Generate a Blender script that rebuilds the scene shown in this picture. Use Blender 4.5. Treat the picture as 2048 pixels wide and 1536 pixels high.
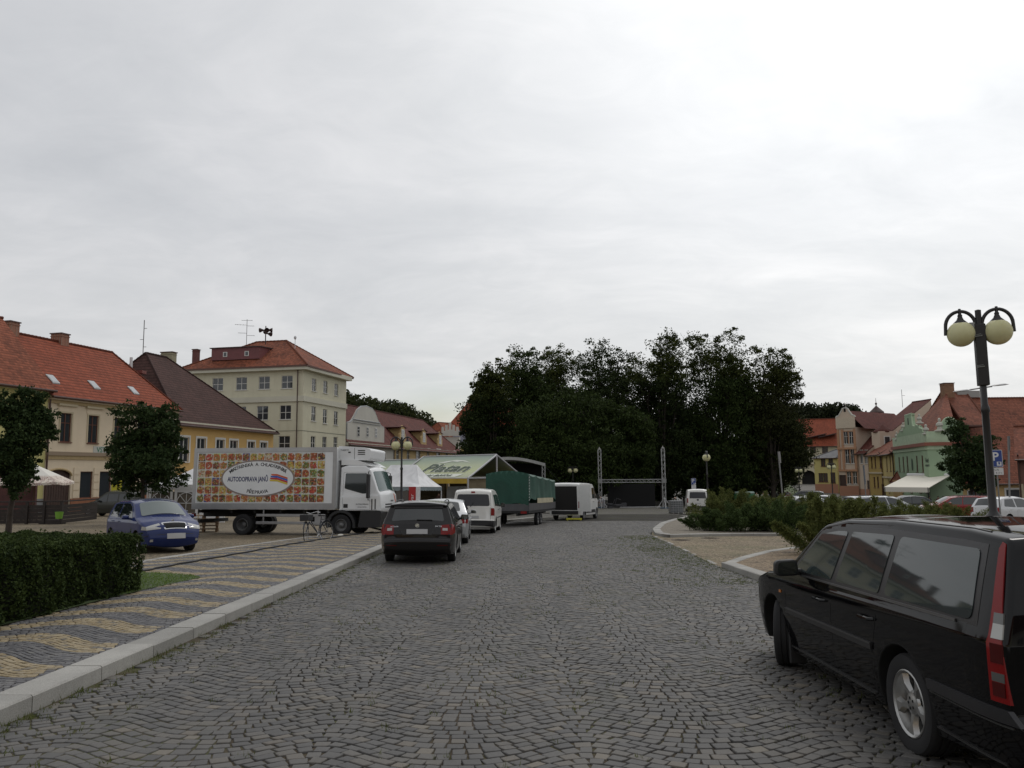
import bpy, bmesh, math, random
import numpy as np
from mathutils import Vector, Matrix, Euler
from mathutils.geometry import tessellate_polygon
for o in list(bpy.data.objects): bpy.data.objects.remove(o)
random.seed(5); NR=np.random.RandomState(11)
SC=bpy.context.scene; COL=SC.collection
# ---------------- camera
FPX=1560.0; TH=math.radians(6.4); RO=0.01; CZ=1.7; SL=0.0265; LS=0.0095
cF=np.array([0,math.cos(TH),math.sin(TH)]); _u=np.array([0,-math.sin(TH),math.cos(TH)]); _r=np.array([1.,0,0])
cU=_u*math.cos(RO)+_r*math.sin(RO); cR=_r*math.cos(RO)-_u*math.sin(RO)
cd=bpy.data.cameras.new('camera'); cam=bpy.data.objects.new('camera',cd); COL.objects.link(cam)
cd.sensor_width=36; cd.lens=36*FPX/2048; cd.clip_start=0.05; cd.clip_end=6000
cam.matrix_world=Matrix([[cR[0],cU[0],-cF[0],0],[cR[1],cU[1],-cF[1],0],[cR[2],cU[2],-cF[2],CZ],[0,0,0,1]])
SC.camera=cam
SC.render.resolution_x=1024; SC.render.resolution_y=768
# ---------------- light
SC.view_settings.view_transform='Standard'; SC.view_settings.look='None'
SC.view_settings.exposure=0.0; SC.view_settings.gamma=1.0
SUN_EL=math.radians(52); SUN_AZ=math.radians(32)   # azimuth from +Y towards +X
W=bpy.data.worlds.new('World'); SC.world=W; W.use_nodes=True
nt=W.node_tree; nt.nodes.clear(); N=nt.nodes.new; L=nt.links.new
out=N('ShaderNodeOutputWorld'); bg=N('ShaderNodeBackground'); bg.inputs['Strength'].default_value=0.1; L(bg.outputs[0],out.inputs[0])
sky=N('ShaderNodeTexSky'); sky.sky_type='NISHITA'; sky.sun_disc=False; sky.sun_elevation=SUN_EL; sky.sun_rotation=SUN_AZ
sky.air_density=1.2; sky.dust_density=2.0
geo=N('ShaderNodeNewGeometry'); tc=N('ShaderNodeTexCoord'); sep=N('ShaderNodeSeparateXYZ'); L(tc.outputs['Generated'],sep.inputs[0])
def mth(op,a,b=None,c=None,tree=None):
    n=(tree or nt).nodes.new('ShaderNodeMath'); n.operation=op
    for i,v in enumerate((a,b,c)):
        if v is None: continue
        if isinstance(v,(int,float)): n.inputs[i].default_value=v
        else: (tree or nt).links.new(v,n.inputs[i])
    return n.outputs[0]
def ramp(tree,fac,stops,interp='LINEAR'):
    n=tree.nodes.new('ShaderNodeValToRGB'); n.color_ramp.interpolation=interp
    e=n.color_ramp.elements
    while len(e)<len(stops): e.new(0.5)
    for k,(p,c) in enumerate(stops):
        e[k].position=p; e[k].color=(c[0],c[1],c[2],1) if not isinstance(c,(int,float)) else (c,c,c,1)
    if fac is not None: tree.links.new(fac,n.inputs[0])
    return n.outputs[0]
def noise(tree,vec,scale,detail=4,rough=.55,dist=0.,out=0):
    n=tree.nodes.new('ShaderNodeTexNoise'); n.inputs['Scale'].default_value=scale; n.inputs['Detail'].default_value=detail
    n.inputs['Roughness'].default_value=rough; n.inputs['Distortion'].default_value=dist
    if vec is not None: tree.links.new(vec,n.inputs['Vector'])
    return n.outputs[out]
def mixc(tree,fac,a,b,mode='MIX'):
    n=tree.nodes.new('ShaderNodeMix'); n.data_type='RGBA'; n.blend_type=mode; n.clamp_result=False
    for i,v in ((0,fac),(6,a),(7,b)):
        if isinstance(v,(int,float)): n.inputs[i].default_value=v
        elif isinstance(v,(tuple,list)): n.inputs[i].default_value=(v[0],v[1],v[2],1)
        else: tree.links.new(v,n.inputs[i])
    return n.outputs[2]
zc=mth('MAXIMUM',sep.outputs[2],0.0); zd=mth('ADD',zc,0.22)
cx=mth('DIVIDE',sep.outputs[0],zd); cy=mth('DIVIDE',sep.outputs[1],zd)
cmb=N('ShaderNodeCombineXYZ'); L(cx,cmb.inputs[0]); L(mth('MULTIPLY',cy,1.5),cmb.inputs[1])
n1=noise(nt,cmb.outputs[0],0.9,6,.6,.7); n2=noise(nt,cmb.outputs[0],4.2,7,.62,.9)
nn=mth('ADD',mth('MULTIPLY',n1,.72),mth('MULTIPLY',n2,.28))
cl=ramp(nt,nn,[(0.34,(.665,.68,.70)),(0.50,(.745,.755,.77)),(0.66,(.85,.85,.86))])
# the cloud deck is thinner, so brighter, round the hidden sun
sd=Vector((math.sin(SUN_AZ)*math.cos(SUN_EL),math.cos(SUN_AZ)*math.cos(SUN_EL),math.sin(SUN_EL)))
dt=N('ShaderNodeVectorMath'); dt.operation='DOT_PRODUCT'; L(tc.outputs['Generated'],dt.inputs[0]); dt.inputs[1].default_value=(math.sin(.50)*math.cos(.62),math.cos(.50)*math.cos(.62),math.sin(.62))
gl=mth('POWER',mth('MAXIMUM',dt.outputs['Value'],0),7.0)
# and dimmer away from it (behind the camera)
cl2=mixc(nt,1.0,cl,ramp(nt,gl,[(0,(.85,.85,.86)),(.3,(1.0,1.0,1.0)),(.8,(1.36,1.36,1.35)),(1,(1.5,1.5,1.48))]),'MULTIPLY')
lowm=ramp(nt,sep.outputs[2],[(0.0,(1.10,1.095,1.07)),(0.14,(1.04,1.035,1.02)),(0.3,(1,1,1))])
cl3=mixc(nt,1.0,cl2,lowm,'MULTIPLY')
sc10=mixc(nt,1.0,cl3,(10,10,10),'MULTIPLY')
# a thin blue gap low down
gapn=noise(nt,cmb.outputs[0],0.6,3,.5,.2)
gx=mth('SUBTRACT',1,mth('MINIMUM',mth('ABSOLUTE',mth('MULTIPLY',mth('ADD',sep.outputs[0],.1),8)),1))
gz_=mth('SUBTRACT',1,mth('MINIMUM',mth('ABSOLUTE',mth('MULTIPLY',mth('SUBTRACT',sep.outputs[2],.075),16)),1))
gap=mth('MULTIPLY',mth('MULTIPLY',gx,gz_),.75)
fac=mth('SUBTRACT',.95,gap)
fin=mixc(nt,fac,sky.outputs[0],sc10)
L(fin,bg.inputs[0])
ld=bpy.data.lights.new('sun','SUN'); ld.energy=0.7; ld.angle=math.radians(18); ld.color=(1,.965,.92)
lo=bpy.data.objects.new('sun',ld); COL.objects.link(lo); lo.rotation_euler=sd.to_track_quat('Z','Y').to_euler()

# ---------------- ground model: a square falling gently away, rising again at its far end
def sstep(t): t=min(max(t,0),1); return t*t*(3-2*t)
def GZ(x,y):
    e=0.0
    if y>108:
        k=y-108; e=.045*(k*k/30 if k<15 else k-7.5)
        if y>240: e=.045*124.5
    xx=min(max(x,-80),90)
    return -SL*min(y,400)-LS*xx+e
def ray(px,py): return cF+cR*(px-1024)/FPX+cU*(768-py)/FPX
def G(px,py,h=0.):
    d=ray(px,py); t=(h-CZ)/(d[2]+SL*d[1]+LS*d[0]); return (d[0]*t,d[1]*t)
def D(px,py,y):
    d=ray(px,py); t=y/d[1]; return Vector((d[0]*t,y,CZ+d[2]*t))
def XA(px,y): return D(px,960,y).x
def TOZ(px,py,y): return D(px,py,y).z
GN=Vector((LS,SL,1)).normalized()
def gmat(x,y,yaw,dz=0.,tilt=True):
    """placement on the sloping ground; local +X heads along yaw"""
    f=Vector((math.cos(yaw),math.sin(yaw),0)); up=GN if tilt else Vector((0,0,1))
    f=(f-up*f.dot(up)).normalized(); l=up.cross(f)
    return Matrix(((f.x,l.x,up.x,x),(f.y,l.y,up.y,y),(f.z,l.z,up.z,GZ(x,y)+dz),(0,0,0,1)))
# ---------------- materials
MC={}
def newmat(name):
    m=bpy.data.materials.new(name); m.use_nodes=True; t=m.node_tree; t.nodes.clear()
    o=t.nodes.new('ShaderNodeOutputMaterial'); b=t.nodes.new('ShaderNodeBsdfPrincipled'); t.links.new(b.outputs[0],o.inputs[0])
    return m,t,b
def objc(t): return t.nodes.new('ShaderNodeTexCoord').outputs['Object']
def uvc(t): return t.nodes.new('ShaderNodeTexCoord').outputs['UV']
def bump(t,b,h,st=.3,dist=.01):
    n=t.nodes.new('ShaderNodeBump'); n.inputs['Strength'].default_value=st; n.inputs['Distance'].default_value=dist
    t.links.new(h,n.inputs['Height']); t.links.new(n.outputs[0],b.inputs['Normal'])
def M(name,col,rough=.6,metal=0.,nz=0.,ns=6.,spec=.5,bmp=0.,coat=0.,trans=0.):
    """plain material with mottling of strength nz at scale ns"""
    if name in MC: return MC[name]
    m,t,b=newmat(name); b.inputs['Roughness'].default_value=rough; b.inputs['Metallic'].default_value=metal
    b.inputs['Specular IOR Level'].default_value=spec; b.inputs['Coat Weight'].default_value=coat; b.inputs['Coat Roughness'].default_value=.04
    b.inputs['Transmission Weight'].default_value=trans
    if nz>0:
        v=noise(t,objc(t),ns,6,.6)
        lo=[c*(1-nz) for c in col]; hi=[min(1,c*(1+nz)) for c in col]
        t.links.new(ramp(t,v,[(.3,lo),(.7,hi)]),b.inputs['Base Color'])
        if bmp: bump(t,b,noise(t,objc(t),ns*6,4),bmp,.02)
    else: b.inputs['Base Color'].default_value=(*col,1)
    MC[name]=m; return m
def plaster(name,col,dirt=.25,stain=(.45,.42,.38)):
    if name in MC: return MC[name]
    m,t,b=newmat(name); b.inputs['Roughness'].default_value=.9; b.inputs['Specular IOR Level'].default_value=.2
    oc=objc(t); a=noise(t,oc,.35,6,.65); 
    mp=t.nodes.new('ShaderNodeMapping'); t.links.new(oc,mp.inputs[0]); mp.inputs['Scale'].default_value=(1.6,1.6,.22)
    s=noise(t,mp.outputs[0],1.2,5,.7)
    base=ramp(t,a,[(.3,[c*.93 for c in col]),(.7,[min(1,c*1.06) for c in col])])
    f=ramp(t,s,[(.5,0.),(.78,dirt)])
    c=mixc(t,f,base,[col[i]*stain[i]*1.4 for i in range(3)])
    t.links.new(c,b.inputs['Base Color']); bump(t,b,noise(t,oc,14,4),.15,.02)
    MC[name]=m; return m
def tiles(name,col,tw=.22,th=.34,var=.35,dark=.45):
    """roof tiles in UV metres (u along the eaves, v up the slope)"""
    if name in MC: return MC[name]
    m,t,b=newmat(name); b.inputs['Roughness'].default_value=.85; b.inputs['Specular IOR Level'].default_value=.25
    uv=uvc(t); br=t.nodes.new('ShaderNodeTexBrick'); t.links.new(uv,br.inputs['Vector']); br.offset=.5
    br.inputs['Scale'].default_value=1; br.inputs['Brick Width'].default_value=tw; br.inputs['Row Height'].default_value=th
    br.inputs['Mortar Size'].default_value=.016; br.inputs['Mortar Smooth'].default_value=.4; br.inputs['Bias'].default_value=0
    br.inputs['Color1'].default_value=(0,0,0,1); br.inputs['Color2'].default_value=(1,1,1,1); br.inputs['Mortar'].default_value=(.5,.5,.5,1)
    big=noise(t,uv,.35,7,.65); 
    mx=mth('ADD',mth('MULTIPLY',br.outputs['Color'],.35,tree=t),mth('MULTIPLY',big,.8,tree=t),tree=t)
    c0=[c*(1-var) for c in col]; c1=[min(1,c*(1+var)) for c in col]
    cc=ramp(t,mx,[(.3,c0),(.78,c1)])
    # shade line under each lapping course, painted into the tile colour
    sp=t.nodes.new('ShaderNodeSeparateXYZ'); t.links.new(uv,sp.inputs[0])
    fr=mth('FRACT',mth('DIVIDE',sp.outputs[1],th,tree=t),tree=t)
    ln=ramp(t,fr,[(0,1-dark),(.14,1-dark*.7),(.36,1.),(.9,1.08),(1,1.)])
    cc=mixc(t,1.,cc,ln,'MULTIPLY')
    t.links.new(cc,b.inputs['Base Color'])
    hh=mth('SUBTRACT',mth('SUBTRACT',1,fr,tree=t),mth('MULTIPLY',br.outputs['Fac'],.6,tree=t),tree=t)
    bump(t,b,hh,.6,.05); MC[name]=m; return m
def leafmat(name,c1,c2,tr=.25):
    if name in MC: return MC[name]
    m=bpy.data.materials.new(name); m.use_nodes=True; t=m.node_tree; t.nodes.clear()
    o=t.nodes.new('ShaderNodeOutputMaterial'); b=t.nodes.new('ShaderNodeBsdfPrincipled'); b.inputs['Roughness'].default_value=.7; b.inputs['Specular IOR Level'].default_value=.08
    g=t.nodes.new('ShaderNodeNewGeometry'); 
    v=mth('ADD',mth('MULTIPLY',g.outputs['Random Per Island'],.55,tree=t),mth('MULTIPLY',noise(t,objc(t),.8,4),.5,tree=t),tree=t)
    c=ramp(t,v,[(.2,c1),(.85,c2)]); t.links.new(c,b.inputs['Base Color'])
    tl=t.nodes.new('ShaderNodeBsdfTranslucent'); t.links.new(c,tl.inputs[0])
    mx=t.nodes.new('ShaderNodeMixShader'); mx.inputs[0].default_value=tr
    t.links.new(b.outputs[0],mx.inputs[1]); t.links.new(tl.outputs[0],mx.inputs[2]); t.links.new(mx.outputs[0],o.inputs[0])
    MC[name]=m; return m
def setts(name,ca,cb,scale=9.,joint=(.035,.03,.02),moss=None,jw=.09,bs=.5):
    """small paving setts, cell by cell, in object metres"""
    if name in MC: return MC[name]
    m,t,b=newmat(name); b.inputs['Roughness'].default_value=.8; b.inputs['Specular IOR Level'].default_value=.35
    oc=objc(t); v=t.nodes.new('ShaderNodeTexVoronoi'); v.feature='F1'; v.inputs['Scale'].default_value=scale; v.inputs['Randomness'].default_value=.55
    e=t.nodes.new('ShaderNodeTexVoronoi'); e.feature='DISTANCE_TO_EDGE'; e.inputs['Scale'].default_value=scale; e.inputs['Randomness'].default_value=.55
    wob=t.nodes.new('ShaderNodeVectorMath'); wob.operation='ADD'; t.links.new(oc,wob.inputs[0])
    sc=t.nodes.new('ShaderNodeVectorMath'); sc.operation='SCALE'; t.links.new(noise(t,oc,1.2,2,out=1),sc.inputs[0]); sc.inputs['Scale'].default_value=.25; t.links.new(sc.outputs[0],wob.inputs[1])
    t.links.new(wob.outputs[0],v.inputs['Vector']); t.links.new(wob.outputs[0],e.inputs['Vector'])
    sx=t.nodes.new('ShaderNodeSeparateColor'); t.links.new(v.outputs['Color'],sx.inputs[0])
    big=noise(t,oc,.4,5,.6)
    f=mth('ADD',mth('MULTIPLY',sx.outputs[0],.6,tree=t),mth('MULTIPLY',big,.4,tree=t),tree=t)
    c=ramp(t,f,[(.15,ca),(.85,cb)])
    jf=ramp(t,e.outputs['Distance'],[(jw*.3,0.),(jw,1.)])
    jc=joint
    if moss:
        jc=mixc(t,ramp(t,noise(t,oc,.5,5,.7),[(.45,0.),(.62,1.)]),joint,moss)
    c=mixc(t,jf,jc,c); t.links.new(c,b.inputs['Base Color'])
    bump(t,b,mth('ADD',jf,mth('MULTIPLY',noise(t,oc,30,3),.3,tree=t),tree=t),bs,.012)
    MC[name]=m; return m
# ---------------- objects
def link(o,parent=None):
    COL.objects.link(o)
    if parent is not None: o.parent=parent
    return o
def thing(name,label,cat,mat=None,group=None,loc=None,rz=0,tilt=False):
    o=bpy.data.objects.new(name,None); COL.objects.link(o); o.empty_display_size=.3
    if mat is not None: o.matrix_world=mat
    elif loc is not None: o.matrix_world=Matrix.Translation(loc)@Matrix.Rotation(rz,4,'Z')
    o['label']=label; o['category']=cat
    if group: o['group']=group
    return o
def tag(o,label,cat,group=None):
    o['label']=label; o['category']=cat
    if group: o['group']=group
    return o
def struct(o,kind='structure'): o['kind']=kind; return o
class MB:
    def __init__(s): s.v=[]; s.f=[]; s.m=[]; s.uv=[]
    def face(s,pts,mi=0,uv=None):
        k=len(s.v); s.v+= [tuple(p) for p in pts]; s.f.append(tuple(range(k,k+len(pts)))); s.m.append(mi); s.uv.append(uv)
    def add(s,verts,faces,mi=0,mat=None):
        k=len(s.v)
        s.v+=[tuple(mat@Vector(p)) for p in verts] if mat is not None else [tuple(p) for p in verts]
        for f in faces: s.f.append(tuple(i+k for i in f)); s.m.append(mi); s.uv.append(None)
    def box(s,c,d,mi=0,mat=None,bev=0.):
        """box centred c with size d, optionally chamfered"""
        hx,hy,hz=d[0]/2,d[1]/2,d[2]/2
        if bev<=0:
            vs=[(c[0]+i*hx,c[1]+j*hy,c[2]+k*hz) for i in(-1,1) for j in(-1,1) for k in(-1,1)]
            fs=[(0,1,3,2),(4,6,7,5),(0,4,5,1),(2,3,7,6),(0,2,6,4),(1,5,7,3)]
        else:
            b=min(bev,hx*.9,hy*.9,hz*.9); vs=[];idx={}
            for i in(-1,1):
                for j in(-1,1):
                    for k in(-1,1):
                        for a in range(3):
                            p=[i*hx,j*hy,k*hz]
                            q=[i*(hx-b),j*(hy-b),k*(hz-b)]; q[a]=p[a]
                            idx[i,j,k,a]=len(vs); vs.append((c[0]+q[0],c[1]+q[1],c[2]+q[2]))
            fs=[]
            S=(-1,1)
            for i in S:
                r=[(-1,-1),(1,-1),(1,1),(-1,1)]
                fs.append(tuple(idx[i,a,b_,0] for a,b_ in (r if i>0 else r[::-1])))
                fs.append(tuple(idx[a,i,b_,1] for a,b_ in (r[::-1] if i>0 else r)))
                fs.append(tuple(idx[a,b_,i,2] for a,b_ in (r if i>0 else r[::-1])))
            for i in S:
                for j in S:
                    f=(idx[i,j,-1,0],idx[i,j,-1,1],idx[i,j,1,1],idx[i,j,1,0]); fs.append(f if i*j<0 else f[::-1])
                    f=(idx[i,-1,j,0],idx[i,-1,j,2],idx[i,1,j,2],idx[i,1,j,0]); fs.append(f if i*j>0 else f[::-1])
                    f=(idx[-1,i,j,1],idx[-1,i,j,2],idx[1,i,j,2],idx[1,i,j,1]); fs.append(f if i*j<0 else f[::-1])
                    for k in S: fs.append((idx[i,j,k,0],idx[i,j,k,1],idx[i,j,k,2]))
        s.add(vs,fs,mi,mat); return s
    def tube(s,pts,r,n=8,mi=0,cap=True,mat=None):
        pts=[Vector(p) for p in pts]; rs=r if isinstance(r,(list,tuple)) else [r]*len(pts)
        vs=[];fs=[]; up=None
        for i,p in enumerate(pts):
            t=(pts[min(i+1,len(pts)-1)]-pts[max(i-1,0)]).normalized()
            if up is None: up=Vector((0,0,1)) if abs(t.z)<.95 else Vector((1,0,0))
            a=(up-t*up.dot(t)).normalized(); b=t.cross(a); up=a
            for k in range(n):
                an=2*math.pi*k/n; vs.append(p+(a*math.cos(an)+b*math.sin(an))*rs[i])
        for i in range(len(pts)-1):
            for k in range(n):
                k2=(k+1)%n; fs.append((i*n+k,i*n+k2,(i+1)*n+k2,(i+1)*n+k))
        if cap: fs.append(tuple(range(n))[::-1]); fs.append(tuple((len(pts)-1)*n+k for k in range(n)))
        s.add(vs,fs,mi,mat); return s
    def lathe(s,prof,n=24,mi=0,mat=None,axis='Z'):
        """profile (r,z) turned round Z (or Y)"""
        vs=[];fs=[]; m=len(prof)
        for k in range(n):
            a=2*math.pi*k/n
            for r,z in prof:
                vs.append((r*math.cos(a),r*math.sin(a),z) if axis=='Z' else (r*math.cos(a),z,r*math.sin(a)))
        for k in range(n):
            k2=(k+1)%n
            for i in range(m-1):
                f=(k*m+i,k2*m+i,k2*m+i+1,k*m+i+1); fs.append(f)
        s.add(vs,fs,mi,mat); return s
    def prism(s,poly,z0,z1,mi=0,mat=None,fn=None):
        """extrude 2-D polygon; fn maps (u,v,w)->xyz"""
        n=len(poly); fn=fn or (lambda u,v,w:(u,v,w))
        vs=[fn(u,v,z0) for u,v in poly]+[fn(u,v,z1) for u,v in poly]
        fs=[(i,(i+1)%n,n+(i+1)%n,n+i) for i in range(n)]
        for tri in tessellate_polygon([[Vector((u,v,0)) for u,v in poly]]):
            fs.append(tuple(tri)[::-1]); fs.append(tuple(n+i for i in tri))
        s.add(vs,fs,mi,mat); return s
    def build(s,name,mats,parent=None,smooth=0,mat=None,fix=True):
        me=bpy.data.meshes.new(name); me.from_pydata(s.v,[],s.f)
        if not isinstance(mats,(list,tuple)): mats=[mats]
        for m in mats: me.materials.append(m)
        me.polygons.foreach_set('material_index',s.m)
        if any(u is not None for u in s.uv):
            ul=me.uv_layers.new(name='UVMap'); k=0; arr=[]
            for f,u in zip(s.f,s.uv):
                if u is None: arr+=[0.,0.]*len(f)
                else:
                    for q in u: arr+=[q[0],q[1]]
            ul.data.foreach_set('uv',arr)
        if fix:
            bm=bmesh.new(); bm.from_mesh(me); bmesh.ops.remove_doubles(bm,verts=bm.verts,dist=1e-5) if smooth else None
            bmesh.ops.recalc_face_normals(bm,faces=bm.faces); bm.to_mesh(me); bm.free()
        if smooth:
            me.shade_smooth(); me.set_sharp_from_angle(angle=math.radians(smooth))
        o=bpy.data.objects.new(name,me); link(o,parent)
        if mat is not None: o.matrix_local=mat
        return o
def npmesh(name,V,Fq,mats,parent=None,mi=None):
    """fast mesh from numpy vertices (n,3) and quads/tris (m,k)"""
    me=bpy.data.meshes.new(name); k=Fq.shape[1]
    me.vertices.add(len(V)); me.vertices.foreach_set('co',V.astype(np.float32).ravel())
    me.loops.add(Fq.size); me.loops.foreach_set('vertex_index',Fq.astype(np.int32).ravel())
    me.polygons.add(len(Fq)); me.polygons.foreach_set('loop_start',np.arange(0,Fq.size,k,dtype=np.int32))
    me.polygons.foreach_set('loop_total',np.full(len(Fq),k,dtype=np.int32))
    if not isinstance(mats,(list,tuple)): mats=[mats]
    for m in mats: me.materials.append(m)
    if mi is not None: me.polygons.foreach_set('material_index',mi.astype(np.int32))
    me.update(calc_edges=True); me.validate()
    o=bpy.data.objects.new(name,me); link(o,parent); return o
def leaves(P,size,asp=.55,flat=0.,droop=None,tilt=None):
    """leaf blades (n,3)->verts, quads : random facing rhombs"""
    n=len(P); a=NR.normal(size=(n,3)); 
    if tilt is not None: a=a*.6+np.array(tilt)
    a/=np.linalg.norm(a,axis=1)[:,None]
    b=NR.normal(size=(n,3)); b-=a*(a*b).sum(1)[:,None]; b/=np.linalg.norm(b,axis=1)[:,None]
    s=(size*(.65+.7*NR.rand(n)))[:,None]
    c=np.cross(a,b)
    V=np.stack([P-a*s*.5,P+b*s*asp*.5+c*s*.08,P+a*s*.5,P-b*s*asp*.5+c*s*.08],1).reshape(-1,3)
    Fq=np.arange(4*n).reshape(-1,4); return V,Fq
def blobpts(c,r,n,shell=.55):
    d=NR.normal(size=(n,3)); d/=np.linalg.norm(d,axis=1)[:,None]
    rr=(shell+(1-shell)*NR.rand(n)**.7)[:,None]; rr=np.where(NR.rand(n,1)<.15,rr*1.12,rr)
    return np.array(c)+d*rr*np.array(r)
def text_mesh(body,size,font=None,extrude=.002,bold=0.,align='CENTER',xs=1.,res=3,shear=0.):
    """letters as (verts,faces) lying in XY"""
    cu=bpy.data.curves.new('t','FONT'); cu.body=body; cu.size=size; cu.extrude=extrude; cu.offset=bold; cu.align_x=align; cu.resolution_u=res; cu.shear=shear
    o=bpy.data.objects.new('t',cu); COL.objects.link(o); dg=bpy.context.evaluated_depsgraph_get()
    me=bpy.data.meshes.new_from_object(o.evaluated_get(dg)); 
    vs=[(v.co.x*xs,v.co.y,v.co.z) for v in me.vertices]; fs=[tuple(p.vertices) for p in me.polygons]
    bpy.data.objects.remove(o); bpy.data.curves.remove(cu); bpy.data.meshes.remove(me); return vs,fs
def frame4(o,x,y,z=None):
    """matrix from origin and x,y directions"""
    x=Vector(x).normalized(); y=Vector(y).normalized(); z=x.cross(y)
    return Matrix(((x.x,y.x,z.x,o[0]),(x.y,y.y,z.y,o[1]),(x.z,y.z,z.z,o[2]),(0,0,0,1)))
def copy_tree(o,parent=None,mat=None):
    c=o.copy(); COL.objects.link(c)
    if parent is not None: c.parent=parent
    if mat is not None: c.matrix_world=mat
    for ch in [x for x in bpy.data.objects if x.parent==o]: copy_tree(ch,c)
    return c
# ================= GROUND, ROAD, KERBS =================
def inpoly(X,Y,poly):
    X=np.asarray(X);Y=np.asarray(Y);r=np.zeros(X.shape,bool);n=len(poly);j=n-1
    for i in range(n):
        xi,yi=poly[i];xj,yj=poly[j]
        c=((yi>Y)!=(yj>Y))&(X<(xj-xi)*(Y-yi)/(yj-yi+1e-12)+xi); r^=c; j=i
    return r
def NZ(X,Y): return -SL*Y-LS*X
def sheet(name,poly,dz,mat,step=None):
    mb=MB(); pts=[Vector((x,y,0)) for x,y in poly]
    vs=[(x,y,GZ(x,y)+dz) for x,y in poly]
    mb.add(vs,[tuple(t) for t in tessellate_polygon([pts])])
    o=mb.build(name,mat); 
    for p in o.data.polygons: pass
    bm=bmesh.new(); bm.from_mesh(o.data)
    for f in bm.faces:
        if f.normal.z<0: f.normal_flip()
    bm.to_mesh(o.data); bm.free()
    return struct(o)
# terrain
m_soil=M('soil',(.075,.07,.045),.95,nz=.35,ns=.3)
ys=[-6,0,6,20,45,80,108,112,116,120,123,130,140,150,165,180,200,220,240,260,300,400,800,2500]; xs=[-900,-300,-80,-40,-15,0,15,40,90,160,300,900]
V=[];Fs=[]
for y in ys:
    for x in xs: V.append((x,y,GZ(x,y)-.05))
for i in range(len(ys)-1):
    for j in range(len(xs)-1):
        a=i*len(xs)+j; Fs.append((a,a+1,a+len(xs)+1,a+len(xs)))
mb=MB(); mb.add(V,Fs); ground=struct(mb.build('ground',setts('far_setts',(.07,.066,.058),(.13,.12,.10),6.,(.05,.047,.038),jw=.1,bs=.2)))
# key outlines
KERBX=-3.76
A1=G(1303,1071); A2=G(1443,1137); A3=G(1530,1168)
pk0=G(285,1132); pk1=G(480,1100); pk2=G(650,1075); pk3=G(745,1067)
def lerp(a,b,t): return (a[0]+(b[0]-a[0])*t,a[1]+(b[1]-a[1])*t)
dA=Vector((A3[0]-A2[0],A3[1]-A2[1])).normalized()
A4=(A3[0]+dA.x*1.0,A3[1]+dA.y*1.0); A5=(A4[0]+.6,3.0)
road_poly=[(KERBX,2.5),(KERBX,24.5),(-3.4,29),(-2.4,36),(-.5,45),(2,53),(6,62),(13,62),(11.5,52),(9.3,44.5),(7.2,37.2),(5.7,33.2),A1,A2,A3,A4,(6.0,9.0),(6.8,2.5)]
m_joint=None
def jointmat():
    m,t,b=newmat('joint_soil'); b.inputs['Roughness'].default_value=.95
    oc=objc(t); a=noise(t,oc,.45,6,.7); g=noise(t,oc,25,3)
    c=ramp(t,mth('ADD',mth('MULTIPLY',a,.7,tree=t),mth('MULTIPLY',g,.3,tree=t),tree=t),[(.36,(.040,.027,.018)),(.50,(.062,.046,.026)),(.57,(.06,.062,.02)),(.7,(.075,.095,.028))])
    t.links.new(c,b.inputs['Base Color']); bump(t,b,g,.5,.02); return m
m_joint=jointmat()
sheet('road_bed',road_poly,.004,m_joint)
def stonemat(name,stops,rough=.62,mossy=.25):
    m,t,b=newmat(name); b.inputs['Specular IOR Level'].default_value=.45
    g=t.nodes.new('ShaderNodeNewGeometry'); oc=objc(t); f=noise(t,oc,55,5,.65); big=noise(t,oc,.5,5,.6)
    c=ramp(t,g.outputs['Random Per Island'],stops)
    c=mixc(t,1.,c,ramp(t,f,[(.25,.72),(.75,1.22)]),'MULTIPLY')
    c=mixc(t,1.,c,ramp(t,big,[(.3,.84),(.7,1.14)]),'MULTIPLY')
    mz=noise(t,oc,.42,7,.75); c=mixc(t,ramp(t,mz,[(.54,0.),(.72,mossy)]),c,(.085,.09,.035))
    st=noise(t,oc,1.7,5,.6); c=mixc(t,ramp(t,st,[(.60,0.),(.68,.28)]),c,(.04,.036,.034))
    t.links.new(c,b.inputs['Base Color']); t.links.new(ramp(t,f,[(.2,rough-.12),(.8,rough+.15)]),b.inputs['Roughness'])
    bump(t,b,f,.35,.006); return m
m_cob=stonemat('cobble',[(0,(.068,.066,.064)),(.35,(.086,.083,.079)),(.65,(.098,.093,.086)),(.88,(.110,.101,.088)),(.97,(.126,.110,.09)),(1,(.155,.138,.11))])
m_grey=stonemat('blue_sett',[(0,(.080,.079,.083)),(.5,(.108,.106,.110)),(1,(.15,.145,.14))],mossy=.08)
m_yel=stonemat('yellow_sett',[(0,(.24,.185,.10)),(.3,(.30,.235,.135)),(.6,(.33,.27,.17)),(.82,(.21,.17,.11)),(1,(.14,.13,.11))],mossy=.05)
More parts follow.
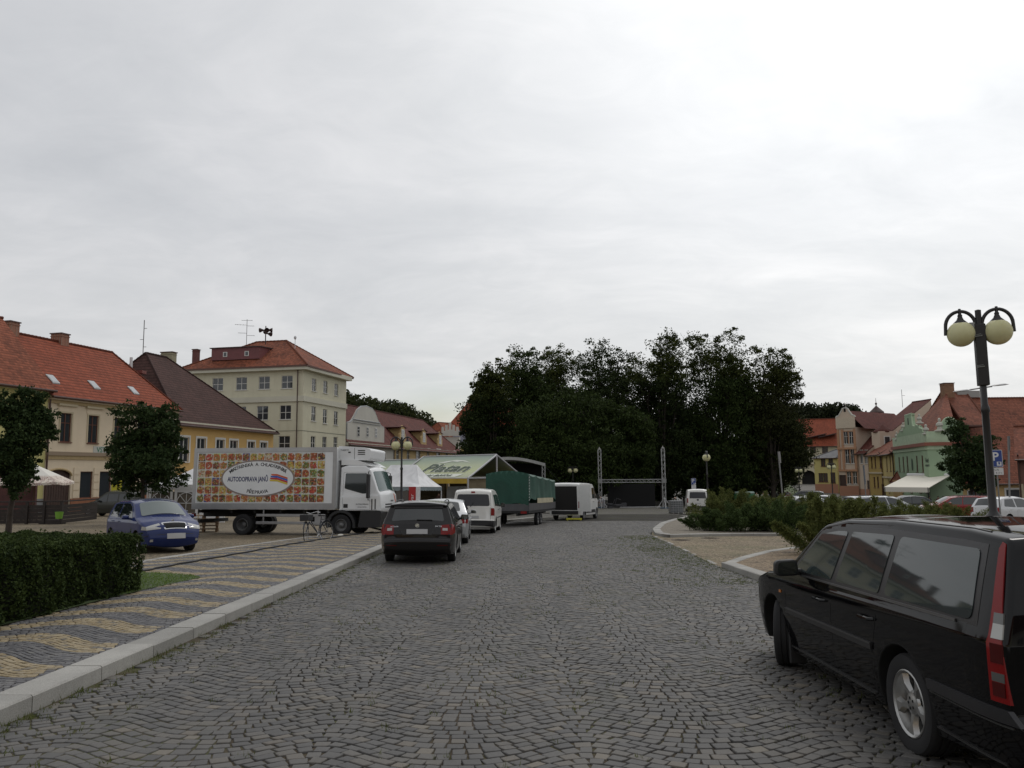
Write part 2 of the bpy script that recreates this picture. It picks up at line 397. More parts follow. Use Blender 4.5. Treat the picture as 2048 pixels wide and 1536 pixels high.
def stones(name,mask,x0,x1,y0,y1,pitch,slen,curve,mats,colf=None,gap=.010,top=.018,jit=.12,base=0.,und=0.):
    """individual hewn stones laid in curved courses y=row*pitch+curve(x)"""
    Vs=[];mis=[]
    nx=int((x1-x0)/slen)+2; rows=np.arange(int(math.floor((y0-1.)/pitch)),int(math.ceil((y1+1.)/pitch))+1)
    dx=.002
    for r in rows:
        w=slen*(1+.28*(NR.rand(nx)-.5)); xe=x0+np.cumsum(w)-w[0]*NR.rand()
        xa=xe[:-1];xb=xe[1:]
        wob=.012*math.sin(r*1.7)
        def cy(x,row): return row*pitch+curve(x)+.010*np.sin(x*3.1+row*.9)
        sl=(curve((xa+xb)/2+dx)-curve((xa+xb)/2-dx))/(2*dx); 
        g=gap*.5*(.7+.9*NR.rand(len(xa))); shear=-sl*pitch*.5/(1+sl*sl)   # joints stay square to the course
        J=lambda: (NR.rand(len(xa))-.5)*slen*jit
        c0x=xa+g-shear+J();c1x=xb-g-shear+J();c2x=xb-g+shear+J();c3x=xa+g+shear+J()
        y_=lambda x,ro,e: cy(x,ro)+e+(NR.rand(len(xa))-.5)*pitch*jit*.8
        g2=gap*.5*np.sqrt(1+sl*sl)*(.7+.9*NR.rand(len(xa)))
        ya=y_(c0x,r,g2);yb=y_(c1x,r,g2);yc=y_(c2x,r+1,-g2);yd=y_(c3x,r+1,-g2)
        mx=(c0x+c1x+c2x+c3x)/4;my=(ya+yb+yc+yd)/4
        ok=mask(mx,my)&(my>y0)&(my<y1)
        if not ok.any(): continue
        q=np.stack([np.stack([c0x,ya],1),np.stack([c1x,yb],1),np.stack([c2x,yc],1),np.stack([c3x,yd],1)],1)[ok]
        cen=q.mean(1,keepdims=True); n=len(q)
        hh=top*(.75+.5*NR.rand(n)); tx=(NR.rand(n,1)-.5)*.05; ty=(NR.rand(n,1)-.5)*.05
        lay=[]
        for sc_,dz in ((1.0,-.006),(1.0,.62),(.955,.93),(.80,1.0)):
            p=cen+(q-cen)*sc_; z=NZ(p[...,0],p[...,1])+(dz if dz<0 else 0)+(hh[:,None]*dz if dz>0 else 0)+und*(.0035*np.sin(p[...,0]*1.9+p[...,1]*.7)+.0035*np.sin(p[...,1]*1.3-p[...,0]*.8+2)+.004)+((p-cen)[...,0]*tx+(p-cen)[...,1]*ty)*(1 if dz>.5 else 0)+base
            lay.append(np.concatenate([p,z[...,None]],2))
        Vs.append(np.concatenate(lay,1)); 
        mis.append(colf(mx[ok],my[ok]) if colf else np.zeros(n,int))
    Vv=np.concatenate(Vs); n=len(Vv); mi=np.concatenate(mis)
    b=(np.arange(n)*16)[:,None,None]
    fq=[]
    for l in range(3):
        for k in range(4): fq.append([l*4+k,l*4+(k+1)%4,(l+1)*4+(k+1)%4,(l+1)*4+k])
    fq.append([12,13,14,15]); fq=np.array(fq)[None]
    Fq=(fq+b).reshape(-1,4)
    o=npmesh(name,Vv.reshape(-1,3),Fq,mats,mi=np.repeat(mi,13)); print(name,n); return struct(o)
AW=1.76; AX=.46
def arc(x):
    u=np.mod((x-AX)/AW,1.0)-.5      # cusps at AX, troughs half way
    return .36*(1-np.cos(np.pi*np.clip(np.abs(u)*1.0,0,.5)))*2.2*.5-0+0*x
def arc(x):
    u=(np.mod((x-AX)/AW,1.0)-.5)    # 0 at trough, rounded crests
    return .185*(1-np.cos(2*np.pi*u))-.030*(1-np.cos(4*np.pi*u))
stones('road',lambda x,y: inpoly(x,y,road_poly)&(x>KERBX+.13),-4,12.5,3.2,47,.106,.112,arc,m_cob,gap=.0115,top=.013,jit=.10,und=1.)
# edge course of flat stones along the kerb
stones('gutter',lambda x,y:(x>KERBX+.005)&(x<KERBX+.115),KERBX,KERBX+.1,3.2,40,.16,.11,lambda x:0*x,m_cob,gap=.012,jit=.06)
farroad=[(-.5,45),(2,53),(6,62),(-4,75),(-14,100),(-2,150),(40,170),(34,108),(24,80),(17,62),(13,62),(11.5,52),(9.3,44.5)]
o=sheet('far_road',farroad,.004,setts('road_far',(.07,.068,.066),(.125,.115,.10),8.,(.04,.035,.025),moss=(.08,.085,.03),jw=.12,bs=.4))
# ---------------- kerbs
def granite():
    m,t,b=newmat('granite'); b.inputs['Roughness'].default_value=.75; oc=objc(t)
    c=ramp(t,noise(t,oc,90,4,.7),[(.25,(.20,.195,.175)),(.5,(.31,.30,.275)),(.75,(.40,.39,.36))])
    c=mixc(t,1.,c,ramp(t,noise(t,oc,1.1,5,.7),[(.3,.78),(.7,1.1)]),'MULTIPLY')
    g=t.nodes.new('ShaderNodeNewGeometry'); c=mixc(t,1.,c,ramp(t,g.outputs['Random Per Island'],[(0,.86),(1,1.1)]),'MULTIPLY')
    t.links.new(c,b.inputs['Base Color']); bump(t,b,noise(t,oc,60,4),.3,.006); return m
m_gran=granite()
def resample(pts,step):
    out=[Vector((*pts[0],0))]; d=0
    P=[Vector((p[0],p[1],0)) for p in pts]
    tot=sum((P[i+1]-P[i]).length for i in range(len(P)-1)); n=max(1,round(tot/step)); out=[]
    acc=[0]
    for i in range(len(P)-1): acc.append(acc[-1]+(P[i+1]-P[i]).length)
    for k in range(n+1):
        s=tot*k/n; i=max(j for j in range(len(P)-1) if acc[j]<=s+1e-9); 
        out.append(P[i]+(P[i+1]-P[i])*((s-acc[i])/(acc[i+1]-acc[i]+1e-12)))
    return out
def kerb(name,pts,w=.32,h=.135,side=1,step=1.02,label=None,base=0.):
    R=resample(pts,step); mb=MB()
    offs=[]
    for i,p in enumerate(R):
        a=R[max(i-1,0)]; b=R[min(i+1,len(R)-1)]; t=(b-a).normalized(); n=Vector((-t.y,t.x,0))*side; offs.append(n)
    g=.006; c=.014
    for i in range(len(R)-1):
        a,b=R[i],R[i+1]; t=(b-a).normalized(); a2=a+t*g; b2=b-t*g; na,nb=offs[i],offs[i+1]
        jz=random.uniform(-.004,.004)
        def z(p,dz): return (p.x,p.y,GZ(p.x,p.y)+dz+jz+base)
        prof=[(0,-.04),(.0,h-c),(c,h),(w-c,h),(w,h-c),(w,-.04)]
        va=[z(a2+na*o_,dz) for o_,dz in prof]; vb=[z(b2+nb*o_,dz) for o_,dz in prof]
        fs=[(k,k+1,7+k,6+k) for k in range(5)]+[(0,1,2,3,4,5),(11,10,9,8,7,6)]
        mb.add(va+vb,fs)
    return struct(mb.build(name,m_gran))
kp=[(KERBX-.02,2.2),(KERBX,8),(KERBX,16),(KERBX,24),(-3.4,29),(-2.4,36),(-.5,45),(1.5,51)]
kerb('kerb',kp)
kerb('kerb',[pk0,pk1,pk2,(pk2[0]+1.9,pk2[1]+1.2)],w=.32,h=.03,side=1,base=.06)
PE=[(KERBX-.32,2.2),(KERBX-.32,24),(-3.69,29),(-2.69,36),(-.79,45),(-6,52),(-9,44),(-5.2,33.4),pk2,pk1,pk0,(-9.3,17.0),(-9.6,14),(-8.2,2.2)]
# pavement bed and wave-pattern setts
sheet('pavement_bed',PE,.085,m_joint)
HE=[(-6.22,3),(-6.2,9.5),(-6.15,12.0),(-6.1,13.5),G(402,1166),G(375,1163),G(290,1160),(-9.3,17.3),(-13,17.3),(-13,3)]
def wave(x):
    return .30*np.sin(2*np.pi*(x+5.9)/2.1)
def wcol(x,y):
    s=(y-wave(x)+.05)/1.06; u=np.mod(s,1.0); k=(u<.47)
    lim=(x>-4.22)
    return np.where(lim,0,k.astype(int))
PEn=[tuple(p) for p in PE]
def pmask(x,y): return inpoly(x,y,PEn)&~inpoly(x,y,HE)&(x<KERBX-.335)
stones('pavement',pmask,-9.6,-3.9,2.3,36,.072,.078,wave,[m_grey,m_yel],wcol,gap=.009,top=.012,jit=.14,base=.09)
# left square: tan setts
LQ=[pk0,pk1,pk2,(-5.2,33.4),(-9,44),(-6,52),(-4,75),(-14,100),(-20,130),(-60,130),(-75,60),(-60,14),(-14,14),(-9.6,17)]
m_tan=setts('tan_setts',(.145,.115,.075),(.27,.215,.14),9.5,(.07,.058,.036),jw=.13,bs=.5)
sheet('paved_square',LQ,.010,m_tan)
# lawn corner beside the hedge
LW=[G(402,1166),G(385,1161),G(340,1157),G(290,1155),(-9.2,18.0),(-13,18),(-13,3),(-6.26,3),(-6.24,9.5),(-6.2,12.3),(-6.14,13.4)]
m_lawn=M('lawn_soil',(.05,.075,.02),.95,nz=.3,ns=3)
sheet('lawn',LW,.105,m_lawn)
n=26000; a=np.array(LW); X=-10.5+5.2*NR.rand(n);Y=12.5+6.0*NR.rand(n); ok=inpoly(X,Y,LW); X=X[ok];Y=Y[ok]; n=len(X)
h=.02+.025*NR.rand(n); ang=NR.rand(n)*6.28; w=.006; lx=(NR.rand(n)-.5)*.05; ly=(NR.rand(n)-.5)*.05; Z=NZ(X,Y)+.10
Vg=np.stack([np.stack([X-w*np.cos(ang),Y-w*np.sin(ang),Z],1),np.stack([X+w*np.cos(ang),Y+w*np.sin(ang),Z],1),np.stack([X+lx,Y+ly,Z+h],1)],1).reshape(-1,3)
o=npmesh('grass',Vg,np.arange(3*n).reshape(-1,3),leafmat('grass',(.09,.15,.025),(.17,.25,.055))); o['kind']='stuff'; tag(o,'short green lawn grass in the corner beside the clipped hedge','grass')
# ---------------- right island
B0=G(1378,1035);B1=G(1345,1042);B2=G(1320,1050);B3=G(1305,1062);B4=G(1310,1071);B5=G(1335,1076);B6=G(1400,1074);B7=G(1480,1073);B8=G(1570,1073)
kerb('kerb',[B0,B1,B2,B3,B4,B5,B6,B7,B8,(B8[0]+6,B8[1]-.2)],w=.33,h=.12,side=1,step=.9)
ISL=[B0,B1,B2,B3,B4,B5,B6,B7,B8,(B8[0]+6,B8[1]-.2),(B8[0]+7,B8[1]+3),(40,34),(40,56),(14,56)]
sheet('path',ISL,.105,setts('path_setts',(.17,.145,.11),(.24,.21,.165),14.,(.10,.088,.066),jw=.1,bs=.3))
BAY=[A1,A2,G(1560,1108),(26,18),(40,22),(40,34),(B8[0]+6,B8[1]-.3),B8,B7,B6,B5,B4,B3]
sheet('parking_bay',BAY,.012,setts('bay_setts',(.16,.12,.07),(.30,.235,.15),9.,(.06,.045,.025),moss=(.07,.08,.03),jw=.12,bs=.6))
kerb('kerb',[A1,lerp(A1,A2,.5),A2],w=.13,h=.012,side=1,step=.35)
C1=G(1478,1124);C2=G(1530,1110);C3=G(1600,1100)
kerb('kerb',[C3,C2,C1,A2],w=.25,h=.12,side=1,step=.9)
kerb('kerb',[A2,A3,A4,(6.0,9.0),(6.8,2.5)],w=.3,h=.14,side=1,step=1.0)
ISL2=[A2,A3,A4,(6.0,9.0),(6.8,2.5),(14,2.5),(26,18),C3,C2,C1]
sheet('traffic_island',ISL2,.11,setts('isl_setts',(.19,.135,.08),(.30,.225,.14),10.,(.07,.05,.03),jw=.13,bs=.5))
# manhole covers in the parking bay
for (px,py,lab) in ((1362,1081,'round rusty iron manhole cover in the parking bay nearest the kerb tip'),(1421,1077,'round dark iron manhole cover tight against the island kerb')):
    x,y=G(px,py); mb=MB(); mb.lathe([(0,.02),(.27,.02),(.28,.016),(.30,.016),(.31,.022),(.33,.022),(.34,.0)],28)
    for k in range(-3,4): mb.box((0,k*.07,.023),(.4-abs(k)*.05,.02,.006))
    tag(mb.build('manhole_cover',M('iron_cover',(.05,.035,.028),.7,.3,nz=.4,ns=9),mat=gmat(x,y,.3)),lab,'manhole cover','manhole covers')
# parking lots right, far lawns
PR=[(16,36),(40,34),(75,60),(75,108),(34,108),(24,80)]
sheet('car_park',PR,.014,M('asphalt',(.07,.07,.07),.9,nz=.2,ns=2))
m_fg=M('verge',(.055,.075,.022),.95,nz=.35,ns=.9)
def far_sheet(name,pts,dz,mat):
    # follows the rise of the far street
    mb=MB(); n=8
    (a,b,c,d)=pts
    for i in range(n):
        for j in range(2):
            def pt(u,v):
                p=lerp(lerp(a,b,u),lerp(d,c,u),v); return (p[0],p[1],GZ(*p)+dz)
            mb.face([pt(i/n,j/2),pt((i+1)/n,j/2),pt((i+1)/n,(j+1)/2),pt(i/n,(j+1)/2)])
    return struct(mb.build(name,mat))
far_sheet('street',[(38,100),(72,200),(80,200),(47,100)],.03,M('street',(.12,.11,.095),.9,nz=.2,ns=1.2))
far_sheet('grass_verge',[(47,98),(76,170),(62,141),(54,98)],.05,m_fg)
far_sheet('grass_verge',[(20,86),(60,200),(70,200),(37,92)],.045,m_fg)
# pale puddle-washed stripe of the cable lying on the pavement
def cable(name,pts,r,lab,mat,h):
    P=[(x,y,GZ(x,y)+h) for x,y in pts]; mb=MB(); mb.tube(P,r,6); return tag(mb.build(name,mat,smooth=50),lab,'cable')
cp=[G(285,1144,0.1),G(340,1133,.1),G(405,1121,.1),G(480,1108,.1),G(560,1093,.1),G(640,1080,.1),G(700,1071,.1),G(745,1065,.1)]
cable('power_cable',[(x+.04*math.sin(i*2.1),y) for i,(x,y) in enumerate([lerp(cp[k],cp[k+1],t/4) for k in range(7) for t in range(4)]+[cp[-1]])],.022,'black power cable lying along the pavement beside the parking kerb',M('rubber',(.015,.015,.016),.6),.125)

# weeds and moss tufts rooted in the joints
def weeds(n,fn):
    pts=np.array([fn() for _ in range(n)]); X=np.repeat(pts[:,0],9)+NR.normal(size=n*9)*.03; Y=np.repeat(pts[:,1],9)+NR.normal(size=n*9)*.03; m=len(X)
    h=.015+.04*NR.rand(m); ang=NR.rand(m)*6.28; w=.004; lx=(NR.rand(m)-.5)*.05; ly=(NR.rand(m)-.5)*.05; Z=NZ(X,Y)+.008
    return np.stack([np.stack([X-w*np.cos(ang),Y-w*np.sin(ang),Z],1),np.stack([X+w*np.cos(ang),Y+w*np.sin(ang),Z],1),np.stack([X+lx,Y+ly,Z+h],1)],1).reshape(-1,3)
def wf1():
    t=random.random(); p=lerp(A1,A3,t); d=abs(random.gauss(0,1.1)); return (p[0]-d*.85-.1,p[1]-d*.5)
def wf2(): return (KERBX+abs(random.gauss(0,.12))+.02,random.uniform(4,30))
def wf3(): return (random.uniform(-3.5,5),random.uniform(4,26))
Vw=np.concatenate([weeds(1500,wf1),weeds(500,wf2),weeds(700,wf3)]); ok=np.repeat(inpoly(Vw[::3,0],Vw[::3,1],road_poly),3); Vw=Vw[ok]
o=npmesh('weeds',Vw,np.arange(len(Vw)).reshape(-1,3),leafmat('weed',(.07,.09,.025),(.15,.17,.055))); o['kind']='stuff'; tag(o,'small weeds and moss tufts growing between the cobbles','weeds')
# ================= BUILDINGS =================
m_glass=M('pane',(.035,.04,.045),.06,spec=.8)
m_curt=M('curtain',(.42,.42,.40),.8)
m_wframe=M('white_frame',(.62,.61,.57),.5)
m_bframe=M('brown_frame',(.11,.035,.018),.5)
m_dark=M('opening_shade',(.012,.011,.010),.9)  # near-black colour that paints the shade inside openings
m_zinc=M('zinc',(.25,.25,.25),.5,.6,nz=.2,ns=2)
m_gutter=M('gutter_brown',(.06,.028,.02),.5)
class House:
    def __init__(s,name,label,A,B,depth,eave,wallmat,group=None,base=None,cat='house'):
        """A left end, B right end of the street front (x,y); eave height absolute z"""
        s.A=Vector((A[0],A[1],0)); s.B=Vector((B[0],B[1],0)); s.L=(s.B-s.A).length; s.d=(s.B-s.A)/s.L
        n=Vector((s.d.y,-s.d.x,0)); mid=(s.A+s.B)/2
        if n.dot(-mid)<0: n=-n
        s.n=n; s.depth=depth; s.ze=eave; s.wall=wallmat
        g=min(GZ(*A),GZ(*B),GZ(*(s.A-n*depth).xy),GZ(*(s.B-n*depth).xy))
        s.zb=(base if base is not None else g)-.25
        s.root=thing(name,label,cat,loc=(mid.x,mid.y,GZ(mid.x,mid.y)),group=group); s.org=Vector((mid.x,mid.y,GZ(mid.x,mid.y)))
    def p(s,t,z,o=0.):      # t along the front, z absolute, o outwards
        q=s.A+s.d*t+s.n*o; return (q.x-s.org.x,q.y-s.org.y,z-s.org.z)
    def t_of(s,px,py=900,o=0.):
        """distance along the front (or a line o outwards of it) seen at column px"""
        if o:
            A0=s.A; s.A=A0+s.n*o; t=s.t_of(px,py); s.A=A0; return t
        d=ray(px,py); # (A+d t) x ray = 0 in plan
        r=(d[0],d[1]); den=s.d.x*r[1]-s.d.y*r[0]; return -(s.A.x*r[1]-s.A.y*r[0])/den
    def z_of(s,px,py):
        t=s.t_of(px,py); y=(s.A+s.d*t).y; return D(px,py,y).z
    def build(s,mb,name,mats,parent=None,smooth=0): return mb.build(name,mats,parent or s.root,smooth)
    def walls(s,openings=(),reveal=.16,mat=None,right_open=()):
        mb=MB(); L=s.L
        ts=sorted(set([0,L]+[o[0]-o[2]/2 for o in openings]+[o[0]+o[2]/2 for o in openings])); ts=[t for t in ts if 0<=t<=L]
        zs=sorted(set([s.zb,s.ze]+[o[1] for o in openings]+[o[1]+o[3] for o in openings])); zs=[z for z in zs if s.zb<=z<=s.ze]
        for i in range(len(ts)-1):
            for j in range(len(zs)-1):
                tc_=(ts[i]+ts[i+1])/2; zc_=(zs[j]+zs[j+1])/2
                if any(abs(tc_-o[0])<o[2]/2 and o[1]<zc_<o[1]+o[3] for o in openings): continue
                mb.face([s.p(ts[i],zs[j]),s.p(ts[i+1],zs[j]),s.p(ts[i+1],zs[j+1]),s.p(ts[i],zs[j+1])])
        for o in openings:
            a,b,z0,z1=o[0]-o[2]/2,o[0]+o[2]/2,o[1],o[1]+o[3]; r=-reveal
            mb.face([s.p(a,z0),s.p(a,z1),s.p(a,z1,r),s.p(a,z0,r)]); mb.face([s.p(b,z0),s.p(b,z0,r),s.p(b,z1,r),s.p(b,z1)])
            mb.face([s.p(a,z1),s.p(b,z1),s.p(b,z1,r),s.p(a,z1,r)]); mb.face([s.p(a,z0),s.p(a,z0,r),s.p(b,z0,r),s.p(b,z0)])
        D_=-s.depth
        for t0,t1,o0,o1 in ((0,0,0,D_),(L,L,0,D_),(0,L,D_,D_)):
            if t0==t1==L and right_open:
                continue
            mb.face([s.p(t0,s.zb,o0),s.p(t1,s.zb,o1),s.p(t1,s.ze,o1),s.p(t0,s.ze,o0)])
        w=mb.build('wall',mat or s.wall,s.root); return w
    def window(s,t,z,w,h,frame=None,cols=2,bar=.62,sill=True,surround=None,r=.12,curtain=0,glass=None,name='window',sw=.12):
        frame=frame or m_wframe; f=MB(); e=.06
        a,b,z1=t-w/2,t+w/2,z+h
        def bx(t0,t1,za,zb_,o0,o1,mi=0):
            vs=[s.p(tt,zz,oo) for tt in(t0,t1) for oo in(o0,o1) for zz in(za,zb_)]
            f.add(vs,[(0,1,3,2),(4,6,7,5),(0,4,5,1),(2,3,7,6),(0,2,6,4),(1,5,7,3)],mi)
        o0,o1=-r,-r+.05
        bx(a,a+e,z,z1,o0,o1); bx(b-e,b,z,z1,o0,o1); bx(a+e,b-e,z,z+e,o0,o1); bx(a+e,b-e,z1-e,z1,o0,o1)
        for k in range(1,cols): 
            x=a+w*k/cols; bx(x-.035,x+.035,z+e,z1-e,o0,o1+.01)
        if bar: bx(a+e,b-e,z+h*bar-.03,z+h*bar+.03,o0+.002,o1+.006)
        mats=[frame]
        if surround:
            mats.append(surround); q=sw
            bx(a-q,a,z-.02,z1+q,.003,.05,1); bx(b,b+q,z-.02,z1+q,.003,.05,1); bx(a,b,z1,z1+q,.003,.05,1)
        fo=f.build(name,mats,s.root)
        g=MB(); g.face([s.p(a+e,z+e,-r+.01),s.p(b-e,z+e,-r+.01),s.p(b-e,z1-e,-r+.01),s.p(a+e,z1-e,-r+.01)])
        g.build('pane',glass or m_glass,fo)
        if curtain:
            c=MB(); n=9
            for side in ((0,1) if curtain==1 else (0,)):
                w0=(w-2*e)*.42
                for k in range(n):
                    u0,u1=k/n,(k+1)/n
                    def cp_(u,zz,taper): 
                        x=(u*w0*taper); x=a+e+x if side==0 else b-e-x
                        return s.p(x,zz,-r-.03-.03*math.sin(u*18))
                    c.face([cp_(u0,z+e,.35 if curtain==2 else .9),cp_(u1,z+e,.35 if curtain==2 else .9),cp_(u1,z1-e,1),cp_(u0,z1-e,1)])
            c.build('curtain',m_curt,fo)
        if sill:
            f=MB(); bx(a-.08,b+.08,z-.07,z,-.02,.10); f.build('sill',sill if not isinstance(sill,bool) else frame,fo)
        return fo
    def band(s,z0,z1,o,mat,name='cornice',t0=0.,t1=None,back=.0,wrapR=0.,wrapL=0.):
        t1=s.L if t1 is None else t1; mb=MB()
        vs=[s.p(tt,zz,oo) for tt in(t0-wrapL,t1+wrapR) for oo in(.002-back,o) for zz in(z0,z1)]
        mb.add(vs,[(0,1,3,2),(4,6,7,5),(0,4,5,1),(2,3,7,6),(0,2,6,4),(1,5,7,3)]); return mb.build(name,mat,s.root)
    def roof(s,ridge,mat,kind='gable',over=.45,hipL=0.,hipR=0.,endover=.15,ridge_o=None,gablemat=None,z0=None,name='roof',th=.14,flare=0.):
        """ridge parallel to the front; hipL/hipR pull the ridge ends in"""
        ro=ridge_o if ridge_o is not None else -s.depth/2; z0=s.ze if z0 is None else z0; L=s.L; mb=MB()
        slope=(ridge-z0)/(-ro); ze=z0-over*slope*.6
        zeb=z0-over*slope*.6
        a0,a1=-endover,L+endover
        F0=(a0,ze,over);F1=(a1,ze,over);Bk0=(a0,zeb,-s.depth-over);Bk1=(a1,zeb,-s.depth-over)
        R0_=(a0+hipL,ridge,ro);R1_=(a1-hipR,ridge,ro)
        def quad(pts,mi=0,uvs=None): mb.face([s.p(*q) for q in pts],mi,uvs)
        def uvf(pts,axis,orig):
            out=[]
            for q in pts:
                if axis==0:
                    u=q[0]; v=math.hypot(q[1]-ze,q[2]-over) if q[2]>=ro-1e-6 else math.hypot(q[1]-zeb,q[2]+s.depth+over)
                else:
                    u=q[2]; v=math.hypot(q[1]-ze,q[0]-orig)
                out.append((u,v))
            return out
        fr=[F0,F1,R1_,R0_]; 
        if flare:
            fl=.16; m0=(a0+hipL*fl,ze+(ridge-ze)*fl-flare,over+(ro-over)*fl); m1=(a1-hipR*fl,ze+(ridge-ze)*fl-flare,over+(ro-over)*fl)
            quad([F0,F1,m1,m0],0,uvf([F0,F1,m1,m0],0,0)); quad([m0,m1,R1_,R0_],0,uvf([m0,m1,R1_,R0_],0,0))
        else: quad(fr,0,uvf(fr,0,0))
        bk=[Bk1,Bk0,R0_,R1_]; quad(bk,0,uvf(bk,0,0))
        if hipL>0: q=[Bk0,F0,R0_]; quad(q,0,uvf(q,1,a0))
        if hipR>0: q=[F1,Bk1,R1_]; quad(q,0,uvf(q,1,a1))
        # underside / eaves board
        for (P0,P1) in ((F0,F1),(Bk0,Bk1)):
            sgn=1 if P0[2]>0 else -1; inn=0 if sgn>0 else -s.depth
            quad([P0,P1,(P1[0],P1[1]-th,P1[2]),(P0[0],P0[1]-th,P0[2])],1)
            quad([(P0[0],P0[1]-th,P0[2]),(P1[0],P1[1]-th,P1[2]),(P1[0],P1[1]-th,inn),(P0[0],P0[1]-th,inn)],1)
        gm=gablemat or s.wall
        if hipL==0:
            quad([(0,z0-.02,0),(0,z0-.02,-s.depth),(0,ridge-.12,ro)],2); quad([F0,R0_,(F0[0],ridge-th,ro),(F0[0],ze-th,over)],1); quad([Bk0,R0_,(F0[0],ridge-th,ro),(F0[0],zeb-th,-s.depth-over)],1)
        else: quad([F0,Bk0,(a0,zeb-th,-s.depth-over),(a0,ze-th,over)],1); quad([(a0,ze-th,over),(a0,ze-th,-s.depth-over),(0,ze-th,-s.depth-over),(0,ze-th,over)],1)
        if hipR==0:
            quad([(L,z0-.02,0),(L,z0-.02,-s.depth),(L,ridge-.12,ro)],2); quad([F1,R1_,(F1[0],ridge-th,ro),(F1[0],ze-th,over)],1); quad([Bk1,R1_,(F1[0],ridge-th,ro),(F1[0],zeb-th,-s.depth-over)],1)
        else: quad([F1,Bk1,(a1,zeb-th,-s.depth-over),(a1,ze-th,over)],1); quad([(a1,ze-th,over),(a1,ze-th,-s.depth-over),(L,ze-th,-s.depth-over),(L,ze-th,over)],1)
        o=mb.build(name,[mat,M('eaves_board',(.12,.06,.045),.7),gm],s.root,fix=False)
        # ridge caps
        rc=MB(); n=max(2,int((R1_[0]-R0_[0])/.38))
        for k in range(n):
            u0=R0_[0]+(R1_[0]-R0_[0])*k/n; u1=R0_[0]+(R1_[0]-R0_[0])*(k+1)/n+.04
            c0=Vector(s.p(u0,ridge+.0,ro)); c1=Vector(s.p(u1,ridge+.025,ro)); rc.tube([c0,c1],[.115,.13],6)
        def hipline(P,Q):
            P=Vector(s.p(*P));Q=Vector(s.p(*Q)); m=int((Q-P).length/.4)
            for k in range(m): rc.tube([P.lerp(Q,k/m),P.lerp(Q,(k+1)/m)+Vector((0,0,.02))],[.1,.115],5)
        if hipL>0: hipline(F0,R0_); hipline(Bk0,R0_)
        if hipR>0: hipline(F1,R1_); hipline(Bk1,R1_)
        rc.build('ridge_tiles',mat,o)
        # gutter along the front eave
        g=MB(); g.tube([s.p(a0,ze-.06,over+.06),s.p(a1,ze-.06,over+.06)],.075,6); g.build('gutter',m_gutter,o)
        s.roofgeo=(ze,over,ridge,ro); return o
    def on_roof(s,t,k,lift=0.):
        """point on the front slope, k 0 at eave 1 at ridge"""
        ze,ov,rz,ro=s.roofgeo; return s.p(t,ze+(rz-ze)*k+lift,ov+(ro-ov)*k)
    def chimney(s,t,zt,o,w=.6,d=.6,h=2.4,mat=None,parent=None):
        mb=MB(); c=Vector(s.p(t,zt,o)); ang=math.atan2(s.d.y,s.d.x); R_=Matrix.Translation(c)@Matrix.Rotation(ang,4,'Z')
        mb.box((0,0,-h/2-.08),(w,d,h),0,R_); mb.box((0,0,-.06),(w+.16,d+.16,.1),1,R_); mb.box((0,0,-.3),(w+.08,d+.08,.07),0,R_)
        return mb.build('chimney',[mat or brickm(),M('chimney_cap',(.10,.06,.05),.8)],parent or s.root)
    def downpipe(s,t,z0=None,z1=None,o=.12,mat=None):
        mb=MB(); z1=z1 or s.ze-.2; z0=z0 or s.zb; mb.tube([s.p(t,z1+.35,o+.4),s.p(t,z1,o),s.p(t,z0,o)],.07,7); return mb.build('downpipe',mat or m_gutter,s.root)
def brickm():
    if 'brick' in MC: return MC['brick']
    m,t,b=newmat('brick'); b.inputs['Roughness'].default_value=.9; br=t.nodes.new('ShaderNodeTexBrick'); t.links.new(objc(t),br.inputs['Vector'])
    br.inputs['Scale'].default_value=4; br.inputs['Color1'].default_value=(.22,.085,.05,1); br.inputs['Color2'].default_value=(.30,.14,.09,1); br.inputs['Mortar'].default_value=(.25,.2,.16,1)
    t.links.new(br.outputs['Color'],b.inputs['Base Color']); MC['brick']=m; return m
m_red=tiles('tiles_red',(.22,.055,.027),.24,.40,.25,.6)
m_redold=tiles('tiles_red_old',(.19,.058,.03),.24,.30,.45,.45)
m_brown=tiles('tiles_brown',(.062,.03,.025),.24,.38,.3,.5)
m_marn=tiles('tiles_maroon',(.10,.03,.023),.24,.36,.3,.3)
m_orng=tiles('tiles_orange',(.17,.052,.026),.24,.32,.6,.35)
m_oldred=tiles('tiles_weathered',(.155,.05,.028),.22,.34,.45,.35)

# ---- left row
dirL=Vector((3.5,14.6)).normalized()
# beige two-storey house
P_A=(XA(88,60.0),60.0); P_B=(XA(349,75.0),75.0)
m_beige=plaster('beige_plaster',(.64,.54,.40),.2)
H=House('beige_house','beige two-storey house with bright red roof and three skylights behind the terrace',P_A,P_B,11,8.15,m_beige)
wins=[]
t1=H.t_of(129); t2=H.t_of(184); t3=H.t_of(224); dt_=t2-t1
z_u0=H.z_of(129,884); z_u1=H.z_of(129,826); zg0=H.z_of(175,996); zg1=H.z_of(175,943)
ups=[t1,t2,t2+dt_*1.02,t2+dt_*2.0]; 
for t in ups: wins.append((t,z_u0,1.15,z_u1-z_u0))
gt=[H.t_of(176),H.t_of(214),H.t_of(214)+2.6,H.t_of(214)+5.0]
for t in gt: wins.append((t,zg0,1.35,zg1-zg0))
ta=H.t_of(119); aw=2.6; az0=H.zb; az1=H.z_of(122,938)
wins.append((ta,H.zb,aw,az1-H.zb))
H.walls(wins)
for t in ups: H.window(t,z_u0,1.15,z_u1-z_u0,m_bframe,2,.66,surround=M('cream_trim',(.47,.40,.27),.8),curtain=2,r=.14)
for i,t in enumerate(gt): H.window(t,zg0,1.35,zg1-zg0,m_bframe,1,0,r=.14,sill=False)
